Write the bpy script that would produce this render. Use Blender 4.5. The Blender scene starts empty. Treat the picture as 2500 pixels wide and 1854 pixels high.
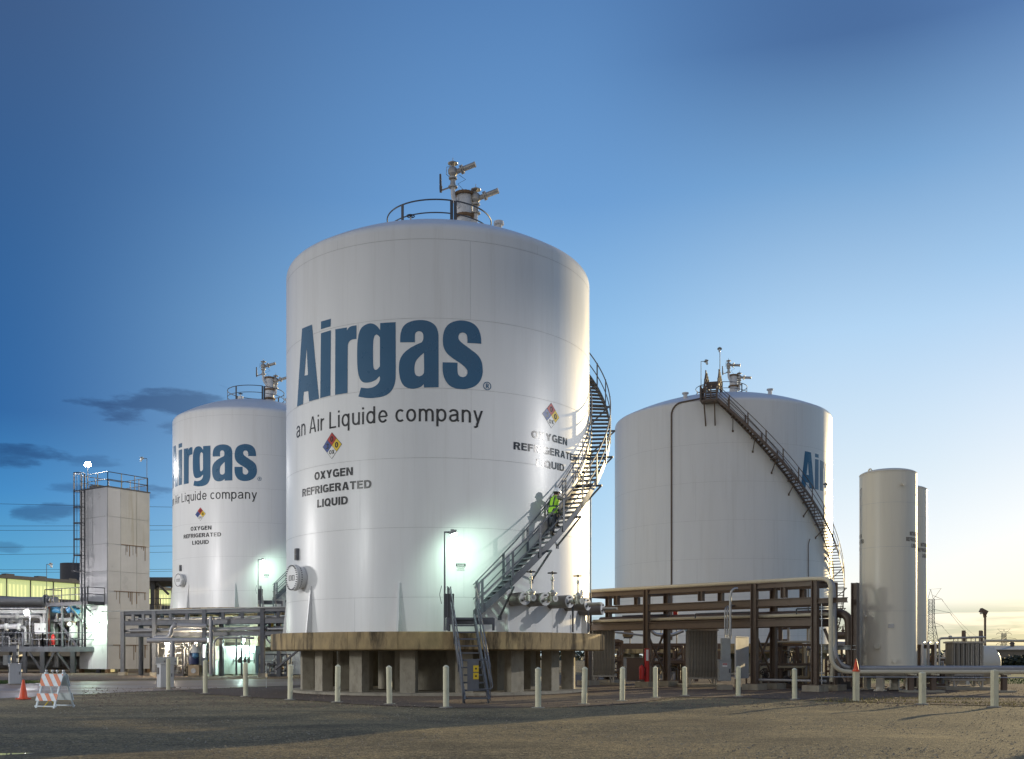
import bpy, bmesh, math, random
from mathutils import Vector, Matrix
from mathutils.geometry import tessellate_polygon

random.seed(11)
sc = bpy.context.scene
COL = sc.collection
R_ = math.radians
V = Vector

# ------------------------------------------------------------------ camera
EYE = 1.45                       # eye height above the yard, metres
FPX = 2500.0                     # focal length in photo pixels (36 mm on a 36 mm sensor)
HOR = 1600.0                     # horizon row of the photo
cam = bpy.data.objects.new('camera', bpy.data.cameras.new('camera'))
COL.objects.link(cam)
cam.location = (0, 0, EYE)
cam.rotation_euler = (R_(90), 0, 0)
cam.data.sensor_width = 36
cam.data.lens = 36
cam.data.shift_y = (HOR - 927) / 2500.0
cam.data.clip_start = 0.1
cam.data.clip_end = 9000
sc.camera = cam

# ------------------------------------------------------------------ light: low sun at the right behind the tanks, dusk sky
SUN_AZ, SUN_EL = 40.0, 8.0      # azimuth to the right of the view direction
SKY_STRENGTH = 0.15
EXPOSURE = 0.0
world = bpy.data.worlds.new('World')
sc.world = world
world.use_nodes = True
sun = bpy.data.objects.new('sun', bpy.data.lights.new('sun', 'SUN'))
COL.objects.link(sun)
sun.data.energy = 4.1
sun.data.angle = R_(0.5)
sun.data.color = (1.0, 0.78, 0.42)
sdir = V((math.sin(R_(SUN_AZ)) * math.cos(R_(SUN_EL)), math.cos(R_(SUN_AZ)) * math.cos(R_(SUN_EL)), math.sin(R_(SUN_EL))))
sun.rotation_euler = sdir.to_track_quat('Z', 'Y').to_euler()
sc.view_settings.view_transform = 'Standard'
sc.view_settings.look = 'None'
sc.view_settings.exposure = EXPOSURE
sc.view_settings.gamma = 1
sc.view_settings.use_curve_mapping = False
sc.cycles.max_bounces = 8
sc.cycles.volume_bounces = 0
sc.cycles.sample_clamp_indirect = 6
sc.cycles.use_denoising = True


def build_sky():
    nt = world.node_tree
    N, L = nt.nodes, nt.links
    N.clear()
    out = N.new('ShaderNodeOutputWorld')
    bg = N.new('ShaderNodeBackground')
    bg.inputs['Strength'].default_value = SKY_STRENGTH
    L.new(bg.outputs[0], out.inputs[0])
    sky = N.new('ShaderNodeTexSky')
    sky.sky_type = 'NISHITA'
    sky.sun_disc = False
    sky.sun_elevation = R_(SUN_EL)
    sky.sun_rotation = R_(SUN_AZ)
    sky.altitude = 0
    sky.air_density = 1.0
    sky.dust_density = 0.6
    sky.ozone_density = 3.0
    # clouds live in direction space: a cloud deck seen from below
    tc = N.new('ShaderNodeTexCoord')
    sep = N.new('ShaderNodeSeparateXYZ')
    L.new(tc.outputs['Generated'], sep.inputs[0])

    def m(op, a, b=None, clamp=False):
        n = N.new('ShaderNodeMath'); n.operation = op; n.use_clamp = clamp
        for i, x in enumerate((a, b)):
            if x is None: continue
            if isinstance(x, (int, float)): n.inputs[i].default_value = x
            else: L.new(x, n.inputs[i])
        return n.outputs[0]

    def ramp(x, stops, interp='LINEAR'):
        n = N.new('ShaderNodeValToRGB'); n.color_ramp.interpolation = interp
        e = n.color_ramp.elements
        while len(e) < len(stops): e.new(0.5)
        for el, (p, c) in zip(e, stops):
            el.position = p
            el.color = (c, c, c, 1) if isinstance(c, (int, float)) else (*c, 1)
        L.new(x, n.inputs[0])
        return n.outputs[0]

    def mixc(f, a, b):
        n = N.new('ShaderNodeMix'); n.data_type = 'RGBA'
        for i, x in ((0, f), (6, a), (7, b)):
            if isinstance(x, (int, float)): n.inputs[i].default_value = x
            elif isinstance(x, tuple): n.inputs[i].default_value = (*x, 1)
            else: L.new(x, n.inputs[i])
        return n.outputs[2]

    # the Nishita sky, graded by height above the horizon and by distance from the sun's azimuth
    vm = N.new('ShaderNodeVectorMath'); vm.operation = 'MULTIPLY'; vm.inputs[1].default_value = (1, 1, 0)
    L.new(tc.outputs['Generated'], vm.inputs[0])
    vn = N.new('ShaderNodeVectorMath'); vn.operation = 'NORMALIZE'; L.new(vm.outputs[0], vn.inputs[0])
    dot = N.new('ShaderNodeVectorMath'); dot.operation = 'DOT_PRODUCT'
    L.new(vn.outputs[0], dot.inputs[0])
    dot.inputs[1].default_value = (math.sin(R_(SUN_AZ)), math.cos(R_(SUN_AZ)), 0.0)
    toward = m('MULTIPLY_ADD', dot.outputs['Value'], 0.5)
    toward.node.inputs[2].default_value = 0.5
    zz = m('MAXIMUM', sep.outputs[2], 0.0)
    lin = lambda c: tuple(((x / 255 + 0.055) / 1.055) ** 2.4 if x > 10 else x / 255 / 12.92 for x in c)
    g = [ramp(zz, [(p, lin(c)) for p, c in SKY_GRADE[k]]) for k in ('behind', 'left', 'middle', 'right', 'sun')]
    pos = (0.25, 0.685, 0.895, 0.967, 1.0)
    col = g[0]
    for k in range(4):
        mr = N.new('ShaderNodeMapRange'); mr.interpolation_type = 'SMOOTHSTEP'
        mr.inputs[1].default_value = pos[k]; mr.inputs[2].default_value = pos[k + 1]
        L.new(toward, mr.inputs[0])
        col = mixc(mr.outputs[0], col, g[k + 1])
    sc10 = N.new('ShaderNodeMix'); sc10.data_type = 'RGBA'; sc10.blend_type = 'MULTIPLY'; sc10.inputs[0].default_value = 1.0
    L.new(col, sc10.inputs[6]); sc10.inputs[7].default_value = (1 / SKY_STRENGTH,) * 3 + (1,)
    base = mixc(0.90, sky.outputs[0], sc10.outputs[2])
    # streaky low cloud bands
    mp = N.new('ShaderNodeMapping'); mp.inputs['Scale'].default_value = (6.0, 6.0, 95.0)
    mp.inputs['Location'].default_value = CLOUD_OFFSET
    L.new(tc.outputs['Generated'], mp.inputs[0])
    nz = N.new('ShaderNodeTexNoise'); nz.inputs['Scale'].default_value = 1.0; nz.inputs['Detail'].default_value = 5
    nz.inputs['Roughness'].default_value = 0.55; nz.inputs['Distortion'].default_value = 0.4
    L.new(mp.outputs[0], nz.inputs[0])
    low = ramp(zz, [(0.0, 0.9), (0.034, 1.0), (0.052, 0.0), (1.0, 0.0)], 'EASE')
    cl = m('MULTIPLY', ramp(nz.outputs[0], [(0.40, 0.0), (0.56, 1.0)], 'EASE'), low)
    # lone dark clouds away from the sun: soft lens shapes with ragged edges
    ay = m('MAXIMUM', sep.outputs[1], 0.02)
    cu, cv = m('DIVIDE', sep.outputs[0], ay), m('DIVIDE', sep.outputs[2], ay)
    mp2 = N.new('ShaderNodeMapping'); mp2.inputs['Scale'].default_value = (22, 22, 80)
    L.new(tc.outputs['Generated'], mp2.inputs[0])
    nz2 = N.new('ShaderNodeTexNoise'); nz2.inputs['Scale'].default_value = 1.0; nz2.inputs['Detail'].default_value = 7
    nz2.inputs['Roughness'].default_value = 0.55
    L.new(mp2.outputs[0], nz2.inputs[0])
    cl2 = None
    for u0, v0, a_, b_, k_ in LONE_CLOUDS:
        dx = m('DIVIDE', m('SUBTRACT', cu, u0), a_); dy = m('DIVIDE', m('SUBTRACT', cv, v0), b_)
        r2 = m('ADD', m('MULTIPLY', dx, dx), m('MULTIPLY', dy, dy))
        r2 = m('SUBTRACT', r2, m('MULTIPLY', m('SUBTRACT', nz2.outputs[0], 0.5), 4.2))
        q = m('MULTIPLY', ramp(r2, [(0.0, 1.0), (0.25, 0.85), (0.95, 0.0)], 'EASE'), k_)
        cl2 = q if cl2 is None else m('MAXIMUM', cl2, q)
    front = ramp(sep.outputs[1], [(0.2, 0.0), (0.4, 1.0)])
    cl2 = m('MULTIPLY', cl2, front)
    ccol = mixc(ramp(toward, [(0.70, 0.0), (0.95, 1.0)]), (0.50, 0.44, 0.50), (0.55, 0.62, 0.60))
    mc = N.new('ShaderNodeMix'); mc.data_type = 'RGBA'; mc.blend_type = 'MULTIPLY'
    L.new(m('MULTIPLY', m('MAXIMUM', cl, cl2), 0.85), mc.inputs[0]); L.new(base, mc.inputs[6]); L.new(ccol, mc.inputs[7])
    L.new(mc.outputs[2], bg.inputs['Color'])


SKY_SAT = 1.25
FLOOD_R, FLOOD_L, FILL_F, FILL_T = 10500, 14000, 11500, 26000
SKY_GRADE = {   # displayed colours at sines of the elevation
    'behind': [(0.0, (228, 224, 218)), (0.15, (212, 210, 208)), (0.4, (180, 183, 190)), (1.0, (70, 100, 150))],
    'left': [(0.0, (120, 195, 228)), (0.0715, (86, 170, 216)), (0.143, (56, 136, 200)), (0.21, (34, 97, 162)), (0.337, (46, 95, 152)), (0.497, (60, 90, 135)), (1.0, (56, 86, 140))],
    'middle': [(0.0, (215, 238, 250)), (0.1, (188, 224, 249)), (0.2, (160, 206, 243)), (0.3, (145, 194, 237)), (0.403, (109, 160, 215)), (0.539, (87, 132, 187)), (1.0, (60, 90, 145))],
    'right': [(0.0, (255, 246, 216)), (0.022, (255, 251, 236)), (0.05, (253, 253, 248)), (0.1, (242, 249, 255)), (0.166, (221, 237, 249)), (0.29, (180, 215, 246)), (0.41, (118, 165, 212)), (0.5, (70, 107, 158)), (1.0, (58, 88, 142))],
    'sun': [(0.0, (255, 236, 176)), (0.04, (255, 248, 215)), (0.08, (255, 252, 238)), (0.12, (248, 250, 252)), (0.22, (215, 232, 250)), (0.33, (160, 202, 240)), (0.5, (88, 128, 182)), (1.0, (58, 88, 142))],
}
CLOUD_OFFSET = (0.3, 1.7, 0.2)
LONE_CLOUDS = [(-0.345, 0.245, 0.075, 0.020, 1.0), (-0.31, 0.225, 0.05, 0.016, 0.7), (-0.475, 0.196, 0.065, 0.012, 1.0), (-0.41, 0.190, 0.035, 0.008, 0.6),
               (-0.455, 0.138, 0.05, 0.010, 0.9), (-0.348, 0.160, 0.03, 0.009, 0.9), (-0.43, 0.163, 0.035, 0.006, 0.7), (-0.49, 0.105, 0.02, 0.008, 0.6)]
build_sky()


# ------------------------------------------------------------------ where a photo row and column sit in the yard
def at(px, py, d):
    return V(((px - 1250) / FPX * d, d, EYE + (HOR - py) / FPX * d))


def ground_at(px, py):
    d = EYE * FPX / (py - HOR)
    return V(((px - 1250) / FPX * d, d, 0))


# ------------------------------------------------------------------ mesh helpers
Z = V((0, 0, 1))


class MB:
    """collects pieces of one mesh"""
    def __init__(s):
        s.v, s.f = [], []

    def add(s, vs, fs):
        o = len(s.v)
        s.v.extend(V(v) for v in vs)
        s.f.extend(tuple(i + o for i in f) for f in fs)
        return s

    def box(s, c, size, rz=0.0, rot=None):
        c = V(c); h = V(size) / 2
        M = rot or Matrix.Rotation(rz, 3, 'Z')
        vs = [c + M @ V((x * h.x, y * h.y, z * h.z)) for x in (-1, 1) for y in (-1, 1) for z in (-1, 1)]
        return s.add(vs, [(0, 1, 3, 2), (4, 6, 7, 5), (0, 4, 5, 1), (2, 3, 7, 6), (0, 2, 6, 4), (1, 5, 7, 3)])

    def prism(s, prof, p, q, up=Z):
        """closed 2-D profile (x across, y up) swept from p to q"""
        p, q, up = V(p), V(q), V(up)
        d = (q - p).normalized()
        x = d.cross(up)
        if x.length < 1e-4: x = d.cross(V((1, 0, 0)))
        x.normalize(); y = x.cross(d)
        n = len(prof)
        vs = [p + x * a + y * b for a, b in prof] + [q + x * a + y * b for a, b in prof]
        fs = [(i, (i + 1) % n, (i + 1) % n + n, i + n) for i in range(n)]
        fs += [tuple(reversed(range(n))), tuple(range(n, 2 * n))]
        return s.add(vs, fs)

    def beam(s, p, q, w, h, up=Z):
        return s.prism([(-w / 2, -h / 2), (w / 2, -h / 2), (w / 2, h / 2), (-w / 2, h / 2)], p, q, up)

    def ibeam(s, p, q, w, h, t=0.02, up=Z):
        a, b, k = w / 2, h / 2, t / 2
        return s.prism([(-a, -b), (a, -b), (a, -b + t), (k, -b + t), (k, b - t), (a, b - t), (a, b), (-a, b),
                        (-a, b - t), (-k, b - t), (-k, -b + t), (-a, -b + t)], p, q, up)

    def channel(s, p, q, w, h, t=0.02, up=Z):
        a, b = w / 2, h / 2
        return s.prism([(-a, -b), (a, -b), (a, -b + t), (-a + t, -b + t), (-a + t, b - t), (a, b - t), (a, b), (-a, b)], p, q, up)

    def tube(s, pts, r, n=8, rs=None, caps=True):
        pts = [V(p) for p in pts]
        k = len(pts)
        up = None; rings = []
        for i in range(k):
            d = ((pts[min(i + 1, k - 1)] - pts[i]).normalized() + (pts[i] - pts[max(i - 1, 0)]).normalized())
            if d.length < 1e-6: d = pts[min(i + 1, k - 1)] - pts[max(i - 1, 0)]
            d.normalize()
            if up is None:
                up = Z if abs(d.z) < 0.9 else V((0, 1, 0))
            x = d.cross(up).normalized(); up = x.cross(d)
            rr = rs[i] if rs else r
            rings.append([pts[i] + (x * math.cos(2 * math.pi * j / n) + up * math.sin(2 * math.pi * j / n)) * rr for j in range(n)])
        vs = [v for g in rings for v in g]
        fs = [(i * n + j, i * n + (j + 1) % n, (i + 1) * n + (j + 1) % n, (i + 1) * n + j) for i in range(k - 1) for j in range(n)]
        if caps: fs += [tuple(reversed(range(n))), tuple(range((k - 1) * n, k * n))]
        return s.add(vs, fs)

    def cyl(s, p, q, r, n=12, r2=None):
        return s.tube([p, q], r, n, [r, r if r2 is None else r2])

    def lathe(s, prof, n=24, o=(0, 0, 0), axis=Z, a0=0.0, a1=2 * math.pi):
        """profile of (radius, height) turned round an axis through o"""
        o, ax = V(o), V(axis).normalized()
        x = ax.orthogonal().normalized() if abs(ax.z) < 0.999 else V((1, 0, 0)); y = ax.cross(x)
        full = abs(a1 - a0 - 2 * math.pi) < 1e-6
        m = n if full else n + 1
        vs, fs = [], []
        for r, h in prof:
            for j in range(m):
                a = a0 + (a1 - a0) * j / n
                vs.append(o + ax * h + (x * math.cos(a) + y * math.sin(a)) * r)
        for i in range(len(prof) - 1):
            for j in range(n):
                k = (j + 1) % m
                fs.append((i * m + j, i * m + k, (i + 1) * m + k, (i + 1) * m + j))
        return s.add(vs, fs)

    def torus(s, c, R, r, axis=Z, n=20, k=6):
        return s.lathe([(R + r * math.cos(2 * math.pi * i / k), r * math.sin(2 * math.pi * i / k)) for i in range(k + 1)], n, c, axis)

    def disc(s, c, r, axis, n=20, t=0.02):
        c, ax = V(c), V(axis).normalized()
        return s.cyl(c - ax * t / 2, c + ax * t / 2, r, n)

    def quad(s, a, b, c, d):
        return s.add([a, b, c, d], [(0, 1, 2, 3)])

    def mesh(s, name, smooth=35, clean=False):
        me = bpy.data.meshes.new(name)
        me.from_pydata([tuple(v) for v in s.v], [], s.f)
        if clean:
            bm = bmesh.new(); bm.from_mesh(me)
            bmesh.ops.remove_doubles(bm, verts=bm.verts, dist=1e-4)
            bmesh.ops.recalc_face_normals(bm, faces=bm.faces)
            bm.to_mesh(me); bm.free()
        me.validate()
        if smooth:
            me.polygons.foreach_set('use_smooth', [True] * len(me.polygons))
            me.set_sharp_from_angle(angle=R_(smooth))
        return me

    def build(s, name, mat, parent=None, smooth=35, clean=False, label=None):
        return link(name, s.mesh(name, smooth, clean), mat, parent, label)


def link(name, me, mat, parent=None, label=None):
    o = bpy.data.objects.new(name, me)
    if mat and not me.materials: me.materials.append(mat)
    COL.objects.link(o)
    attach(o, parent)
    if label: o['label'] = label
    return o


def attach(o, parent):
    """parts are modelled in yard coordinates and stay there"""
    if parent is None: return
    o.parent = parent
    if parent.get('base') is not None:
        o.matrix_parent_inverse = Matrix.Translation(-V(parent['base']))


def thing(name, label, cat, loc=(0, 0, 0), group=None):
    o = bpy.data.objects.new(name, None)
    o.empty_display_size = 0.3
    COL.objects.link(o)
    o.location = loc
    o['base'] = tuple(loc)
    o['label'] = label; o['category'] = cat
    if group: o['group'] = group
    return o


def tag(o, label, cat, group=None):
    o['label'] = label; o['category'] = cat
    if group: o['group'] = group
    return o


def setting(o, kind='structure', label=None):
    o['kind'] = kind
    if label: o['label'] = label
    return o


def copy_tree(o, parent=None):
    c = o.copy(); COL.objects.link(c)
    if parent is not None:
        c.parent = parent
        c.matrix_parent_inverse = o.matrix_parent_inverse.copy()
    for ch in list(o.children): copy_tree(ch, c)
    return c


def relabel(o, label, group=None):
    o['label'] = label
    if group: o['group'] = group
    return o


def bend(pts, rad, n=6):
    """rounds the corners of a pipe run"""
    pts = [V(p) for p in pts]
    out = [pts[0]]
    for a, b, c in zip(pts, pts[1:], pts[2:]):
        u, w = (a - b), (c - b)
        r = min(rad, u.length * 0.49, w.length * 0.49)
        p, q = b + u.normalized() * r, b + w.normalized() * r
        for i in range(n + 1):
            t = i / n
            out.append(p * (1 - t) ** 2 + b * 2 * t * (1 - t) + q * t * t)
    out.append(pts[-1])
    return out


# ------------------------------------------------------------------ materials
def mat(name, col, rough=0.6, metal=0.0, var=0.12, scale=3.0, stretch=(1, 1, 1), dirt=None, dirt_amt=0.4, dirt_scale=1.2,
        dirt_stretch=(1, 1, 1), bump=0.0, bump_scale=20.0, rvar=0.1, emit=None, emit_s=0.0, coat=0.0, spec=0.5, dirt_range=(0.5, 0.72)):
    m = bpy.data.materials.new(name); m.use_nodes = True
    nt = m.node_tree; N, L = nt.nodes, nt.links
    b = N['Principled BSDF']
    tc = N.new('ShaderNodeTexCoord')

    def noise(sc_, st, det=5, rg=0.6):
        mp = N.new('ShaderNodeMapping'); mp.inputs['Scale'].default_value = st
        L.new(tc.outputs['Object'], mp.inputs[0])
        n = N.new('ShaderNodeTexNoise'); n.inputs['Scale'].default_value = sc_; n.inputs['Detail'].default_value = det
        n.inputs['Roughness'].default_value = rg
        L.new(mp.outputs[0], n.inputs[0])
        return n.outputs[0]

    def mix(f, a, c):
        n = N.new('ShaderNodeMix'); n.data_type = 'RGBA'
        for i, x in ((0, f), (6, a), (7, c)):
            if isinstance(x, (int, float)): n.inputs[i].default_value = x
            elif isinstance(x, tuple): n.inputs[i].default_value = (*x, 1)
            else: L.new(x, n.inputs[i])
        return n.outputs[2]

    def remap(x, a, b_, c, d):
        n = N.new('ShaderNodeMapRange'); n.inputs[1].default_value = a; n.inputs[2].default_value = b_
        n.inputs[3].default_value = c; n.inputs[4].default_value = d
        L.new(x, n.inputs[0]); return n.outputs[0]

    n1 = noise(scale, stretch)
    hi = tuple(min(1, c * (1 + var)) for c in col); lo = tuple(c * (1 - var) for c in col)
    c = mix(remap(n1, 0.3, 0.7, 0, 1), lo, hi)
    if dirt:
        n2 = noise(dirt_scale, dirt_stretch, 7, 0.7)
        c = mix(remap(n2, dirt_range[0], dirt_range[1], 0, dirt_amt), c, dirt)
    L.new(c, b.inputs['Base Color'])
    b.inputs['Metallic'].default_value = metal
    b.inputs['Specular IOR Level'].default_value = spec
    L.new(remap(n1, 0.3, 0.7, max(0.03, rough - rvar), min(1, rough + rvar)), b.inputs['Roughness'])
    if coat:
        b.inputs['Coat Weight'].default_value = coat
    if bump:
        bp = N.new('ShaderNodeBump'); bp.inputs['Strength'].default_value = bump; bp.inputs['Distance'].default_value = 0.02
        L.new(noise(bump_scale, (1, 1, 1), 4), bp.inputs['Height']); L.new(bp.outputs[0], b.inputs['Normal'])
    if emit:
        b.inputs['Emission Color'].default_value = (*emit, 1); b.inputs['Emission Strength'].default_value = emit_s
    return m


TANK_WHITE = mat('tank_white_paint', (0.76, 0.76, 0.75), 0.36, var=0.03, scale=0.9, stretch=(1, 1, 0.12), dirt=(0.52, 0.50, 0.46),
                 dirt_amt=0.24, dirt_scale=1.5, dirt_stretch=(1.9, 1.9, 0.09), bump=0.09, bump_scale=1.0, rvar=0.07)
SEAM_GREY = mat('seam_grey', (0.46, 0.46, 0.45), 0.6)
VESSEL_FLARE_WHITE = mat('vessel_flare_white', (0.72, 0.67, 0.55), 0.38, var=0.03, scale=0.9, stretch=(1, 1, 0.12), dirt=(0.50, 0.47, 0.42),  # white vessels with the warm flare veil put into their colour
                   dirt_amt=0.35, dirt_scale=1.3, dirt_stretch=(1.8, 1.8, 0.10), bump=0.05, bump_scale=1.4)
LOGO_BLUE = mat('logo_blue_paint', (0.022, 0.105, 0.205), 0.30, var=0.05, scale=0.7)
INK_BLACK = mat('ink_black_paint', (0.022, 0.023, 0.026), 0.26, var=0.1, scale=3)
INK_BROWN = mat('ink_faded_brown_paint', (0.09, 0.065, 0.045), 0.5, var=0.2, scale=6)
SIGN_RED = mat('sign_red', (0.40, 0.022, 0.02), 0.4, var=0.08)
SIGN_BLUE = mat('sign_blue', (0.035, 0.075, 0.26), 0.4, var=0.08)
SIGN_YELLOW = mat('sign_yellow', (0.72, 0.50, 0.02), 0.4, var=0.05)
SIGN_WHITE = mat('sign_white', (0.74, 0.74, 0.72), 0.4, var=0.04)
STEEL_GREY = mat('steel_grey_paint', (0.115, 0.124, 0.142), 0.48, var=0.14, scale=4, dirt=(0.09, 0.07, 0.055), dirt_amt=0.45, dirt_scale=5, bump=0.1, bump_scale=30)
STEEL_DARK = mat('steel_dark_paint', (0.075, 0.080, 0.09), 0.5, var=0.15, scale=4, dirt=(0.10, 0.06, 0.035), dirt_amt=0.4, dirt_scale=4)
STEEL_FLARE_BROWN = mat('steel_flare_brown', (0.140, 0.098, 0.070), 0.5, var=0.16, scale=3, dirt=(0.07, 0.05, 0.04), dirt_amt=0.5, dirt_scale=3, bump=0.1, bump_scale=25)  # brown steel; on the grey right-hand rack the brown stands for lens flare
GALV = mat('galvanised_steel', (0.42, 0.43, 0.44), 0.38, metal=0.75, var=0.18, scale=6, dirt=(0.2, 0.16, 0.12), dirt_amt=0.35, dirt_scale=4)
ALU = mat('weathered_aluminium', (0.46, 0.44, 0.40), 0.42, metal=0.6, var=0.15, scale=4, dirt=(0.20, 0.15, 0.10), dirt_amt=0.5, dirt_scale=2.5, dirt_stretch=(2, 2, 0.2))
PIPE_GREY = mat('pipe_grey_jacket', (0.34, 0.34, 0.35), 0.42, metal=0.25, var=0.14, scale=3, dirt=(0.14, 0.11, 0.09), dirt_amt=0.4, dirt_scale=3)
CAN_GREY = mat('jacket_grey_brown', (0.20, 0.185, 0.165), 0.5, metal=0.1, var=0.16, scale=4, dirt=(0.08, 0.065, 0.05), dirt_amt=0.45, dirt_scale=4)
PIPE_WHITE = mat('pipe_white_jacket', (0.66, 0.66, 0.66), 0.4, var=0.08, scale=3, dirt=(0.3, 0.27, 0.22), dirt_amt=0.4, dirt_scale=4)
CREAM = mat('cream_paint', (0.62, 0.56, 0.42), 0.5, var=0.08, scale=3, dirt=(0.34, 0.27, 0.17), dirt_amt=0.4, dirt_scale=3)
BOLLARD_MAT = mat('bollard_cream_paint', (0.75, 0.71, 0.50), 0.5, var=0.06, scale=5, dirt=(0.34, 0.30, 0.18), dirt_amt=0.35, dirt_scale=6, dirt_stretch=(1, 1, 0.4), bump=0.08, bump_scale=30)
RUST = mat('rusty_flange', (0.20, 0.12, 0.06), 0.7, metal=0.2, var=0.35, scale=12)
BLACK = mat('black_rubber', (0.02, 0.02, 0.022), 0.6)
RED = mat('red_paint', (0.48, 0.02, 0.018), 0.38, var=0.1)
ORANGE = mat('cone_orange', (0.78, 0.085, 0.02), 0.42, var=0.08, scale=8, dirt=(0.35, 0.08, 0.04), dirt_amt=0.3, dirt_scale=9)
BLUE_ACT = mat('actuator_blue', (0.06, 0.20, 0.38), 0.4, var=0.12)
SCREEN_WHITE = mat('cabinet_white', (0.66, 0.67, 0.67), 0.42, var=0.05, scale=2, dirt=(0.36, 0.34, 0.30), dirt_amt=0.4, dirt_scale=2.2, dirt_stretch=(2, 2, 0.2))
CAB_GREY = mat('cabinet_grey', (0.34, 0.355, 0.35), 0.45, var=0.08, scale=3, dirt=(0.2, 0.17, 0.12), dirt_amt=0.35, dirt_scale=4)
CAB_DARK = mat('equipment_dark', (0.07, 0.065, 0.06), 0.5, var=0.2, scale=4, dirt=(0.15, 0.11, 0.07), dirt_amt=0.4, dirt_scale=5)
EQUIP_TAN = mat('equipment_tan', (0.34, 0.26, 0.16), 0.5, var=0.15, scale=4)
HANDWHEEL = mat('handwheel_dark', (0.05, 0.042, 0.04), 0.5, metal=0.3, var=0.2)
LENS = mat('lamp_glass', (0.7, 0.72, 0.7), 0.15, var=0.05)

# ================================================================== setting: ground
def build_ground():
    m = bpy.data.materials.new('gravel_ground'); m.use_nodes = True
    nt = m.node_tree; N, L = nt.nodes, nt.links
    b = N['Principled BSDF']
    geo = N.new('ShaderNodeNewGeometry')

    def noise(s, det=6, rg=0.6, st=(1, 1, 1)):
        mp = N.new('ShaderNodeMapping'); mp.inputs['Scale'].default_value = st
        L.new(geo.outputs['Position'], mp.inputs[0])
        n = N.new('ShaderNodeTexNoise'); n.inputs['Scale'].default_value = s; n.inputs['Detail'].default_value = det
        n.inputs['Roughness'].default_value = rg
        L.new(mp.outputs[0], n.inputs[0]); return n.outputs[0]

    def rampc(x, stops):
        n = N.new('ShaderNodeValToRGB'); e = n.color_ramp.elements
        while len(e) < len(stops): e.new(0.5)
        for el, (p, c) in zip(e, stops): el.position = p; el.color = (*c, 1)
        L.new(x, n.inputs[0]); return n.outputs[0]

    def mix(f, a, c, bt='MIX'):
        n = N.new('ShaderNodeMix'); n.data_type = 'RGBA'; n.blend_type = bt
        for i, x in ((0, f), (6, a), (7, c)):
            if isinstance(x, (int, float)): n.inputs[i].default_value = x
            elif isinstance(x, tuple): n.inputs[i].default_value = (*x, 1)
            else: L.new(x, n.inputs[i])
        return n.outputs[2]
    vor = N.new('ShaderNodeTexVoronoi'); vor.inputs['Scale'].default_value = 38
    L.new(geo.outputs['Position'], vor.inputs['Vector'])
    stones = rampc(vor.outputs['Color'], [(0.0, (0.085, 0.074, 0.050)), (0.5, (0.265, 0.218, 0.128)), (1.0, (0.56, 0.465, 0.27))])
    big = rampc(noise(0.35, 5), [(0.3, (0.50, 0.50, 0.52)), (0.5, (0.90, 0.90, 0.90)), (0.7, (1.22, 1.17, 1.08))])
    trk = rampc(noise(1.0, 6, 0.65, (0.30, 0.62, 1)), [(0.36, (0.70, 0.70, 0.71)), (0.64, (1.12, 1.09, 1.04))])
    c = mix(1.0, mix(1.0, stones, big, 'MULTIPLY'), trk, 'MULTIPLY')
    c = mix(1.0, c, rampc(noise(5.5, 8, 0.75), [(0.34, (0.60, 0.59, 0.56)), (0.5, (0.92, 0.90, 0.84)), (0.66, (1.38, 1.32, 1.18))]), 'MULTIPLY')
    L.new(c, b.inputs['Base Color'])
    b.inputs['Roughness'].default_value = 0.86
    b.inputs['Specular IOR Level'].default_value = 0.35
    bp = N.new('ShaderNodeBump'); bp.inputs['Strength'].default_value = 0.7; bp.inputs['Distance'].default_value = 0.018
    hn = N.new('ShaderNodeMath'); hn.operation = 'MULTIPLY_ADD'; hn.inputs[1].default_value = 0.6
    L.new(noise(5, 8, 0.7), hn.inputs[0]); L.new(vor.outputs['Distance'], hn.inputs[2])
    L.new(hn.outputs[0], bp.inputs['Height']); L.new(bp.outputs[0], b.inputs['Normal'])
    # one sheet to the horizon; the near yard is gently uneven
    def yard_z(x, y):
        f = max(0, 1 - max(0, (y - 26)) / 3) if y > 0 else 0
        return f * 0.02 * (math.sin(x * 0.9 + y * 0.5) + math.sin(x * 0.37 - y * 1.1)) - 0.006
    xs = [-2400, -300, -80, -40] + [-30 + i * 0.5 for i in range(121)] + [40, 80, 300, 2400]
    ys = [-200, -20, 2] + [4 + i * 0.4 for i in range(66)] + [32, 40, 60, 100, 200, 600, 2400]
    vs = [(x, y, yard_z(x, y)) for y in ys for x in xs]
    w = len(xs)
    fs = [(j * w + i, j * w + i + 1, (j + 1) * w + i + 1, (j + 1) * w + i) for j in range(len(ys) - 1) for i in range(w - 1)]
    setting(MB().add(vs, fs).build('ground', m, None, 80))
    return m


GRAVEL = build_ground()
DIRT = mat('brown_gravel', (0.115, 0.078, 0.052), 0.9, var=0.35, scale=14, dirt=(0.20, 0.15, 0.11), dirt_amt=0.55, dirt_scale=9, bump=1.0, bump_scale=22)
ROAD_MAT = mat('road_concrete', (0.30, 0.20, 0.13), 0.48, var=0.12, scale=0.6, stretch=(0.3, 1.4, 1), dirt=(0.10, 0.085, 0.075), dirt_amt=0.6,
               dirt_scale=0.5, dirt_stretch=(0.3, 1.3, 1), bump=0.1, bump_scale=14, rvar=0.2)
CONCRETE = mat('stained_concrete', (0.36, 0.265, 0.135), 0.8, var=0.30, scale=2.6, stretch=(1.2, 1.2, 0.5), dirt=(0.030, 0.020, 0.010), dirt_amt=0.85, dirt_range=(0.47, 0.60),
               dirt_scale=0.9, dirt_stretch=(1.5, 1.5, 0.30), bump=0.25, bump_scale=18)
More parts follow.
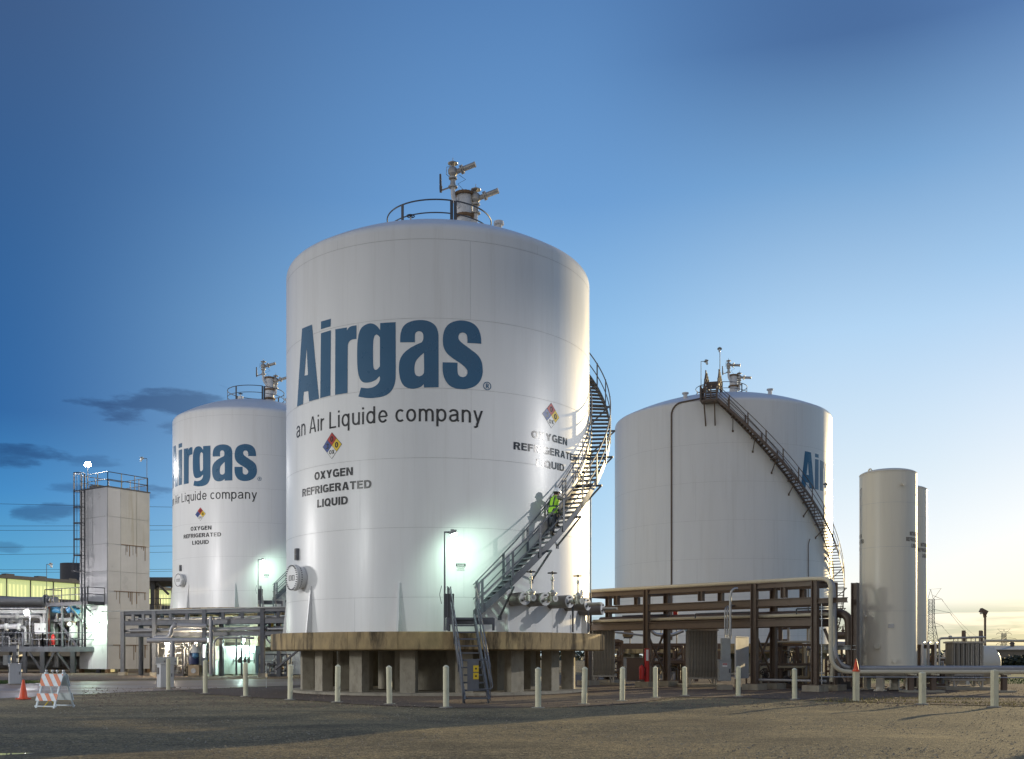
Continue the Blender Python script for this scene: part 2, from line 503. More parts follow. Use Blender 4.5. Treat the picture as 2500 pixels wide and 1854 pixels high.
CONCRETE_PALE = mat('pale_concrete', (0.36, 0.325, 0.255), 0.82, var=0.14, scale=2.5, dirt=(0.12, 0.095, 0.065), dirt_amt=0.6, dirt_scale=3.0,
                    dirt_stretch=(1.2, 1.2, 0.5), bump=0.3, bump_scale=20)


# ================================================================== tanks: modelled round their own axis, facing -Y
def pol(r, a, z):
    a = R_(a)
    return V((r * math.sin(a), -r * math.cos(a), z))


class TankSpec:
    def __init__(s, c, base, R, wall, seams, slope):
        s.c, s.base, s.R, s.wall, s.seams, s.slope = c, base, R, wall, seams, slope

    def hit(s, px, py, r=None, far=False):
        """where the sight line through a photo pixel meets the cylinder: angle, height above the tank's base"""
        r = s.R if r is None else r
        dx = (px - 1250) / FPX; dz = (HOR - py) / FPX
        a = dx * dx + 1; b = -2 * (dx * s.c[0] + s.c[1]); k = s.c[0] ** 2 + s.c[1] ** 2 - r * r
        D = max(0, b * b - 4 * a * k)
        t = (-b + (1 if far else -1) * math.sqrt(D)) / (2 * a)
        return math.degrees(math.atan2(dx * t - s.c[0], -(t - s.c[1]))), EYE + dz * t - s.base

    def dome_z(s, r):
        Rs = (s.R - 0.16) / math.sin(R_(s.slope))
        return s.wall + 0.30 + math.sqrt(Rs * Rs - r * r) - Rs * math.cos(R_(s.slope))


FRONT = TankSpec((-2.97, 41.9), 2.27, 6.12, 14.05, [1.21, 3.65, 6.08, 8.51, 10.96, 13.73], 32)
RIGHT = TankSpec((17.62, 86.2), 2.32, 8.92, 18.35, [0.62, 3.52, 6.44, 9.36, 12.28, 15.2], 26)


def tank_shell(T, root, plates=5):
    inner = MB().lathe([(T.R - 0.012, 0.0), (T.R - 0.012, T.wall)], 160)
    shell = inner.build('shell', SEAM_GREY, root, 60)
    zs = [0.0] + T.seams + [T.wall]
    rnd = random.Random(5)
    for k, (z0, z1) in enumerate(zip(zs, zs[1:])):
        off = (k % 2) * 36 + rnd.uniform(-6, 6) - 26.8
        span = 360 / plates
        for p in range(plates):
            a0 = off + p * span + 0.03; a1 = off + (p + 1) * span - 0.03
            n = 48
            mb = MB(); g = 0.005
            vs = []
            for i in range(n + 1):
                a = a0 + (a1 - a0) * i / n
                vs += [pol(T.R, a, z0 + g), pol(T.R, a, z1 - (0 if z1 == T.wall else g))]
            mb.add(vs, [(2 * i, 2 * i + 2, 2 * i + 3, 2 * i + 1) for i in range(n)])
            me = mb.mesh('shell_plate', 0)
            me.polygons.foreach_set('use_smooth', [True] * len(me.polygons))
            me.normals_split_custom_set_from_vertices([(v.co.x / T.R, v.co.y / T.R, 0) for v in me.vertices])
            link('shell_plate', me, TANK_WHITE, shell)
    # knuckle and dome
    prof = [(T.R, T.wall)]
    kn = 0.30
    for i in range(1, 7):
        t = i / 6 * R_(90 - T.slope)
        prof.append((T.R - 0.16 * (1 - math.cos(t)) / (1 - math.cos(R_(90 - T.slope))), T.wall + kn * math.sin(t) / math.sin(R_(90 - T.slope))))
    for i in range(1, 25):
        r = (T.R - 0.16) * (1 - i / 24)
        prof.append((max(r, 0.001), T.dome_z(r)))
    MB().lathe(prof, 160).build('roof', TANK_WHITE, root, 70)
    return shell


def flanged_valve(o, d, horn_az, s=1.0):
    """relief valve: neck, body, bonnet disc and a discharge horn; o is the foot of the neck"""
    o = V(o)
    m = MB()
    m.lathe([(0.0, 0), (0.19, 0), (0.19, 0.05), (0.12, 0.05), (0.09, 0.35), (0.17, 0.35), (0.17, 0.42), (0.10, 0.42), (0.13, 0.5), (0.19, 0.56), (0.20, 0.72),
             (0.15, 0.8), (0.06, 0.84), (0.05, 0.92), (0.20, 0.96), (0.21, 0.99), (0.06, 1.06), (0.012, 1.1), (0.012, 1.22), (0.0, 1.22)], 14, o)
    return m


def relief_horn(o, direction):
    o = V(o); d = V(direction).normalized()
    m = MB()
    m.cyl(o, o + d * 0.24, 0.10, 10)
    m.disc(o + d * 0.24, 0.18, d, 14, 0.05); m.disc(o + d * 0.31, 0.18, d, 14, 0.05)
    m.tube([o + d * 0.31, o + d * 0.86], 0.105, 12)
    m.lathe([(0.105, 0), (0.115, 0.02), (0.115, 0.06), (0.09, 0.06), (0.085, -0.10), (0, -0.10)], 12, o + d * 0.80, d)
    return m


def tank_roof_gear(T, root, ring_r, ring_posts, drum_off, horn_a=15, mirror=False, gap=None, ring_span=(0, 360)):
    zr = T.dome_z(ring_r)
    top, mid = zr + 1.03, zr + 0.52
    rail = MB()
    n = 64
    a0, a1 = ring_span
    for zz, r in ((top, 0.028), (mid, 0.024)):
        pts = [pol(ring_r, a0 + (a1 - a0) * i / n, zz) for i in range(n + 1)]
        rail.tube(pts, r, 6)
    rl = rail.build('roof_railing', STEEL_DARK, root)
    for a in ring_posts:
        p = pol(ring_r, a, 0)
        rot = Matrix.Rotation(R_(a), 3, 'Z')
        MB().box((p.x, p.y, (zr - 0.06 + top) / 2), (0.12, 0.03, top - zr + 0.06), rot=rot).build('post', STEEL_DARK, rl)
    # vent drum with two bolted flanges on a cone foot
    cx, cy = drum_off
    zd = T.dome_z(math.hypot(cx, cy))
    top_z = zd + 2.05
    drum = MB().lathe([(0.62, zd - 0.12), (0.36, zd + 0.34), (0.335, zd + 0.36), (0.335, top_z), (0, top_z)], 28, (cx, cy, 0)).build('vent_drum', PIPE_WHITE, root)
    for zf in (zd + 1.12, zd + 0.42, top_z - 0.02):
        fl = MB()
        fl.lathe([(0.33, zf - 0.05), (0.43, zf - 0.05), (0.43, zf + 0.05), (0.33, zf + 0.05)], 28, (cx, cy, 0))
        for k in range(18):
            a = 2 * math.pi * k / 18
            fl.cyl((cx + 0.39 * math.cos(a), cy + 0.39 * math.sin(a), zf - 0.075), (cx + 0.39 * math.cos(a), cy + 0.39 * math.sin(a), zf + 0.075), 0.018, 5)
        fl.build('flange', RUST, drum)
    s = -1 if mirror else 1
    hd = V((s * math.cos(R_(horn_a)), -0.25, math.sin(R_(horn_a))))
    # raised relief valve on an elbow
    e = bend([(cx - s * 0.2, cy - 0.22, top_z - 0.62), (cx - s * 0.46, cy - 0.25, top_z - 0.28), (cx - s * 0.47, cy - 0.25, top_z + 0.22)], 0.3)
    MB().tube(e, 0.095, 10).build('elbow_pipe', PIPE_WHITE, root)
    v1 = V((cx - s * 0.47, cy - 0.25, top_z + 0.18))
    a = flanged_valve(v1, None, 0).build('relief_valve', ALU, root)
    relief_horn(v1 + V((s * 0.12, 0, 0.64)), hd).build('horn', ALU, a)
    MB().tube([v1 + V((-s * 0.06, 0, 0.86)), v1 + V((-s * 0.25, 0, 0.84)), v1 + V((-s * 0.27, 0, 0.55)), v1 + V((-s * 0.12, 0, 0.42))], 0.012, 5).build('sensing_line', STEEL_DARK, a)
    MB().tube([v1 + V((s * 0.25, 0, 0.52)), v1 + V((s * 0.52, 0.02, 0.34)), v1 + V((s * 0.2, 0.02, 0.16)), v1 + V((s * 0.62, 0.1, -0.25))], 0.011, 5).build('tubing', STEEL_DARK, a)
    # second relief valve low on the other side
    e = bend([(cx + s * 0.25, cy - 0.1, zd + 1.0), (cx + s * 0.44, cy - 0.12, zd + 0.72), (cx + s * 0.46, cy - 0.12, zd + 1.3)], 0.3)
    MB().tube(e, 0.09, 10).build('elbow_pipe', PIPE_WHITE, root)
    v2 = V((cx + s * 0.46, cy - 0.12, zd + 1.22))
    b = flanged_valve(v2, None, 0).build('relief_valve', ALU, root)
    relief_horn(v2 + V((s * 0.12, 0, 0.64)), hd).build('horn', ALU, b)
    # slim dark vent stub on an arm
    arm = MB().tube([v1 + V((-s * 0.1, 0, 0.02)), v1 + V((-s * 0.46, -0.02, -0.12))], 0.035, 8).build('vent_arm', GALV, root)
    st = v1 + V((-s * 0.49, -0.02, -0.2))
    MB().tube([st, st + V((0, 0, 0.22)), st + V((-0.01, 0, 0.23)), st + V((-0.02, 0, 0.74))], 0.06, 8, [0.05, 0.07, 0.055, 0.04]).build('vent_stub', STEEL_DARK, arm)


def hand_wheel(c, r, mt, parent, axis=Z):
    c = V(c); ax = V(axis).normalized()
    m = MB().torus(c, r, 0.018, ax, 18, 5)
    x = ax.orthogonal().normalized(); y = ax.cross(x)
    for k in range(3):
        a = k * math.pi / 3
        d = x * math.cos(a) + y * math.sin(a)
        m.tube([c - d * r, c + d * r], 0.011, 5)
    m.cyl(c - ax * 0.04, c + ax * 0.06, 0.03, 8)
    return m.build('handwheel', mt, parent)


# ---- lettering: 2-D outlines rolled on to the shell
def wrap_polys(T, polys, off, name, material, parent, shift=0.0):
    """polys: list of [outer, hole, hole ...] in (arc length, height)"""
    bm = bmesh.new()
    for loops in polys:
        pts = [p for lp in loops for p in lp]
        vs = [bm.verts.new((p[0], p[1], 0)) for p in pts]
        for t in tessellate_polygon([[V((p[0], p[1], 0)) for p in lp] for lp in loops]):
            try: bm.faces.new([vs[i] for i in t])
            except ValueError: pass
    return wrap_bm(T, bm, off, name, material, parent, shift)


def wrap_bm(T, bm, off, name, material, parent, shift=0.0, step=0.14):
    us = [v.co.x for v in bm.verts]
    u = math.ceil(min(us) / step) * step
    while u < max(us):
        g = bm.verts[:] + bm.edges[:] + bm.faces[:]
        bmesh.ops.bisect_plane(bm, geom=g, plane_co=(u, 0, 0), plane_no=(1, 0, 0), dist=1e-5)
        u += step
    bmesh.ops.recalc_face_normals(bm, faces=bm.faces)
    for v in bm.verts:
        p = pol(T.R + off + v.co.z, math.degrees(v.co.x / T.R) + shift, v.co.y)
        v.co = p
    bm.normal_update()
    for f in bm.faces:
        c = f.calc_center_median()
        if f.normal.dot(V((c.x, c.y, 0))) < 0: f.normal_flip()
    me = bpy.data.meshes.new(name); bm.to_mesh(me); bm.free()
    me.polygons.foreach_set('use_smooth', [True] * len(me.polygons))
    me.normals_split_custom_set_from_vertices([tuple(V((v.co.x, v.co.y, 0)).normalized()) for v in me.vertices])
    return link(name, me, material, parent)


def text_bm(body, bold=0.0, spacing=1.0):
    """letters as a flat bmesh, unit cap height, plus its width"""
    cu = bpy.data.curves.new('t', 'FONT'); cu.body = body; cu.size = 1.0; cu.offset = bold; cu.space_character = spacing
    cu.resolution_u = 4
    ob = bpy.data.objects.new('t', cu); COL.objects.link(ob)
    me = ob.to_mesh(depsgraph=None)
    dg = bpy.context.evaluated_depsgraph_get()
    me = bpy.data.meshes.new_from_object(ob.evaluated_get(dg))
    bm = bmesh.new(); bm.from_mesh(me)
    bpy.data.objects.remove(ob); bpy.data.curves.remove(cu); bpy.data.meshes.remove(me)
    bmesh.ops.remove_doubles(bm, verts=bm.verts, dist=1e-4)
    xs = [v.co.x for v in bm.verts]
    x0 = min(xs)
    for v in bm.verts: v.co.x -= x0; v.co.y /= 0.73
    return bm, max(xs) - x0


# ---- a plain sans alphabet drawn as outlines; t is the weight of the strokes, capitals are 1 high
def _arc(cx, cy, rx, ry, a0, a1, n=14, p=2.0):
    out = []
    for i in range(n + 1):
        a = R_(a0 + (a1 - a0) * i / n)
        c, s_ = math.cos(a), math.sin(a)
        out.append((cx + rx * math.copysign(abs(c) ** (2 / p), c), cy + ry * math.copysign(abs(s_) ** (2 / p), s_)))
    return out


def _stroke(pts, t, closed=False):
    n = len(pts); L, Rr = [], []
    for i in range(n):
        a = pts[i - 1] if (i or closed) else pts[0]
        b = pts[(i + 1) % n] if (i < n - 1 or closed) else pts[-1]
        dx, dy = b[0] - a[0], b[1] - a[1]; l = math.hypot(dx, dy) or 1
        nx, ny = -dy / l * t / 2, dx / l * t / 2
        L.append((pts[i][0] + nx, pts[i][1] + ny)); Rr.append((pts[i][0] - nx, pts[i][1] - ny))
    q = []
    for i in range(n if closed else n - 1):
        j = (i + 1) % n
        q.append([[Rr[i], Rr[j], L[j], L[i]]])
    return q


def glyph(ch, t):
    """-> (list of layers, each a list of polygons with holes; advance width)"""
    h = t / 2; X = 0.735
    up = ch.isupper() or ch.isdigit()
    k = t * 1.14
    rect = lambda x0, y0, x1, y1: [[(x0, y0), (x1, y0), (x1, y1), (x0, y1)]]
    wide = 0.50 + t * 1.35
    if ch in 'OQ0':
        w = wide if ch != '0' else 0.36 + t * 1.2
        g = [_stroke(_arc(w / 2, 0.5, w / 2 - h, 0.5 - h + 0.01, 0, 360, 36, 2.35)[:-1], t, True)]
        if ch == 'Q': g.append([[[(w * 0.52, 0.26), (w * 0.52 + t * 0.55, 0.36), (w + 0.02, -0.02), (w - t * 0.62, -0.06)]]])
        return g, w
    if ch == 'G':
        w = wide
        return [_stroke(_arc(w / 2, 0.5, w / 2 - h, 0.5 - h + 0.01, 38, 318, 30, 2.35), t), [rect(w * 0.53, 0.56 - t * 0.9, w, 0.56), rect(w - t * 0.72, 0.02, w, 0.55)]], w
    if ch == 'C': return [_stroke(_arc(wide / 2, 0.5, wide / 2 - h, 0.5 - h + 0.01, 42, 318, 30, 2.35), t)], wide
    if ch == 'I': return [[rect(0, 0, t, 1)]], t
    if ch == 'L': w = 0.40 + t * 0.95; return [[[[(0, 0), (w, 0), (w, t * 0.9), (t, t * 0.9), (t, 1), (0, 1)]]]], w
    if ch == 'T': w = 0.42 + t * 1.2; c = w / 2; return [[[[(c - h, 0), (c + h, 0), (c + h, 1 - t * .9), (w, 1 - t * .9), (w, 1), (0, 1), (0, 1 - t * .9), (c - h, 1 - t * .9)]]]], w
    if ch in 'EF':
        w = 0.42 + t * 0.95; v = t * 0.9; m = 0.53
        o = [(0, 0), (w, 0), (w, v), (t, v)] if ch == 'E' else [(0, 0), (t, 0)]
        return [[[o + [(t, m - v / 2), (w * 0.94, m - v / 2), (w * 0.94, m + v / 2), (t, m + v / 2), (t, 1 - v), (w, 1 - v), (w, 1), (0, 1)]]]], w
    if ch == 'N':
        w = 0.46 + t * 1.35; return [[[[(0, 0), (t, 0), (t, 1 - k * 1.25), (w - k, 0), (w, 0), (w, 1), (w - t, 1), (w - t, k * 1.25), (k, 1), (0, 1)]]]], w
    if ch == 'A':
        w = 0.52 + t * 1.3; c = w / 2; b0, b1 = 0.22, 0.22 + t * 0.8
        xl = lambda y: (c - k * 0.52) * y
        xi = lambda y: k * 1.02 + (c - k * 1.02) * y / (1 - t * 0.55)
        return [[[[(0, 0), (k, 0), (xi(b0), b0), (w - xi(b0), b0), (w - k, 0), (w, 0), (c + k * 0.52, 1), (c - k * 0.52, 1)],
                  [(c, 1 - t * 1.0), (xi(b1), b1), (w - xi(b1), b1)]]]], w
    if ch == 'X':
        w = 0.46 + t * 1.35
        return [[[[(0, 0), (k, 0), (w, 1), (w - k, 1)]]], [[[(w - k, 0), (w, 0), (k, 1), (0, 1)]]]], w
    if ch == 'Y':
        w = 0.46 + t * 1.35; c = w / 2
        return [[[[(c - h, 0), (c + h, 0), (c + h, 0.40), (w, 1), (w - k, 1), (c, 0.40 + k * 0.95), (k, 1), (0, 1), (c - h, 0.40)]]]], w
    if ch == 'U':
        w = 0.46 + t * 1.25
        p = [(h, 1), (h, 0.36)] + _arc(w / 2, 0.36, w / 2 - h, 0.36 - h + 0.01, 180, 360, 14, 2.3)[1:-1] + [(w - h, 0.36), (w - h, 1)]
        return [_stroke(p, t)], w
    if ch == 'D':
        w = 0.46 + t * 1.35; a = w * 0.45
        out = [(0, 0), (a, 0)] + _arc(a, 0.5, w - a, 0.5, -90, 90, 16, 2.3)[1:-1] + [(a, 1), (0, 1)]
        v = t * 0.9
        inn = [(t, v), (a, v)] + _arc(a, 0.5, w - a - t, 0.5 - v, -90, 90, 14, 2.3)[1:-1] + [(a, 1 - v), (t, 1 - v)]
        return [[[out, inn]]], w
    if ch == 'R':
        w = 0.46 + t * 1.3; a = w * 0.52; m = 0.44
        out = [(0, 0), (t, 0), (t, m - t * .1), (a * 0.85, m - t * .1), (w - k * 1.05, 0), (w + 0.01, 0), (w - k * 0.62, m + 0.02)] + _arc(a, 0.72, w * 0.97 - a, 0.28, -50, 90, 12, 2.2) + [(0, 1)]
        v = t * 0.85
        inn = [(t, m + v * .85), (a, m + v * .85)] + _arc(a, (m + v * .85 + 1 - v) / 2, max(0.02, w * 0.97 - a - t), (1 - v - m - v * .85) / 2, -90, 90, 10, 2.2)[1:-1] + [(a, 1 - v), (t, 1 - v)]
        return [[[out, inn]]], w
    if ch == '3':
        w = 0.36 + t
        return [_stroke(_arc(w / 2, 0.745, w / 2 - h, 0.255 - h, 160, -80, 14), t), _stroke(_arc(w / 2, 0.275, w / 2 - h, 0.275 - h, 80, -165, 14), t)], w
    # lower case
    w = 0.42 + t; c = w / 2; ry = X / 2
    ring = lambda: _stroke(_arc(c, ry, c - h, ry - h + 0.008, 0, 360, 30, 2.15)[:-1], t, True)
    if ch == 'o': return [ring()], w
    if ch == 'c': return [_stroke(_arc(c, ry, c - h, ry - h + 0.008, 48, 312, 24, 2.1), t)], w * 0.84
    if ch == 'e': return [_stroke(_arc(c, ry, c - h, ry - h + 0.008, 0, 325, 26, 2.1), t), [rect(t * 0.8, ry - h * 0.85, w - t * 0.5, ry + h * 0.8)]], w
    if ch == 'd': return [ring(), [rect(w - t, 0, w, 1)]], w + t * 0.3
    if ch == 'q': return [ring(), [rect(w - t, -0.29, w, X)]], w + t * 0.3
    if ch == 'p': return [ring(), [rect(0, -0.29, t, X)]], w
    if ch == 'i': return [[rect(0, 0, t, X), rect(0, 1 - t * 1.05, t, 1)]], t
    arch = lambda x0, ww: _stroke([(x0 + h, 0.40)] + _arc(x0 + ww / 2, 0.44, ww / 2 - h, X - 0.44 - h + 0.012, 180, 0, 12, 2.2)[1:-1] + [(x0 + ww - h, 0.42), (x0 + ww - h, 0)], t)
    if ch == 'n': w = 0.38 + t; return [[rect(0, 0, t, X)], arch(0, w)], w
    if ch == 'm': ww = 0.34 + t; return [[rect(0, 0, t, X)], arch(0, ww), arch(ww - t, ww)], 2 * ww - t
    if ch == 'u':
        w = 0.38 + t
        return [[rect(w - t, 0, w, X)], _stroke([(h, X), (h, 0.33)] + _arc(w / 2, 0.30, w / 2 - h, 0.30 - h + 0.012, 180, 360, 12, 2.2)[1:-1] + [(w - h, 0.34)], t)], w
    if ch == 'r': return [[rect(0, 0, t, X)], _stroke([(h, 0.36), (h * 1.3, 0.52), (h * 2.4, 0.625), (0.30, X - h)], t)], 0.30
    if ch == 'a':
        w = 0.40 + t
        p = _arc(w / 2 - 0.01, 0.50, w / 2 - h, X - 0.50 - h + 0.01, 165, 0, 14, 2.1) + [(w - h - 0.01, 0.3), (w - h - 0.01, 0.10), (w + 0.01, h * 0.9)]
        q = [(w - h, 0.43), (w * 0.6, 0.40)] + _arc(w * 0.42, 0.215, w * 0.42 - h, 0.215 - h + 0.01, 100, 270, 12, 2.0) + [(w * 0.66, 0.075), (w - h, 0.19)]
        return [_stroke(p, t), _stroke(q, t)], w + t * 0.2
    if ch == 'y':
        w = 0.42 + t * 0.9; c = w / 2
        return [[[[(0, X), (t, X), (c + h * 0.9, 0.0), (c - h * 0.9, 0.0)]]], [[[(w - t, X), (w, X), (c * 0.98, -0.14), (c * 0.98 - t, -0.12)]]], _stroke([(0.05, -0.24), (0.14, -0.24), (0.20, -0.20), (c * 0.82, -0.02)], t)], w
    return [], 0.30


def letters_bm(body, t, gap=0.13):
    bm = bmesh.new(); x = 0.0
    for ch in body:
        if ch == ' ': x += 0.30; continue
        layers, w = glyph(ch, t)
        for li, layer in enumerate(layers):
            for loops in layer:
                pts = [p for lp in loops for p in lp]
                vs = [bm.verts.new((p[0] + x, p[1], li * 0.0012)) for p in pts]
                for tri in tessellate_polygon([[V((p[0], p[1], 0)) for p in lp] for lp in loops]):
                    try: bm.faces.new([vs[i] for i in tri])
                    except ValueError: pass
        x += w + gap
    return bm, x - gap


def text_on(T, body, u0, u1, v0, v1, cap, name, material, parent, bold=0.0, shift=0.0, off=0.007, spacing=1.0, weight=None, gap=0.13):
    """one line from arc u0 to u1, its baseline rising from v0 to v1"""
    bm, w = letters_bm(body, weight, gap) if weight else text_bm(body, bold, spacing)
    for v in bm.verts:
        t = v.co.x / w
        v.co = V((u0 + (u1 - u0) * t, v0 + (v1 - v0) * t + v.co.y * cap, v.co.z))
    return wrap_bm(T, bm, off, name, material, parent, shift)


def smooth_loop(pts, lim=36):
    """Catmull-Rom through the gentle points, corners kept"""
    n = len(pts)
    P = [V((p[0], p[1])) for p in pts]
    corner = []
    for i in range(n):
        a = P[i] - P[i - 1]; b = P[(i + 1) % n] - P[i]
        corner.append(a.length > 0 and b.length > 0 and abs(a.angle_signed(b)) > R_(lim))
    out = []
    for i in range(n):
        j = (i + 1) % n
        p1, p2 = P[i], P[j]
        L = (p2 - p1).length
        out.append(tuple(p1))
        if (corner[i] and corner[j]): continue
        # long straight runs stay straight
        m1 = (p2 - P[i - 1]) * 0.5 if not corner[i] else (p2 - p1)
        m2 = (P[(j + 1) % n] - p1) * 0.5 if not corner[j] else (p2 - p1)
        if m1.length > L: m1 = m1.normalized() * L
        if m2.length > L: m2 = m2.normalized() * L
        for k in range(1, 4):
            t = k / 4
            q = p1 * (2 * t ** 3 - 3 * t * t + 1) + m1 * (t ** 3 - 2 * t * t + t) + p2 * (-2 * t ** 3 + 3 * t * t) + m2 * (t ** 3 - t * t)
            out.append(tuple(q))
    return out


LETTERS = {
    'A': [[(118, 805), (158, 175), (238, 142), (294, 740), (215, 762), (207, 678), (172, 686), (165, 783)],
          [(195, 325), (177, 555), (205, 547)]],
    'i dot': [[(310, 118), (390, 95), (388, 157), (310, 180)]],
    'i': [[(310, 212), (390, 188), (386, 715), (304, 735)]],
    'r': [[(426, 180), (518, 165), (519, 192), (532, 170), (555, 155), (596, 147), (596, 258), (565, 262), (545, 272), (531, 292), (526, 325), (524, 693), (424, 710)]],
    'g': [[(912, 122), (912, 560), (905, 615), (888, 660), (860, 695), (820, 718), (770, 730), (710, 735), (660, 732), (612, 723), (632, 650), (680, 655),
           (722, 649), (756, 632), (778, 605), (786, 578), (782, 557), (755, 585), (725, 601), (690, 610), (660, 610), (637, 598), (620, 570), (608, 520),
           (602, 450), (602, 330), (607, 260), (620, 200), (640, 165), (670, 143), (705, 132), (735, 137), (762, 155), (787, 186), (787, 130)],
          [(785, 245), (770, 228), (755, 222), (742, 232), (733, 265), (730, 320), (730, 440), (734, 490), (744, 507), (757, 506), (770, 497), (785, 479)]],
    'a': [[(948, 286), (949, 240), (955, 200), (972, 160), (1005, 130), (1050, 112), (1105, 105), (1160, 110), (1205, 128), (1235, 155), (1252, 195), (1257, 240),
           (1258, 648), (1140, 650), (1138, 622), (1120, 640), (1090, 653), (1050, 660), (1010, 654), (975, 632), (952, 590), (941, 540), (938, 490), (943, 440),
           (958, 400), (985, 365), (1030, 330), (1080, 303), (1120, 285), (1133, 265), (1135, 235), (1130, 212), (1116, 199), (1098, 195), (1082, 200), (1070, 215),
           (1067, 240), (1067, 285)],
          [(1140, 370), (1105, 400), (1078, 432), (1065, 470), (1063, 510), (1068, 538), (1080, 554), (1102, 560), (1125, 550), (1140, 528)]],
    's': [[(1602, 297), (1600, 250), (1590, 205), (1570, 165), (1535, 133), (1490, 115), (1440, 108), (1390, 115), (1345, 135), (1313, 170), (1296, 220), (1292, 275),
           (1300, 328), (1325, 373), (1370, 412), (1430, 452), (1470, 485), (1490, 512), (1490, 537), (1478, 558), (1455, 566), (1430, 560), (1414, 540), (1410, 500),
           (1410, 449), (1290, 446), (1290, 500), (1297, 550), (1315, 595), (1345, 632), (1390, 655), (1450, 663), (1510, 655), (1560, 632), (1595, 592), (1612, 540),
           (1612, 480), (1600, 430), (1570, 385), (1520, 345), (1470, 308), (1435, 280), (1420, 258), (1418, 235), (1428, 213), (1448, 206), (1470, 210), (1485, 227),
           (1490, 255), (1490, 290)]],
}


def z4(p): return (690 + p[0] * 0.3027, 750 + p[1] * 0.3027)


def traced(T, loop, smooth=True):
    out = []
    for p in (smooth_loop(loop) if smooth else loop):
        a, z = T.hit(*z4(p))
        out.append((R_(a) * T.R, z))
    return out


# outlines of the word measured on the front tank, reused on the other two
WORD = {k: [traced(FRONT, lp) for lp in loops] for k, loops in LETTERS.items()}


def wordmark(T, root, shift=0.0, dz=0.0, du=0.0, letters=None, k=1.0, zp=0.0, ur=0.0):
    for ch, loops in WORD.items():
        if letters and ch not in letters: continue
        lp = [[(ur + (u - ur) * k + du, zp + (v - zp) * k + dz) for u, v in l] for l in loops]
        wrap_polys(T, [lp], 0.007, 'logo_letter', LOGO_BLUE, root, shift)


def registered_mark(T, root, shift=0.0, k=1.0, zp=0.0, ur=0.0):
    a, z = FRONT.hit(690 + 1650 * 0.3027, 750 + 637 * 0.3027)
    u = R_(a) * T.R; r = 0.148
    u, z = ur + (u - ur) * k, zp + (z - zp) * k
    n = 28
    ring = [[(u + r * math.cos(2 * math.pi * i / n), z + r * math.sin(2 * math.pi * i / n)) for i in range(n)],
            [(u + r * 0.82 * math.cos(2 * math.pi * i / n), z + r * 0.82 * math.sin(2 * math.pi * i / n)) for i in range(n)]]
    o = wrap_polys(T, [ring], 0.007, 'registered_mark', LOGO_BLUE, root, shift)
    text_on(T, 'R', u - 0.05, u + 0.06, z - 0.085, z - 0.085, 0.17, 'letter', LOGO_BLUE, o, shift=shift, weight=0.2)


def hazard_diamond(T, root, a, z, h, shift=0.0):
    u = R_(a) * T.R
    back = wrap_polys(T, [[[(u, z + h + 0.012), (u - h - 0.012, z), (u, z - h - 0.012), (u + h + 0.012, z)]]], 0.006, 'hazard_diamond', INK_BLACK, root, shift)
    q = h / 2; g = 0.006
    for (du, dz, m, t) in ((0, q, SIGN_RED, '0'), (-q, 0, SIGN_BLUE, '3'), (q, 0, SIGN_YELLOW, '0'), (0, -q, SIGN_WHITE, 'OX')):
        k = q - g
        wrap_polys(T, [[[(u + du, z + dz + k), (u + du - k, z + dz), (u + du, z + dz - k), (u + du + k, z + dz)]]], 0.010, 'field', m, back, shift)
        w = 0.075 if len(t) == 1 else 0.135
        ch = 0.20 if len(t) == 1 else 0.145
        text_on(T, t, u + du - w, u + du + w, z + dz - ch * 0.5, z + dz - ch * 0.5, ch, 'digit' if len(t) == 1 else 'letters', INK_BLACK, back, shift=shift, off=0.014, weight=0.2, gap=0.08)


def three_lines(T, root, rows, cap, material, words=('OXYGEN', 'REFRIGERATED', 'LIQUID'), shift=0.0, bold=0.035):
    for wd, (u0, v0, u1, v1) in zip(words, rows):
        text_on(T, wd, u0, u1, v0, v1, cap, 'stencil_line', material, root, shift=shift, weight=0.235, gap=0.10)


def uv_of(T, px, py):
    a, z = T.hit(px, py)
    return R_(a) * T.R, z


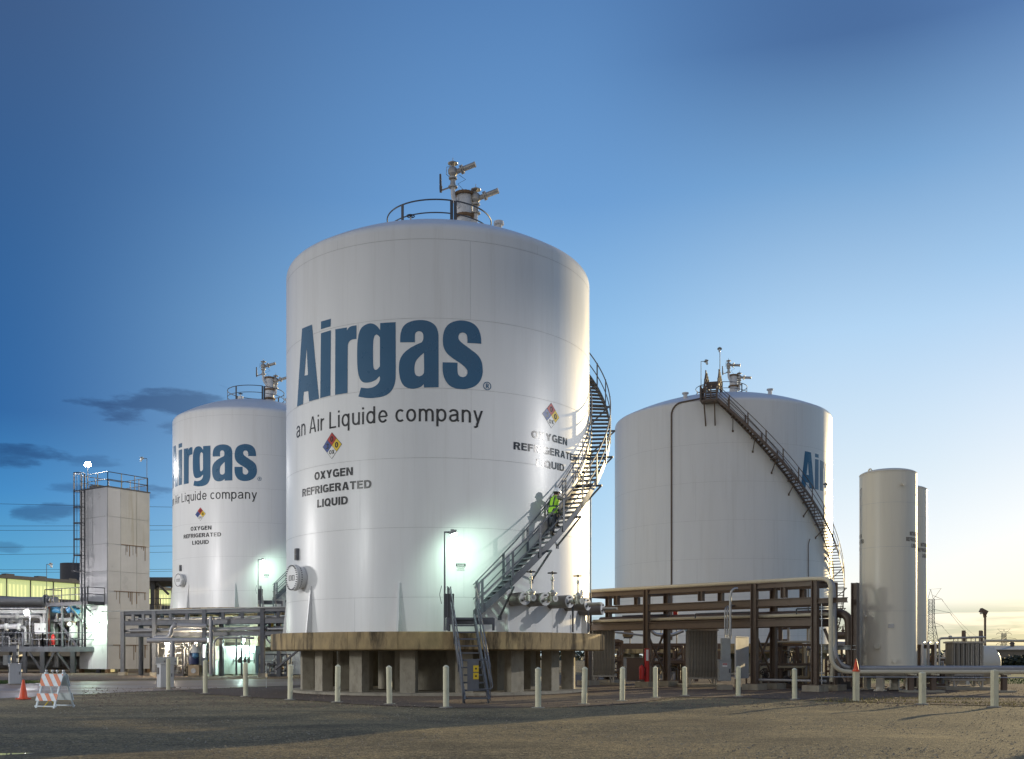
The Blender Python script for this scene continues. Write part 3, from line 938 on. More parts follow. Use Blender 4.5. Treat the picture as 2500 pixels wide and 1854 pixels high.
# ---- stair wound round a tank
def helix_stair(T, root, Ri, Ro, a0, a1, z0, slope, rise, mt, post_step=8, bracket_step=15, rails=True, inner_from=None):
    """z climbs with the angle: z = z0 + slope * |a - a0|; slope in metres per degree"""
    sgn = 1 if a1 > a0 else -1
    zf = lambda a: z0 + slope * abs(a - a0)
    n = max(8, int(abs(a1 - a0) / 2))
    st = MB()
    for r, t in ((Ro, 0.03), (Ri, 0.03)):
        vs = []
        for i in range(n + 1):
            a = a0 + (a1 - a0) * i / n; z = zf(a)
            vs += [pol(r - t / 2, a, z - 0.16), pol(r + t / 2, a, z - 0.16), pol(r + t / 2, a, z + 0.13), pol(r - t / 2, a, z + 0.13)]
        fs = []
        for i in range(n):
            for j in range(4):
                fs.append((4 * i + j, 4 * i + (j + 1) % 4, 4 * i + 4 + (j + 1) % 4, 4 * i + 4 + j))
        fs += [(3, 2, 1, 0), (4 * n, 4 * n + 1, 4 * n + 2, 4 * n + 3)]
        st.add(vs, fs)
    stair = st.build('stair', mt, root, 30, clean=True)
    tread = MB().box((0, -(Ri + Ro) / 2, 0), (0.235, Ro - Ri - 0.04, 0.045)).mesh('tread')
    k = int(slope * abs(a1 - a0) / rise)
    for i in range(1, k + 1):
        a = a0 + sgn * i * rise / slope
        o = link('tread', tread, mt, stair)
        o.rotation_euler = (0, 0, R_(a)); o.location = (0, 0, zf(a))
    if rails:
        rm = MB()
        for r in (Ro + 0.02, Ri - 0.0):
            if r < Ro - 0.1 and inner_from is not None:
                b0 = inner_from
            else: b0 = a0
            for h, rad in ((1.03, 0.026), (0.52, 0.022)):
                rm.tube([pol(r, b0 + (a1 - b0) * i / n, zf(b0 + (a1 - b0) * i / n) + h) for i in range(n + 1)], rad, 6)
        rm.build('handrail', mt, stair)
        a = a0 + sgn * 1.2
        while (a1 - a) * sgn > 0:
            for r in (Ro + 0.035, Ri):
                if r < Ro - 0.1 and inner_from is not None and (a - inner_from) * sgn < 0: continue
                p = pol(r, a, 0)
                MB().box((p.x, p.y, zf(a) + 0.46), (0.095, 0.022, 1.16), rot=Matrix.Rotation(R_(a), 3, 'Z')).build('post', mt, stair)
            a += sgn * post_step
    a = a0 + sgn * bracket_step * 0.8
    while (a1 - a) * sgn > 0:
        z = zf(a) - 0.18
        b = MB()
        b.beam(pol(T.R, a, z), pol(Ro + 0.22, a, z), 0.07, 0.07)
        b.beam(pol(Ro + 0.18, a, z - 0.02), pol(T.R, a - sgn * 0.6, z - 1.0), 0.055, 0.055)
        b.box(pol(T.R + 0.01, a - sgn * 0.6, z - 1.02), (0.14, 0.03, 0.16), rz=R_(a))
        b.build('bracket', mt, stair)
        a += sgn * bracket_step
    return stair


def globe_lamp(foot, h, arm, mt, parent, name='lamp_post', tilt=0.0):
    """a pole with a short arm and a caged globe under a cap; arm is a horizontal vector"""
    foot, arm = V(foot), V(arm)
    topp = foot + V((0, 0, h))
    p = MB().tube([foot, topp, topp + arm * 0.8], 0.028, 6).build(name, mt, parent)
    c = topp + arm
    ax = (Z + arm.normalized() * -0.35 * 1).normalized()
    MB().lathe([(0, 0.12), (0.07, 0.12), (0.09, 0.06), (0.17, 0.03), (0.18, -0.02), (0.10, -0.05), (0.10, -0.08), (0, -0.08)], 12, c, ax).build('lamp_cap', CAB_GREY, p)
    MB().lathe([(0.085, -0.08), (0.085, -0.22), (0.06, -0.28), (0, -0.30)], 12, c, ax).build('lamp_glass', LENS, p)
    return p, c - ax * 0.2


# ================================================================== the front tank
def build_front_tank(root, other=False):
    T = FRONT
    shift = -13.6 if other else 0.0
    tank_shell(T, root)
    ringz = T.dome_z(2.12)
    tank_roof_gear(T, root, 2.12, [-133, -88, -39, 17, 21, 88, 130, 175], (1.03, 0.1), ring_span=(22, 377))
    # lettering
    k, zp = (1.095, 3.2) if other else (1.0, 0.0)
    ur = max(u for u, v in WORD['s'][0])
    wordmark(T, root, shift, k=k, zp=zp, ur=ur)
    registered_mark(T, root, shift, k, zp, ur)
    u0, v0 = uv_of(T, 724.2, 1073.9); u1, v1 = uv_of(T, 1178.9, 1030.9)
    v1 = v0 = zp + ((v0 + v1) / 2 - zp) * k
    u0, u1 = ur + (u0 - ur) * k, ur + (u1 - ur) * k
    words = ('an', 'Air', 'Liquide', 'company')
    ws = [letters_bm(w_, 0.118, 0.135) for w_ in words]
    tot = sum(w_ for _, w_ in ws) + 0.43 * 3
    x_ = u0
    for wd, (bm_, w_) in zip(words, ws):
        bm_.free()
        x2 = x_ + (u1 - u0) * w_ / tot
        text_on(T, wd, x_, x2, v0, v1, 0.60 * k, 'slogan_word', INK_BLACK, root, shift=shift, weight=0.118, gap=0.135)
        x_ = x2 + (u1 - u0) * 0.43 / tot
    rows = []
    for l, r in (((768.1, 1172.9), (861.9, 1161)), ((738.4, 1214.6), (907, 1191))):
        rows.append((*uv_of(T, *l), *uv_of(T, *r)))
    ue, ve = uv_of(T, 849.5, 1231.3)
    w = (rows[0][2] - rows[0][0]) * 0.80
    rows.append((ue - w, ve, ue, ve))
    three_lines(T, root, [(a, (b + d) / 2, c, (b + d) / 2) for a, b, c, d in rows], 0.29, INK_BLACK)
    a, z = T.hit(810.5, 1088.4)
    hazard_diamond(T, root, a, z, 0.47)
    if not other:
        rows = []
        for l, r in (((1297.2, 1067.9), (1384.4, 1089.7)), ((1253.7, 1096.5), (1407.6, 1130.6)), ((1309, 1138.7), (1377, 1151.8))):
            rows.append((*uv_of(T, *l), *uv_of(T, *r)))
        three_lines(T, root, [(a, (b + d) / 2, c, (b + d) / 2) for a, b, c, d in rows], 0.27, INK_BLACK)
        a, z = T.hit(1345.5, 1015)
        hazard_diamond(T, root, a, z, 0.46)
    # blind flange of the manway, with its bolts and two lifting handles
    a, z = T.hit(737, 1412)
    c0, n = pol(T.R, a, z), pol(1, a, 0)
    man = MB().cyl(c0 - n * 0.1, c0 + n * 0.30, 0.41, 32).build('manway', TANK_WHITE, root)
    MB().disc(c0 + n * 0.28, 0.49, n, 36, 0.07).disc(c0 + n * 0.365, 0.49, n, 36, 0.07).build('blind_flange', TANK_WHITE, man)
    bm_ = MB()
    x = n.cross(Z).normalized()
    for k in range(32):
        t = 2 * math.pi * k / 32
        q = c0 + n * 0.32 + (x * math.cos(t) + Z * math.sin(t)) * 0.45
        bm_.cyl(q - n * 0.13, q + n * 0.13, 0.020, 6)
    bm_.build('bolt_circle', STEEL_DARK, man)['kind'] = 'stuff'
    for sx in (-0.13, 0.13):
        q = c0 + n * 0.41 + x * sx
        MB().tube([q + x * 0.09 + Z * 0.08, q + x * 0.09 + Z * -0.1, q - x * 0.07 - Z * 0.1, q - x * 0.07 + Z * 0.08, q + x * 0.09 + Z * 0.08], 0.012, 5).build('handle', STEEL_DARK, man)
    # data plate above it
    a, z = T.hit(728, 1354)
    c1, n1 = pol(T.R + 0.06, a, z), pol(1, a, 0)
    pl = MB().box(c1, (0.20, 0.10, 0.44), rz=R_(a)).build('data_plate', STEEL_GREY, root)
    for dz in (-0.11, 0.10):
        MB().box(c1 + n1 * 0.055 + Z * dz, (0.15, 0.012, 0.17), rz=R_(a)).build('plate', CAB_DARK, pl)
    # anchor gussets along the foot
    for a in (-87.5, -46, -9.3, 26.9, 68, 105, 141, -128, -165):
        p0, p1, p2 = pol(T.R, a, 1.72), pol(T.R, a, 0.0), pol(T.R + 0.24, a, 0.0)
        t = pol(1, a + 90, 0) * 0.035
        q = pol(T.R + 0.05, a, 1.72)
        MB().add([p0 - t, q - t, p2 - t, p1 - t, p0 + t, q + t, p2 + t, p1 + t],
                 [(0, 1, 2, 3), (7, 6, 5, 4), (0, 4, 5, 1), (1, 5, 6, 2), (2, 6, 7, 3), (3, 7, 4, 0)]).build('anchor_gusset', TANK_WHITE, root, 20, True)
    # warning notice
    a, z = T.hit(1125, 1386)
    u = R_(a) * T.R
    sg = wrap_polys(T, [[[(u - 0.17, z - 0.14), (u + 0.17, z - 0.14), (u + 0.17, z + 0.14), (u - 0.17, z + 0.14)]]], 0.006, 'warning_notice', SIGN_WHITE, root)
    wrap_polys(T, [[[(u - 0.17, z + 0.035), (u + 0.17, z + 0.035), (u + 0.17, z + 0.14), (u - 0.17, z + 0.14)]]], 0.009, 'band', INK_BLACK, sg)
    text_on(T, 'DANGER', u - 0.13, u + 0.13, z + 0.055, z + 0.055, 0.062, 'lettering', SIGN_WHITE, sg, bold=0.02, off=0.012)
    for k, t in enumerate(('DO NOT ENTER', 'AUTHORIZED', 'PERSONNEL ONLY')):
        w = 0.15 if k != 1 else 0.12
        text_on(T, t, u - w, u + w, z - 0.01 - k * 0.05, z - 0.01 - k * 0.05, 0.034, 'lettering', INK_BLACK, sg, bold=0.01, off=0.012)
    # stair
    st = helix_stair(T, root, T.R + 0.10, T.R + 0.83, 15.0, 138.0, 0.62, 0.1082, 0.20, STEEL_GREY, post_step=9.2, bracket_step=12.5)
    # conduit up the wall at the right limb
    MB().tube([pol(T.R + 0.06, 83, 1.0), pol(T.R + 0.06, 83, 7.4)], 0.024, 6).build('conduit', STEEL_DARK, root)
    return st


tank_front = thing('storage_tank', 'largest white cylindrical tank in front, blue lettering and a grey stair curving round it', 'tank')
stair_front = build_front_tank(tank_front)
tank_front.location = (*FRONT.c, FRONT.base)

tank_left = thing('storage_tank', 'white lettered tank standing behind and left of the front tank', 'tank')
build_front_tank(tank_left, True)
LEFT_C, LEFT_BASE = (-19.75, 79.0), 4.84
tank_left.location = (*LEFT_C, LEFT_BASE)
tank_left.rotation_euler = (0, 0, R_(9.8))
for o in (tank_front, tank_left): o['group'] = 'white liquid oxygen storage tanks'


# jacketed nozzles with hand valves low on the right of the front tank
def jacketed_nozzle(px, py, L, r, valve=True, a=None):
    T = FRONT
    an, z = T.hit(px, py, T.R + L)
    n = pol(1, an, 0)
    c0 = pol(T.R - 0.05, an, z); c1 = pol(T.R + L, an, z)
    j = MB().cyl(c0, c1, r, 26).build('jacketed_nozzle', CAN_GREY, tank_front)
    MB().disc(c1 + n * 0.012, r * 0.985, n, 26, 0.03).build('end_plate', PIPE_WHITE, j)
    x = n.cross(Z).normalized()
    for k in range(3):
        t = R_(90 + 120 * k)
        q = c1 + n * 0.04 + (x * math.cos(t) + Z * math.sin(t)) * r * 0.62
        MB().box(q, (0.07, 0.06, 0.05), rz=R_(an)).build('lug', CAB_DARK, j)
    e = c1 + n * 0.60
    MB().tube([c1, e], 0.062, 10).build('pipe', ALU, j)
    if valve:
        v = MB()
        b = c1 + n * 0.42
        v.lathe([(0, -0.10), (0.10, -0.10), (0.11, 0.1), (0.13, 0.12), (0.13, 0.17), (0.17, 0.17), (0.17, 0.22), (0.10, 0.23), (0.05, 0.3), (0.032, 0.32), (0.03, 0.62),
                 (0.055, 0.64), (0.05, 0.74), (0.02, 0.76), (0.02, 0.92), (0, 0.92)], 12, b)
        v.disc(b - n * 0.16, 0.12, n, 14, 0.04); v.disc(b + n * 0.16, 0.12, n, 14, 0.04)
        vo = v.build('valve', ALU, j)
        hand_wheel(b + Z * 0.90, 0.16, HANDWHEEL, vo)
    return j


for k, (px, py) in enumerate([(1281, 1461.5), (1330.5, 1463.5), (1389.5, 1469), (1433.5, 1475.6), (1470, 1487)]):
    # the measured points are yard heights; hit() already returns heights above the tank's foot
    jacketed_nozzle(px, py, 0.9, 0.235, valve=k < 3)
MB().tube([pol(FRONT.R + 0.5, 52, 0.02), pol(FRONT.R + 0.5, 52, 1.0)], 0.035, 8).build('nozzle_prop', STEEL_DARK, tank_front)
MB().tube([pol(FRONT.R + 0.62, 60, 0.02), pol(FRONT.R + 0.62, 60, 1.0)], 0.035, 8).build('nozzle_prop', STEEL_DARK, tank_front)


# landing, lower flight and lamp post of the front tank's stair; copied in spirit on the left tank
def lower_flight(root, T, foot_z, lamp=True):
    """in the tank's own frame; foot_z is the ground below the tank's base"""
    c = FRONT.c
    w2l = lambda x, y, z: V((x - c[0], y - c[1], z - FRONT.base))
    A0, A1 = w2l(-1.40, 30.45, foot_z + FRONT.base), w2l(-0.68, 30.45, foot_z + FRONT.base)     # foot
    B0, B1 = w2l(-2.00, 34.15, 2.72), w2l(-1.26, 34.15, 2.72)                                   # head
    fl = MB()
    for a, b in ((A0, B0), (A1, B1)): fl.channel(a + Z * 0.05, b, 0.06, 0.24, 0.018)
    fo = fl.build('lower_flight', STEEL_GREY, root)
    nst = 12
    for i in range(nst):
        t = (i + 0.7) / nst
        p, q = A0.lerp(B0, t), A1.lerp(B1, t)
        MB().beam(p, q, 0.24, 0.045).build('tread', STEEL_GREY, fo)
    for a, b, s in ((A0, B0, -1), (A1, B1, 1)):
        rl = MB()
        for h in (1.0, 0.55): rl.tube([a.lerp(b, 0.03) + Z * h + V((s * 0.05, 0, 0)), b + Z * h + V((s * 0.05, 0, 0))], 0.025, 6)
        rl.build('handrail', STEEL_GREY, fo)
        for t in (0.03, 0.36, 0.68, 0.99):
            p = a.lerp(b, t) + V((s * 0.05, 0, 0))
            MB().box(p + Z * 0.5, (0.025, 0.09, 1.1)).build('post', STEEL_GREY, fo)
    # toe boards at the head
    g = MB().box(A0.lerp(A1, 0.34) + V((0, -0.06, 0.86)), (0.34, 0.03, 0.95)).build('gate_panel', STEEL_GREY, fo)
    for dz in (0.10, -0.12):
        s = MB().box(A0.lerp(A1, 0.46) + V((0, -0.085, 0.95 + dz)), (0.16, 0.012, 0.19)).build('warning_plate', SIGN_YELLOW, g)
        MB().box(A0.lerp(A1, 0.46) + V((0, -0.094, 0.95 + dz)), (0.05, 0.006, 0.05), rot=Matrix.Rotation(R_(45), 3, 'Y')).build('symbol', INK_BLACK, s)
    gp = bend([A0.lerp(A1, 0.5) + V((0, -0.06, 1.32)), A1 + V((-0.02, -0.06, 1.32)), A1 + V((0.12, -0.06, 0.45)), A0.lerp(A1, 0.2) + V((0, -0.06, 0.42))], 0.12)
    MB().tube(gp, 0.024, 6).build('gate_bar', STEEL_GREY, fo)
    # landing
    l0, l1 = w2l(-2.15, 34.1, 2.68), w2l(-0.62, 35.15, 2.68)
    mid = (l0 + l1) / 2
    ld = MB().box(mid, (l1.x - l0.x, l1.y - l0.y, 0.05)).box(V((mid.x, l0.y, mid.z - 0.1)), (l1.x - l0.x, 0.06, 0.22)).box(V((l0.x, mid.y, mid.z - 0.1)), (0.06, l1.y - l0.y, 0.22))
    ld = ld.build('landing', STEEL_GREY, root)
    for p in (V((l0.x, l0.y, 0)), V((l1.x, l0.y, 0)), V((l0.x, l1.y - 0.1, 0))):
        MB().box((p.x, p.y, (mid.z + 0.0) / 2), (0.09, 0.09, mid.z)).build('leg', STEEL_GREY, ld)
    rl = MB()
    for h in (1.05, 0.55): rl.tube([V((l0.x, l0.y + 0.05, mid.z + h)), V((l0.x, l1.y, mid.z + h))], 0.025, 6)
    rl.build('guard_rail', STEEL_GREY, ld)
    for y in (l0.y + 0.05, mid.y, l1.y): MB().box((l0.x, y, mid.z + 0.5), (0.025, 0.1, 1.1)).build('post', STEEL_GREY, ld)
    MB().box((l0.x + 0.05, l0.y + 0.03, mid.z + 0.42), (0.34, 0.03, 0.8)).build('kick_plate', STEEL_DARK, ld)
    # lamp post
    f = V((l0.x - 0.1, l0.y + 0.1, 0.0))
    top = w2l(0, 0, 5.56).z
    lp = MB().tube([f, V((f.x, f.y, top)), V((f.x + 0.16, f.y + 0.02, top))], 0.035, 8).tube([V((f.x - 0.1, f.y, 0.9)), V((f.x - 0.17, f.y, 1.2)), V((f.x - 0.1, f.y, 1.5))], 0.012, 5).build('lamp_post', STEEL_GREY, root)
    hc = V((f.x + 0.28, f.y + 0.06, top))
    MB().box(hc, (0.26, 0.2, 0.1), rot=Matrix.Rotation(R_(-18), 3, 'Y')).box(hc + V((-0.02, 0, 0.07)), (0.12, 0.1, 0.06)).build('lamp_head', CAB_GREY, lp)
    return lp, hc


LAMP_EMIT = mat('lamp_lit_glass', (0.9, 0.95, 0.9), 0.3, emit=(0.80, 1.0, 0.86), emit_s=60)
LAMP_WHITE = mat('lamp_lit_white', (0.95, 0.95, 0.95), 0.3, emit=(1.0, 0.97, 0.95), emit_s=120)
LAMP_WARM = mat('lamp_lit_warm', (0.95, 0.9, 0.8), 0.3, emit=(1.0, 0.84, 0.60), emit_s=80)


def lamp_light(name, loc, power, color, size=0.12, aim=None, spot=None, blend=0.6):
    ld = bpy.data.lights.new(name, 'SPOT' if spot else 'POINT')
    ld.energy = power; ld.color = color; ld.shadow_soft_size = size
    if spot: ld.spot_size = R_(spot); ld.spot_blend = blend
    o = bpy.data.objects.new(name, ld); COL.objects.link(o); o.location = loc
    if aim is not None: o.rotation_euler = (V(loc) - V(aim)).to_track_quat('Z', 'Y').to_euler()
    return o


for root, T, fz in ((tank_front, FRONT, -2.27), (tank_left, FRONT, -2.27)):
    lp, hc = lower_flight(root, T, fz)
    MB().box(hc + V((0.02, 0.05, -0.075)), (0.20, 0.16, 0.05), rot=Matrix.Rotation(R_(-18), 3, 'Y')).build('lamp_glass', LAMP_EMIT, lp)
    Mx = Matrix.Translation(root.location) @ Matrix.Rotation(root.rotation_euler.z, 4, 'Z')
    lamp_light('stair_lamp', Mx @ (hc + V((0.05, 0.06, -0.16))), 240 if root is tank_front else 270, (0.68, 1.0, 0.80), 0.10,
               Mx @ (hc + V((1.3, 1.9, -1.7))), 168, 1.0)


# ================================================================== concrete bases
def concrete_base(name, label, c, z_top, R, thick, rings, pad_r, ground=0.0, col=0.56, core=None):
    root = thing(name, label, 'tank base', (*c, ground))
    o = V((*c, 0))
    # the drum is cast in bays with a form line between
    n = 22
    for k in range(n):
        a0, a1 = 360 / n * k + 0.06, 360 / n * (k + 1) - 0.06
        prof = [(R - 0.5, z_top - thick), (R - 0.04, z_top - thick), (R, z_top - thick + 0.04), (R, z_top - 0.03), (R - 0.03, z_top), (0.2, z_top)]
        MB().lathe(prof, 6, o, Z, R_(a0), R_(a1)).build('slab_bay', CONCRETE, root, 30)
    MB().lathe([(0.01, z_top - thick - 0.002), (R - 0.3, z_top - thick - 0.002), (R - 0.3, z_top - 0.02)], 48, o).build('slab_core', CONCRETE, root)
    MB().lathe([(pad_r, ground), (pad_r, ground + 0.09), (pad_r - 0.05, ground + 0.11), (0.01, ground + 0.11)], 64, o).build('pad', CONCRETE_PALE, root, 30)
    if core:
        MB().lathe([(core, ground + 0.1), (core, z_top - thick)], 28, o).build('core_wall', CONCRETE_PALE, root, 40)
    for rr, cnt, ph in rings:
        for k in range(cnt):
            a = ph + 360 / cnt * k
            p = o + pol(rr, a, 0)
            mb = MB().box((p.x, p.y, (z_top - thick + ground) / 2 + 0.05), (col, col * 0.8, z_top - thick - ground - 0.12), rz=R_(a))
            mb.build('column', CONCRETE_PALE, root, 0)
    return root


concrete_base('tank_base', 'stained round concrete slab on columns under the front tank', FRONT.c, FRONT.base - 0.003, 6.72, 0.64,
              [(5.35, 17, -50), (3.9, 13, 12)], 5.95, core=2.5)
concrete_base('tank_base', 'round concrete slab under the tank behind the brown pipe rack', RIGHT.c, RIGHT.base - 0.003, 9.6, 0.75,
              [(8.3, 20, 5), (6.2, 16, 0)], 9.0, core=4.6)
concrete_base('tank_base', 'concrete slab under the left lettered tank, mostly hidden by grey steelwork', LEFT_C, LEFT_BASE - 0.003, 6.72, 0.64,
              [(4.2, 10, 12)], 5.95)


# ================================================================== the right tank
tank_right = thing('storage_tank', 'white tank on the right with a brown stair climbing across its front', 'tank', group='white liquid oxygen storage tanks')
def build_right_tank(root):
    T = RIGHT
    tank_shell(T, root, 6)
    tank_roof_gear(T, root, 2.12, [-66, -10, 40, 86, 130, 180, -120], (1.05, 0.1), horn_a=-6)
    st = helix_stair(T, root, T.R + 0.12, T.R + 0.92, 97.0, -13.0, 0.35, 0.1630, 0.215, STEEL_FLARE_BROWN, post_step=8.0, bracket_step=9.6)
    # head platform and the short flight on to the roof
    zt = 0.35 + 0.163 * 110
    pf = MB()
    pts = [pol(T.R + 0.1, -13, zt), pol(T.R + 1.0, -13, zt), pol(T.R + 1.0, -20.5, zt), pol(T.R + 0.1, -20.5, zt)]
    pf.add([p - Z * 0.12 for p in pts] + [p + Z * 0.02 for p in pts], [(3, 2, 1, 0), (4, 5, 6, 7), (0, 1, 5, 4), (1, 2, 6, 5), (2, 3, 7, 6), (3, 0, 4, 7)])
    po = pf.build('head_platform', STEEL_FLARE_BROWN, root, 20, True)
    rl = MB()
    for h in (1.05, 0.55, 0.2): rl.tube([pol(T.R + 1.0, -13.5, zt + h), pol(T.R + 1.0, -20.5, zt + h), pol(T.R + 0.15, -20.5, zt + h)], 0.035, 6)
    rl.build('guard_rail', STEEL_FLARE_BROWN, po)
    for a, r in ((-13.6, 1.0), (-16, 1.0), (-18.2, 1.0), (-20.5, 1.0), (-20.5, 0.5), (-20.5, 0.15)):
        MB().box(pol(T.R + r, a, zt + 0.5), (0.09, 0.05, 1.15), rz=R_(a)).build('post', STEEL_FLARE_BROWN, po)
    MB().box(pol(T.R + 0.55, -20.6, zt + 0.45), (0.04, 0.85, 0.9), rz=R_(-20.6)).build('side_panel', STEEL_FLARE_BROWN, po)
    for a in (-14.5, -19):
        MB().beam(pol(T.R + 0.95, a, zt - 0.12), pol(T.R, a, zt - 1.75), 0.09, 0.09).build('bracket', STEEL_FLARE_BROWN, po)
    # steep flight going in over the rim
    n0, x0 = pol(1, -16.5, 0), pol(1, -16.5 + 90, 0)
    base = pol(T.R + 0.55, -16.5, zt)
    head = pol(T.R - 1.15, -16.5, zt + 1.75)
    fl = MB()
    for s in (-0.42, 0.42): fl.beam(base + x0 * s, head + x0 * s, 0.06, 0.24)
    fo = fl.build('roof_flight', STEEL_FLARE_BROWN, root)
    for i in range(8):
        p = base.lerp(head, (i + 0.6) / 8)
        MB().beam(p - x0 * 0.40, p + x0 * 0.40, 0.2, 0.05).build('tread', STEEL_FLARE_BROWN, fo)
    dk = MB().box(head - n0 * 0.55 + Z * 0.03, (0.95, 1.1, 0.22), rz=R_(-16.5)).build('roof_landing', STEEL_FLARE_BROWN, root)
    down = pol(T.R - 3.2, -16.5, T.dome_z(T.R - 3.2))
    dn = MB()
    for s in (-0.42, 0.42): dn.beam(head - n0 * 1.0 + x0 * s, down + x0 * s, 0.06, 0.22)
    do = dn.build('roof_flight', STEEL_FLARE_BROWN, root)
    for s in (-0.5, 0.5):
        r2 = MB()
        for h in (1.0, 0.55):
            r2.tube([base + x0 * s + Z * h, head + x0 * s + Z * h, head - n0 * 0.9 + x0 * s + Z * h, down + x0 * s + Z * h], 0.032, 6)
        r2.build('handrail', STEEL_FLARE_BROWN, fo)
        for p in (base, base.lerp(head, 0.5), head, head - n0 * 0.9, (head - n0).lerp(down, 0.5), down):
            MB().box(p + x0 * s + Z * 0.5, (0.10, 0.04, 1.1), rz=R_(-16.5)).build('post', STEEL_FLARE_BROWN, fo)
    globe_lamp(pol(T.R + 1.0, -20.2, zt), 2.9, x0 * 0.38, STEEL_DARK, root)
    globe_lamp(head + x0 * 0.55 - n0 * 0.2, 2.6, n0 * 0.25, STEEL_DARK, root)
    a = 43.5
    globe_lamp(pol(T.R + 0.95, a, 0.35 + 0.163 * (97 - a) + 0.2), 3.0, pol(1, a - 90, 0) * 0.4, STEEL_DARK, root)
    # conduits down the wall
    a1, _ = T.hit(1640, 1200)
    cz = MB().tube(bend([pol(T.R + 0.06, a1, 0.3), pol(T.R + 0.06, a1, T.wall - 0.4), pol(T.R + 0.06, a1 + 3, T.wall + 0.15), pol(T.R + 0.06, -21, T.wall + 0.3)], 0.4), 0.06, 6)
    cz.build('conduit', STEEL_FLARE_BROWN, root)
    a2, _ = T.hit(1972, 1350)
    MB().tube(bend([pol(T.R + 0.06, a2, 0.3), pol(T.R + 0.06, a2, 7.7), pol(T.R + 0.06, a2 + 1.2, 8.1)], 0.3), 0.03, 6).build('conduit', STEEL_FLARE_BROWN, root)
    # roof nozzles
    for a, r in ((-33, T.R - 1.4), (28, T.R - 3.0)):
        p = pol(r, a, T.dome_z(r))
        MB().lathe([(0.16, -0.1), (0.16, 0.3), (0.26, 0.3), (0.26, 0.4), (0, 0.4)], 14, p).build('roof_nozzle', PIPE_WHITE, root)
    # lettering at the right limb
    a_, z_ = T.hit(1955, 1190)
    u_ = R_(a_) * T.R
    lo = min(u for l in WORD['A'] for u, v in l[:]) if False else min(u for u, v in WORD['A'][0])
    zl = min(v for u, v in WORD['A'][0])
    wordmark(T, root, 0.0, dz=z_ - zl, du=u_ - lo)
build_right_tank(tank_right)
tank_right.location = (*RIGHT.c, RIGHT.base)

# roof nozzles of the lettered tanks
for root in (tank_front, tank_left):
    T = FRONT
    p = V((2.46, -2.4, T.dome_z(math.hypot(2.46, 2.4))))
    MB().lathe([(0.12, -0.1), (0.12, 0.26), (0.20, 0.26), (0.20, 0.31), (0.19, 0.33), (0.19, 0.38), (0, 0.38)], 16, p).build('roof_nozzle', PIPE_WHITE, root)
    p = V((-0.95, -2.3, T.dome_z(math.hypot(0.95, 2.3))))
    s = MB().lathe([(0.2, -0.1), (0.2, 0.16), (0, 0.16)], 16, p).lathe([(0.05, 0.16), (0.03, 0.3), (0.02, 0.42), (0, 0.42)], 8, p).build('roof_nozzle', PIPE_WHITE, root)
    hand_wheel(p + Z * 0.38, 0.15, HANDWHEEL, s)

# ================================================================== roads, beds, grass, puddle
def sheet(name, pts, z, material, jag=0.0, seed=1, kind='structure'):
    rnd = random.Random(seed)
    loop = []
    n = len(pts)
    for i in range(n):
        a, b = V((*pts[i], 0)), V((*pts[(i + 1) % n], 0))
        k = max(1, int((b - a).length / 0.6)) if jag else 1
        for j in range(k):
            p = a.lerp(b, j / k)
            if jag: p += V((rnd.uniform(-jag, jag), rnd.uniform(-jag, jag), 0))
            loop.append((p.x, p.y, z))
    tri = tessellate_polygon([[V(p) for p in loop]])
    tri = [tuple(t) if (V(loop[t[1]]) - V(loop[t[0]])).cross(V(loop[t[2]]) - V(loop[t[0]])).z > 0 else tuple(reversed(t)) for t in tri]
    o = MB().add(loop, tri).build(name, material, None, 0)
    return setting(o, kind)


sheet('road', [(-46, -8), (-17.3, 33.8), (-15.3, 39.6), (-12.6, 45.5), (-9.6, 50.5), (-7.5, 56), (-6, 70), (-13, 64), (-17, 60.5), (-21, 58.5), (-25, 55.5), (-27, 51), (-60, 49), (-90, 20)], 0.006, ROAD_MAT, 0.10, 3)
sheet('gravel_bed', [(-13.8, 42.2), (-11.6, 38.2), (-9.2, 35.6), (-6.9, 33.0), (-5.2, 31.0), (-3.6, 29.3), (-1.7, 28.1), (0.9, 28.1), (2.8, 29.4), (4.2, 31.6), (5.6, 35.3), (8.0, 34.6), (10.2, 32.4),
      (12.0, 30.2), (15.5, 28.4), (26, 27.5), (60, 40), (60, 75), (-5.2, 75), (-6.6, 57), (-8.8, 50.6), (-11.9, 45.4)], 0.010, DIRT, 0.12, 5)
sheet('gravel_bed', [(-60, 59), (-33, 56.5), (-24.5, 58.2), (-20.5, 61), (-16.5, 63), (-12.6, 66.5), (-5.4, 72), (-5.4, 96), (-75, 96)], 0.008, DIRT, 0.15, 8)
GRASS_BASE = mat('grass_soil', (0.05, 0.085, 0.02), 0.9, var=0.3, scale=6)
GRASS_DRY = mat('dry_grass_soil', (0.12, 0.11, 0.035), 0.9, var=0.3, scale=6)
lawn = sheet('lawn', [(-60, 50.2), (-25.8, 51.2), (-23.2, 54.2), (-25, 56.0), (-33, 56.2), (-60, 58)], 0.012, GRASS_BASE, 0.1, 9)
lawn2 = sheet('lawn', [(14, 52), (70, 49), (90, 90), (34, 100), (19, 66)], 0.014, GRASS_BASE, 0.2, 10)

m = mat('puddle_water', (0.02, 0.024, 0.03), 0.05, var=0.02, rvar=0.02)
sheet('puddle', [(-9.0, 13.4), (-7.7, 15.0), (-7.0, 15.15), (-6.4, 15.0), (-5.9, 15.1), (-5.5, 14.8), (-6.2, 14.5), (-6.8, 13.9), (-7.6, 13.1)], 0.004, m, 0.10, 12)


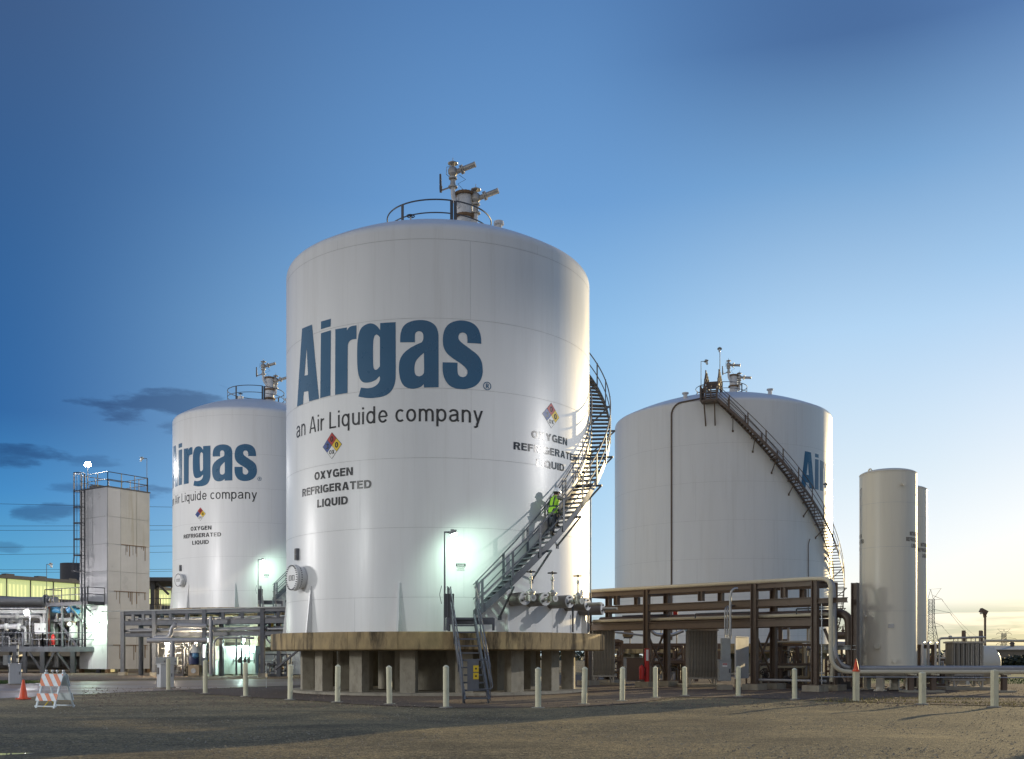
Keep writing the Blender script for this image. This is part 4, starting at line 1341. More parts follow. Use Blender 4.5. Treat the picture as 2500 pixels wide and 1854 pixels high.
def scatter_blades(name, zone, n, hmin, hmax, material, seed, w=0.012, lean=0.5):
    rnd = random.Random(seed); mb = MB()
    for i in range(n):
        x, y = zone(rnd)
        h = rnd.uniform(hmin, hmax); a = rnd.uniform(0, 6.28)
        dx, dy = math.cos(a), math.sin(a); l = rnd.uniform(0.1, lean) * h
        b = V((x, y, 0.0)); s = V((-dy, dx, 0)) * w
        mb.add([b - s, b + s, b + V((dx * l, dy * l, h))], [(0, 1, 2)])
    return setting(mb.build(name, material, None, 0), 'stuff')


GRASS = mat('grass_blade', (0.075, 0.13, 0.025), 0.6, var=0.4, scale=9)
DRYGRASS = mat('dry_grass_blade', (0.26, 0.21, 0.055), 0.6, var=0.4, scale=9)
scatter_blades('grass', lambda r: (r.uniform(-34, -24.5), r.uniform(51.3, 55.8)), 9000, 0.06, 0.14, GRASS, 2, 0.02)


def weed_zone(r):
    cx, cy = r.choice([(10.8, 31.8), (12.4, 31.3), (13.8, 30.8), (14.6, 29.6), (15.4, 29.2), (13.0, 34), (11.2, 33), (14.8, 33.5), (16, 31)])
    return cx + r.gauss(0, 0.7), cy + r.gauss(0, 0.35)


scatter_blades('grass', weed_zone, 2600, 0.03, 0.11, DRYGRASS, 4, 0.008, 0.9)
scatter_blades('grass', lambda r: (r.uniform(20, 45), r.uniform(51, 62)), 5000, 0.06, 0.14, GRASS, 6, 0.03)


def loose_stones(name, n, zone, smin, smax, material, seed):
    rnd = random.Random(seed); mb = MB()
    for i in range(n):
        x, y = zone(rnd)
        s = smin + (smax - smin) * rnd.random() ** 3
        a = rnd.uniform(0, 6.28)
        pts = []
        for k in range(5):
            t = a + k * 1.2566
            r = s * rnd.uniform(0.6, 1.1)
            pts.append(V((x + math.cos(t) * r, y + math.sin(t) * r, 0.0)))
        top = V((x + rnd.uniform(-.2, .2) * s, y + rnd.uniform(-.2, .2) * s, s * rnd.uniform(0.5, 0.9)))
        mb.add(pts + [top], [(k, (k + 1) % 5, 5) for k in range(5)])
    return setting(mb.build(name, material, None, 0), 'stuff')


STONE = mat('stone_grey', (0.30, 0.26, 0.19), 0.8, var=0.55, scale=1.7)
STONE2 = mat('stone_brown', (0.22, 0.16, 0.11), 0.85, var=0.5, scale=1.9)


def near_zone(r):
    y = 10.5 + 19 * r.random() ** 1.4
    return r.uniform(-0.56, 0.56) * y, y


loose_stones('loose_stones', 15000, near_zone, 0.008, 0.030, STONE, 21)
loose_stones('loose_stones', 9000, lambda r: (lambda y: (r.uniform(-0.42, 0.56) * y, y))(r.uniform(28.5, 46)), 0.018, 0.055, STONE2, 22)

# ================================================================== bollards
BOL = [(411, 1686, 1606, 'cream bollard beside the white pedestal cabinet on the left, the leftmost one'),
       (501, 1694, 1611, 'cream bollard in front of the brown-lit pipework, second from the left'),
       (600, 1701, 1617, 'cream bollard in front of the pale green equipment housing'),
       (708, 1709, 1622, 'cream bollard just left of the round concrete tank base'),
       (824, 1715, 1623, 'cream bollard before the leftmost columns of the round tank base'),
       (951, 1720, 1625, 'cream bollard before the concrete columns, between the left end of the base and the stair'),
       (1089, 1728, 1624, 'tall cream bollard just left of the lower stair flight'),
       (1314, 1729, 1629, 'tall cream bollard right of the lower stair, before a dark gap between columns'),
       (1426, 1720, 1628, 'cream bollard before the right end of the round tank base'),
       (1519, 1712, 1628, 'cream bollard in front of the dark space left of the red post'),
       (1600, 1704, 1627, 'cream bollard just right of the red fire extinguisher'),
       (1672, 1699, 1627, 'cream bollard at the left edge of the middle finned vaporizer'),
       (1802, 1701, 1626, 'cream bollard in front of the white sunlit panel'),
       (1940, 1708, 1631, 'cream bollard left of the right end post of the brown pipe rack'),
       (2090, 1713, 1633, 'square cream post wearing an orange cone'),
       (2252, 1720, 1640, 'square cream post in front of the narrow vessel legs'),
       (2428, 1727, 1634, 'square cream post right of the small finned vaporizer, nearest the right edge')]
bollard_top = {}
for px, pb, pt, lab in BOL:
    g = ground_at(px, pb); d = g.y
    h = (pb - pt) / FPX * d
    sq = px > 2000
    m = MB()
    if sq:
        m.box((g.x, g.y, (h - 0.06) / 2), (0.15, 0.15, h - 0.06), rz=0.2)
        m2 = MB().lathe([(0.106, h - 0.06), (0.09, h - 0.03), (0.0, h)], 4, (g.x, g.y, 0), Z, R_(45) + 0.2, R_(405) + 0.2)
    else:
        m.lathe([(0.082, 0), (0.082, h - 0.07)], 20, (g.x, g.y, 0))
        m2 = MB().lathe([(0.088, h - 0.072), (0.086, h - 0.055), (0.03, h - 0.006), (0, h)], 20, (g.x, g.y, 0))
    root = thing('bollard', lab, 'bollard', (g.x, g.y, 0), 'cream bollards along the tank yard')
    m.build('post', BOLLARD_MAT, root, 40)
    m2.build('cap', BOLLARD_MAT, root, 40)
    rb = random.Random(px)
    root.rotation_euler = (rb.uniform(-0.022, 0.022), rb.uniform(-0.022, 0.022), 0) if not sq else (0, 0, 0)
    MB().lathe([(0.20, 0.0), (0.17, 0.022), (0.085, 0.03)], 14, (g.x, g.y, 0)).build('collar', CONCRETE_PALE, root, 40)
    bollard_top[px] = (g.x, g.y, h)


def traffic_cone(x, y, z, h, label):
    root = thing('traffic_cone', label, 'traffic cone', (x, y, z))
    MB().lathe([(h * 0.235, 0.035), (h * 0.20, 0.09), (h * 0.055, h * 0.98), (h * 0.045, h), (h * 0.03, h * 0.97), (h * 0.03, h * 0.6)], 24, (x, y, z)).build('cone', ORANGE, root, 40)
    s = h * 0.30
    MB().prism([(-s, -s + .06), (-s + .06, -s), (s - .06, -s), (s, -s + .06), (s, s - .06), (s - .06, s), (-s + .06, s), (-s, s - .06)], (x, y, z + 0.005), (x, y, z + 0.04), V((0.2, 1, 0))).build('foot', ORANGE, root, 30)
    return root


g = ground_at(57, 1708)
traffic_cone(g.x, g.y, 0.006, 0.64, 'orange traffic cone standing on the ground left of the striped barricade')
x, y, h = bollard_top[2090]
traffic_cone(x, y, h - 0.09, 0.39, 'small orange cone stuck on top of a square cream post')

# ================================================================== A-frame barricade
def barricade():
    g = ground_at(134, 1728)
    root = thing('barricade', 'white and orange striped folding barricade on the gravel', 'barricade', (g.x, g.y, 0))
    d = g.y
    rz = 0.35
    ux = V((math.cos(rz), -math.sin(rz), 0)) ; uy = V((math.sin(rz), math.cos(rz), 0))     # along the boards, away from camera
    W2 = 0.37
    H = 0.97
    white = mat('barricade_white', (0.66, 0.72, 0.74), 0.45, var=0.08, scale=5, dirt=(0.3, 0.3, 0.3), dirt_amt=0.3, dirt_scale=6)
    stripe = mat('barricade_orange', (0.62, 0.14, 0.03), 0.42, var=0.06)
    o = V((g.x, g.y, 0))
    for s, nm in ((-1, 'front'), (1, 'back')):
        legf = MB()
        foot = uy * s * 0.36
        for e in (-1, 1):
            a = o + ux * e * (W2 - 0.06) + foot
            b = o + ux * e * (W2 - 0.06) + uy * s * 0.03 + Z * H
            MB().beam(a, b, 0.05, 0.03).build('leg', white, root)
        # boards
        for z0, z1, half in ((0.60, 0.93, W2), (0.20, 0.40, W2)):
            t0, t1 = z0 / H, z1 / H
            def P(u, t, off): return o + ux * u + foot.lerp(uy * s * 0.03, t) + Z * (t * H) + uy * s * off
            b = MB()
            c = [P(-half, t0, 0.012), P(half, t0, 0.012), P(half, t1, 0.012), P(-half, t1, 0.012)]
            c2 = [P(-half, t0, 0.035), P(half, t0, 0.035), P(half, t1, 0.035), P(-half, t1, 0.035)]
            b.add(c + c2, [(0, 3, 2, 1), (4, 5, 6, 7), (0, 1, 5, 4), (1, 2, 6, 5), (2, 3, 7, 6), (3, 0, 4, 7)])
            bo = b.build('board', white, root, 0, True)
            # stripes slope down to the right, clipped to the board's edges
            hgt = z1 - z0
            k = hgt * 0.9
            pitch = 0.30
            x = -half - k
            i = 0
            while x < half:
                x += pitch
                poly = [(x - k / 2 - 0.07, 1), (x - k / 2 + 0.07, 1), (x + k / 2 + 0.07, 0), (x + k / 2 - 0.07, 0)]
                # clip against the ends
                def clip(poly, lim, side):
                    out = []
                    for (x0, y0), (x1, y1) in zip(poly, poly[1:] + poly[:1]):
                        i0, i1 = (x0 - lim) * side <= 0, (x1 - lim) * side <= 0
                        if i0: out.append((x0, y0))
                        if i0 != i1:
                            t = (lim - x0) / (x1 - x0); out.append((lim, y0 + (y1 - y0) * t))
                    return out
                q = clip(poly, half, 1)
                if len(q) > 2: q = clip(q, -half, -1)
                if len(q) < 3: continue
                MB().add([P(u, t0 + (t1 - t0) * v, 0.039) for u, v in q], [tuple(range(len(q)))]).build('stripe', stripe, bo, 0)
        r = MB().beam(o + ux * -W2 + foot * 0.96 + Z * 0.05, o + ux * W2 + foot * 0.96 + Z * 0.05, 0.03, 0.035).build('bottom_rail', white, root)
    br = MB().beam(o + ux * -(W2 - .06) - uy * 0.32 + Z * 0.06, o + ux * 0.0 - uy * 0.13 + Z * 0.62, 0.03, 0.02).beam(o + ux * (W2 - .06) - uy * 0.32 + Z * 0.06, o - uy * 0.13 + Z * 0.62, 0.03, 0.02)
    for e in (-0.3, -0.08, 0.08, 0.3):
        MB().lathe([(0.02, 0), (0.02, 0.03), (0.035, 0.04), (0.03, 0.08), (0, 0.09)], 8, o + ux * e + Z * (H - 0.01)).build('hinge_bolt', GALV, root)
    MB().tube([o + ux * -0.05 - uy * 0.36 + Z * 0.02, o + ux * 0.05 - uy * 0.2 + Z * 0.26, o + ux * 0.1 - uy * 0.1 + Z * 0.02], 0.02, 6).build('yellow_tape', SIGN_YELLOW, root)
barricade()


# ================================================================== pedestal cabinets and small posts on the left
def pedestal(px0, px1, pt, pb, label, rz, extra=True, depth=0.55):
    d = EYE * FPX / (pb - HOR)
    w = (px1 - px0) / FPX * d / (abs(math.cos(rz)) + 0.55 * abs(math.sin(rz)))
    h = EYE + (HOR - pt) / FPX * d
    c = V((((px0 + px1) / 2 - 1250) / FPX * d, d + 0.3, 0))
    root = thing('utility_cabinet', label, 'cabinet', (c.x, c.y, 0))
    R = Matrix.Rotation(rz, 3, 'Z')
    MB().box(c + Z * (h / 2), (w, depth, h - 0.02), rot=R).build('body', SCREEN_WHITE, root, 0)
    MB().box(c + Z * (h + 0.005), (w + 0.06, depth + 0.06, 0.03), rot=R).build('lid', SCREEN_WHITE, root, 0)
    MB().box(c + R @ V((0, -depth / 2 - 0.008, h * 0.5)), (w * 0.84, 0.014, h * 0.82), rot=R).build('door', SCREEN_WHITE, root, 0)
    MB().box(c + R @ V((w * 0.33, -depth / 2 - 0.03, h * 0.55)), (0.03, 0.03, 0.14), rot=R).build('latch', STEEL_DARK, root, 0)
    MB().box(c + R @ V((-w / 2 - 0.012, 0.06, h * 0.72)), (0.02, 0.22, 0.3), rot=R).build('label_plate', CAB_DARK, root, 0)
    MB().box(c + Z * 0.02, (w + 0.14, depth + 0.14, 0.05), rot=R).build('plinth', CONCRETE_PALE, root, 0)
    return root


pedestal(14, 44, 1621, 1672, 'white pedestal cabinet on the grass at the left edge behind the orange cone', 0.55)
pedestal(380, 416, 1622, 1681, 'white pedestal cabinet beside the leftmost bollard', 0.62)


def striped_marker(px, pb, pt, label, cat='marker post', w=0.09):
    d = EYE * FPX / (pb - HOR)
    x = (px - 1250) / FPX * d; h = EYE + (HOR - pt) / FPX * d
    root = thing('marker_post', label, cat, (x, d, 0))
    MB().tube([(x, d, 0), (x, d, h)], w / 2, 8).build('post', STEEL_DARK, root)
    n = 3
    for k in range(n):
        z0 = h * (0.42 + 0.2 * k)
        MB().tube([(x, d, z0), (x, d, z0 + h * 0.11)], w / 2 + 0.004, 8).build('white_band', SIGN_WHITE, root)
    return root


striped_marker(378, 1648, 1526, 'tall slim pole with black and white bands right of the white tower', w=0.22)
striped_marker(43, 1650, 1570, 'short pole with white bands before the process platform', w=0.16)
d = EYE * FPX / 80
x = (650 - 1250) / FPX * d
root = thing('marker_rod', 'thin white rod stuck in the ground left of the tank base', 'marker rod', (x, d, 0))
MB().tube([(x, d, 0), (x, d, 1.17)], 0.012, 6).build('rod', SIGN_WHITE, root)
MB().tube([(x, d, 1.17), (x, d, 1.19)], 0.02, 6).build('tip', SIGN_WHITE, root)


# ================================================================== white tower with a caged ladder
TK = V((-32.4, 82.0, 0)); E1 = V((0.559, 0.829, 0)); E2 = V((-0.829, 0.559, 0)); TW1, TW2, TH = 3.95, 3.71, 14.93
def rails_along(pts, z, h, material, parent, r=0.03, mid=True, post=0.05, every=1.3, name='railing'):
    mb = MB()
    for hh in ((h, h * 0.52) if mid else (h,)):
        mb.tube([V(p) + Z * (z + hh) for p in pts], r, 6)
    ro = mb.build(name, material, parent)
    for a, b in zip(pts, pts[1:]):
        a, b = V(a), V(b); n = max(1, round((b - a).length / every))
        for k in range(n + 1):
            p = a.lerp(b, k / n)
            MB().box(p + Z * (z + h / 2), (post, post, h)).build('post', material, ro, 0)
    return ro


def white_tower():
    root = thing('cold_box_tower', 'tall white rust-streaked square tower with a caged ladder', 'tower', tuple(TK))
    pm = mat('tower_white_panel', (0.69, 0.69, 0.70), 0.34, var=0.05, scale=0.8, dirt=(0.56, 0.545, 0.52), dirt_amt=0.4, dirt_scale=0.9, dirt_stretch=(1.6, 1.6, 0.10), bump=0.07, bump_scale=0.9)
    stain = mat('tower_stained_panel', (0.62, 0.61, 0.58), 0.45, var=0.08, scale=0.8, dirt=(0.40, 0.34, 0.22), dirt_amt=0.7, dirt_scale=1.1, dirt_stretch=(2.4, 2.4, 0.10))
    c = TK + E1 * TW1 / 2 + E2 * TW2 / 2
    rz = math.atan2(E1.y, E1.x)
    R = Matrix.Rotation(rz, 3, 'Z')
    MB().box(c + Z * (TH / 2 + 0.15), (TW1 - 0.05, TW2 - 0.05, TH - 0.35), rot=R).build('core', SEAM_GREY, root, 0)
    rows = [0.32, 2.25, 4.4, 6.6, 8.2, 10.4, 12.6, TH]
    nrm = {1: -E2 * -1, 2: -E1}
    def panel(o, e, n, s0, s1, z0, z1, mt):
        g = 0.012
        a, b = o + e * (s0 + g), o + e * (s1 - g)
        m = MB()
        q = [a + Z * (z0 + g), b + Z * (z0 + g), b + Z * (z1 - g), a + Z * (z1 - g)]
        m.add(q + [p + n * 0.03 for p in q], [(0, 3, 2, 1), (4, 5, 6, 7), (0, 1, 5, 4), (1, 2, 6, 5), (2, 3, 7, 6), (3, 0, 4, 7)])
        return m.build('wall_panel', mt, root, 0, True)
    n1 = V((E1.y, -E1.x, 0)); n2 = -E1
    cols1 = [0, 1.2, 2.7, TW1]
    for k, (z0, z1) in enumerate(zip(rows, rows[1:])):
        for s0, s1 in zip(cols1, cols1[1:]):
            panel(TK, E1, n1, s0, s1, z0, z1, stain if (s0 > 1 and s0 < 3 and k >= 5) else pm)
        for s0, s1 in ((0, 1.9), (1.9, TW2)):
            panel(TK, E2, n2, s0, s1, z0, z1, pm)
    for z, s0, s1 in ((10.42, 1.25, 3.6), (6.62, 0.6, 3.55), (2.27, 0.5, 3.7)):
        MB().beam(TK + E1 * s0 + n1 * 0.05 + Z * z, TK + E1 * s1 + n1 * 0.05 + Z * z, 0.06, 0.05).build('rusty_ledge', RUST, root, 0)
        rnd = random.Random(int(z * 10))
        for q in range(9):
            s = rnd.uniform(s0, s1); l = rnd.uniform(0.2, 1.3)
            MB().box(TK + E1 * s + n1 * 0.034 + Z * (z - l / 2), (0.05 * rnd.uniform(0.4, 1.6), 0.004, l), rot=R).build('rust_streak', mat_streak, root, 0)
    MB().box(c + Z * (TH + 0.04), (TW1 + 0.12, TW2 + 0.12, 0.1), rot=R).build('roof', STEEL_DARK, root, 0)
    for s in (0.1, TW1 - 0.1):
        for t in (0.1, TW2 - 0.1):
            MB().box(TK + E1 * s + E2 * t + Z * 0.16, (0.3, 0.3, 0.32), rot=R).build('foot', RUST, root, 0)
    # roof railing
    q = 0.1
    a, b, c2, d2 = TK + E1 * q + E2 * q, TK + E1 * (TW1 - q) + E2 * q, TK + E1 * (TW1 - q) + E2 * (TW2 - q), TK + E1 * q + E2 * (TW2 - q)
    rails_along([d2 - E2 * 0.8, a, b, c2, d2], TH, 1.25, STEEL_DARK, root, 0.035, name='roof_railing')
    MB().box(TK + E1 * 0.4 + E2 * 2.0 + Z * (TH + 0.2), (0.7, 1.0, 0.26), rot=R).build('roof_hatch', STEEL_DARK, root, 0)
    # caged ladder up the left face
    s0 = 2.85
    f = TK + E2 * s0 + n2 * 0.28
    zb, zt = 5.8, TH + 1.3
    ld = MB()
    for e in (-0.22, 0.22): ld.beam(f + E2 * e + Z * zb, f + E2 * e + Z * zt, 0.05, 0.09)
    lo = ld.build('ladder', STEEL_DARK, root)
    z = zb + 0.2
    rung = None
    while z < zt - 0.2:
        MB().cyl(f - E2 * 0.22 + Z * z, f + E2 * 0.22 + Z * z, 0.016, 5).build('rung', STEEL_DARK, lo); z += 0.30
    def hoop(zz, r=0.42):
        pts = [f + E2 * (-0.22) + Z * zz]
        for k in range(13):
            t = math.pi * k / 12
            pts.append(f + n2 * (0.30 + r * math.sin(t)) + E2 * (-r * math.cos(t)) + Z * zz)
        pts.append(f + E2 * 0.22 + Z * zz)
        return pts
    for zz in (8.25, 9.55, 10.85, 12.15, 13.45, 14.75, 16.2):
        MB().tube(hoop(zz, 0.46 if zz > 8.5 else 0.6), 0.04, 6).build('cage_hoop', STEEL_DARK, lo)
    for k in range(2, 12, 2):
        t = math.pi * k / 12
        p = f + n2 * (0.30 + 0.46 * math.sin(t)) + E2 * (-0.46 * math.cos(t))
        p2 = f + n2 * (0.30 + 0.6 * math.sin(t)) + E2 * (-0.6 * math.cos(t))
        MB().tube([p2 + Z * 8.2, p + Z * 9.4, p + Z * 16.2], 0.022, 5).build('cage_bar', STEEL_DARK, lo)
    # work platform at the ladder's foot
    zp = 5.72
    A = TK - E2 * -0.3 + n2 * 0.05
    L = 5.9
    m = MB()
    q = [A, A + E2 * L, A + E2 * L + n2 * 1.5, A + n2 * 1.5]
    m.add([p + Z * (zp - 0.28) for p in q] + [p + Z * zp for p in q], [(3, 2, 1, 0), (4, 5, 6, 7), (0, 1, 5, 4), (1, 2, 6, 5), (2, 3, 7, 6), (3, 0, 4, 7)])
    po = m.build('work_platform', STEEL_DARK, root, 0, True)
    rails_along([q[0], q[3], q[2], q[1]], zp, 1.12, STEEL_DARK, po, 0.035)
    for s in (0.6, 2.6):
        MB().beam(A + E2 * s + n2 * 1.4 + Z * (zp - 0.3), A + E2 * s + n2 * 0.0 + Z * (zp - 1.7), 0.1, 0.1).build('bracket', STEEL_DARK, po)
    for s in (0.5, 3.6, 5.7):
        MB().beam(A + E2 * s + n2 * 1.4 + Z * 2.1, A + E2 * s + n2 * 1.4 + Z * (zp - 0.28), 0.14, 0.14).build('leg', STEEL_DARK, po)
    # second ladder from the deck to the platform, right end
    f2 = A + E2 * 0.35 + n2 * 1.62
    l2 = MB()
    for e in (-0.2, 0.2): l2.beam(f2 + E2 * e + Z * 2.1, f2 + E2 * e + Z * 6.8, 0.05, 0.08)
    l2o = l2.build('ladder', STEEL_DARK, root)
    z = 2.4
    while z < 6.7:
        MB().cyl(f2 - E2 * 0.2 + Z * z, f2 + E2 * 0.2 + Z * z, 0.018, 5).build('rung', STEEL_DARK, l2o); z += 0.32
    # lamps: one lit on the roof, one dark at the far corner, one dark on the platform
    p = TK + E2 * 2.85 + E1 * 0.15
    lp = MB().tube([p + Z * TH, p + Z * 17.0], 0.035, 6).build('lamp_post', STEEL_DARK, root)
    MB().lathe([(0, 0), (0.2, 0), (0.26, 0.10), (0.2, 0.30), (0.0, 0.34)], 12, p + Z * 16.9).build('lamp_glass', LAMP_WHITE, lp)
    globe_lamp(TK + E1 * (TW1 - 0.1) + E2 * 0.2 + Z * TH, 2.9, -E1 * 0.15 - V((0.3, 0, 0)), STEEL_DARK, root)
    globe_lamp(A + E2 * 5.8 + n2 * 1.4 + Z * zp, 3.2, V((0.35, -0.05, 0)), STEEL_DARK, root)
    return p + Z * 17.05


mat_streak = mat('rust_streak', (0.25, 0.15, 0.06), 0.7, var=0.3, scale=9)
TOWER_LAMP = white_tower()


# ================================================================== long process building with a lit clerestory
def process_building():
    a0, a1 = V((-66, 100, 0)), V((-36, 156, 0))
    ax = (a1 - a0).normalized(); n = V((ax.y, -ax.x, 0))
    L = (a1 - a0).length
    root = thing('process_building', 'long low building with a glowing yellow-green clerestory band', 'building', tuple(a0))
    rib = mat('dark_ribbed_cladding', (0.085, 0.085, 0.095), 0.5, var=0.15, scale=2)
    glow = mat('lit_fibreglass_panel', (0.60, 0.64, 0.36), 0.5, var=0.05, scale=0.7, stretch=(1, 1, 0.2), emit=(0.72, 0.80, 0.34), emit_s=0.72)
    H = 10.55
    zc = 8.15
    MB().box(a0 + ax * L / 2 - n * 9 + Z * (H / 2 - 0.2), (L, 18, H - 0.4), rz=math.atan2(ax.y, ax.x)).build('wall', rib, root, 0)
    w = 3.05
    k = 0
    s = 0.0
    while s + w < L:
        p, q = a0 + ax * (s + 0.06) + n * 0.05, a0 + ax * (s + w - 0.06) + n * 0.05
        # corrugated translucent sheet
        prof = []
        m = MB(); ns = 12
        vs = []
        for i in range(ns + 1):
            b = p.lerp(q, i / ns) + n * (0.03 if i % 2 else 0.0)
            vs += [b + Z * zc, b + Z * (H - 0.45)]
        m.add(vs, [(2 * i, 2 * i + 2, 2 * i + 3, 2 * i + 1) for i in range(ns)])
        m.build('translucent_panel', glow, root, 0)
        MB().box(q + ax * 0.06 + Z * ((zc + H - 0.45) / 2) + n * 0.03, (0.1, 0.1, H - 0.45 - zc), rz=math.atan2(ax.y, ax.x)).build('mullion', rib, root, 0)
        s += w
    # lower cladding ribs
    m = MB()
    s = 0.0
    while s < L:
        m.box(a0 + ax * s + n * 0.04 + Z * 6.9, (0.12, 0.08, 2.3), rz=math.atan2(ax.y, ax.x)); s += 0.5
    o = m.build('cladding_rib', rib, root, 0); o['kind'] = 'stuff'
    MB().beam(a0 + n * 0.35 + Z * (H - 0.25), a1 + n * 0.35 + Z * (H - 0.25), 1.1, 0.35).build('eave', rib, root, 0)
    s = 2.0
    while s < L:
        MB().box(a0 + ax * s - n * 0.4 + Z * (H + 0.05), (1.1, 0.8, 0.25), rz=math.atan2(ax.y, ax.x)).build('roof_vent', rib, root, 0); s += 4.2
    for s, r, h in ((6.5, 2.0, 2.6), (30.5, 1.6, 2.4), (50, 1.1, 2.6)):
        c = a0 + ax * s - n * 4
        MB().lathe([(r, H - 0.5), (r, H + h), (r - 0.1, H + h), (r - 0.1, H + h - 0.3), (0, H + h - 0.3)], 24, c).build('exhaust_stack', rib, root)
process_building()


# ================================================================== power line wires over the left
for k, (yl, yr) in enumerate([(1228, 1236), (1282, 1281), (1293, 1292), (1334, 1331), (1352, 1346), (1389, 1388), (1396, 1393)]):
    d = 330 + k * 6
    pts = []
    for i in range(25):
        t = i / 24
        px = -420 + 1240 * t
        tt = (px - 0) / 420
        p = at(px, yl + (yr - yl) * tt, d)
        p.z += 3.0 * ((t - 0.5) ** 2 - 0.25) * 0.5
        pts.append(p)
    o = MB().tube(pts, 0.055, 4).build('power_line', STEEL_DARK, None)
    labs = ['topmost thin power line crossing the sky left of the tower', 'upper wire of the second pair of power lines left of the tower', 'lower wire of the second pair of power lines left of the tower',
            'upper wire of the third pair of power lines behind the tower', 'lower wire of the third pair of power lines behind the tower',
            'upper wire of the lowest pair of power lines just above the building roof', 'lowest power line, just above the building roof']
    tag(o, labs[k], 'power line', 'power lines across the left sky')

# ================================================================== process platform on the left
def steel_deck(root, px0, px1, d0, d1, z, th, material):
    x0, x1 = (px0 - 1250) / FPX * d0, (px1 - 1250) / FPX * d0
    return MB().box(((x0 + x1) / 2, (d0 + d1) / 2, z - th / 2), (x1 - x0, d1 - d0, th)).build('deck', material, root, 0), x0, x1


def pipe(name, pts, r, material, label, cat='pipe', rad=0.4, flanges=(), group=None, n=12):
    pts = [V(p) for p in pts]
    root = thing(name, label, cat, tuple(pts[0]), group)
    MB().tube(bend(pts, rad) if len(pts) > 2 else pts, r, n).build('run', material, root)
    for i, t in flanges:
        a, b = pts[i], pts[i + 1]
        d = (b - a).normalized(); p = a.lerp(b, t)
        MB().disc(p - d * 0.05, r * 1.55, d, 18, 0.07).disc(p + d * 0.05, r * 1.55, d, 18, 0.07).build('flange', material, root)
    return root


def process_platform():
    D = 83.0
    root = thing('process_platform', 'steel process platform on braced legs left of the white tower', 'platform', tuple(at(100, 1640, D)))
    z = 2.15
    deck, x0, x1 = steel_deck(root, -140, 250, D, 91, z, 0.12, STEEL_GREY)
    MB().beam((x0, D, z - 0.24), (x1, D, z - 0.24), 0.14, 0.36).build('edge_beam', STEEL_GREY, root, 0)
    for px in (-60, 36, 60, 104, 178, 240):
        x = (px - 1250) / FPX * D
        MB().ibeam((x, D + 0.05, 0), (x, D + 0.05, z - 0.42), 0.36 if px in (104, 178) else 0.26, 0.3, 0.05, V((0, 1, 0))).build('leg', STEEL_DARK, root, 0)
        MB().ibeam((x, D + 6, 0), (x, D + 6, z - 0.42), 0.26, 0.3, 0.05, V((0, 1, 0))).build('leg', STEEL_DARK, root, 0)
    X = lambda px: (px - 1250) / FPX * D
    for a, b in ((62, 42), (72, 102), (132, 108), (140, 174)):
        MB().beam((X(a), D, z - 0.5), (X(b), D, 0.15), 0.14, 0.14).build('brace', STEEL_DARK, root, 0)
    rails_along([(x0, D - 0.05, 0), (X(105), D - 0.05, 0), (X(250), D - 0.05, 0), (X(250), D + 5, 0)], z, 1.12, STEEL_GREY, root, 0.04, post=0.09, every=1.55)
    # steel posts of the piping frame standing on the deck
    for px, d, top in ((119, D + 1.5, 6.15), (-30, D + 2, 6.15), (15, D + 4, 5.0), (196, D + 4, 5.0)):
        x = (px - 1250) / FPX * d
        MB().ibeam((x, d, z), (x, d, top), 0.26, 0.26, 0.04, V((0, 1, 0))).build('frame_post', STEEL_GREY, root, 0)
    MB().ibeam(at(-60, 1494, D + 1.5), at(119, 1494, D + 1.5), 0.25, 0.28, 0.04).build('frame_beam', PIPE_WHITE, root, 0)
    MB().beam(at(127, 1497, D + 2.2), at(190, 1580, D + 2.2), 0.14, 0.2).build('frame_brace', STEEL_GREY, root, 0)
    return root


process_platform()
D = 84.0
lamp_p = at(66, 1496, 81.6)
lroot = thing('flood_lamp', 'brightly lit white flood lamp among the pipes on the process platform', 'lamp', tuple(lamp_p))
MB().lathe([(0, 0.16), (0.20, 0.16), (0.26, 0.0), (0.2, -0.04)], 16, lamp_p, V((0.2, -1, -0.3))).build('housing', CAB_GREY, lroot)
MB().lathe([(0, 0.03), (0.24, 0.01), (0.24, -0.02), (0.15, -0.09), (0, -0.12)], 16, lamp_p + V((0, -0.03, 0)), V((-0.2, 1, 0.3))).build('lens', LAMP_WHITE, lroot)
MB().tube([lamp_p + V((0, 0.15, 0)), lamp_p + V((0, 0.5, -0.1)), V((lamp_p.x, lamp_p.y + 0.5, 2.15))], 0.04, 6).build('bracket', STEEL_DARK, lroot)
lp2 = at(221, 1509, 82.2)
l2 = thing('work_lamp', 'lit greenish work lamp under the tower platform', 'lamp', tuple(lp2))
MB().lathe([(0, 0.14), (0.16, 0.12), (0.2, 0.0), (0.0, -0.0)], 14, lp2 + V((0, 0, 0.06))).build('housing', CAB_GREY, l2)
MB().lathe([(0.16, 0.05), (0.16, -0.1), (0.1, -0.17), (0, -0.18)], 14, lp2).build('lens', LAMP_EMIT, l2)
MB().tube([lp2 + V((0, 0, 0.16)), lp2 + V((0, 0, 0.6)), lp2 + V((0.5, 1.2, 0.9))], 0.03, 6).build('arm', STEEL_DARK, l2)

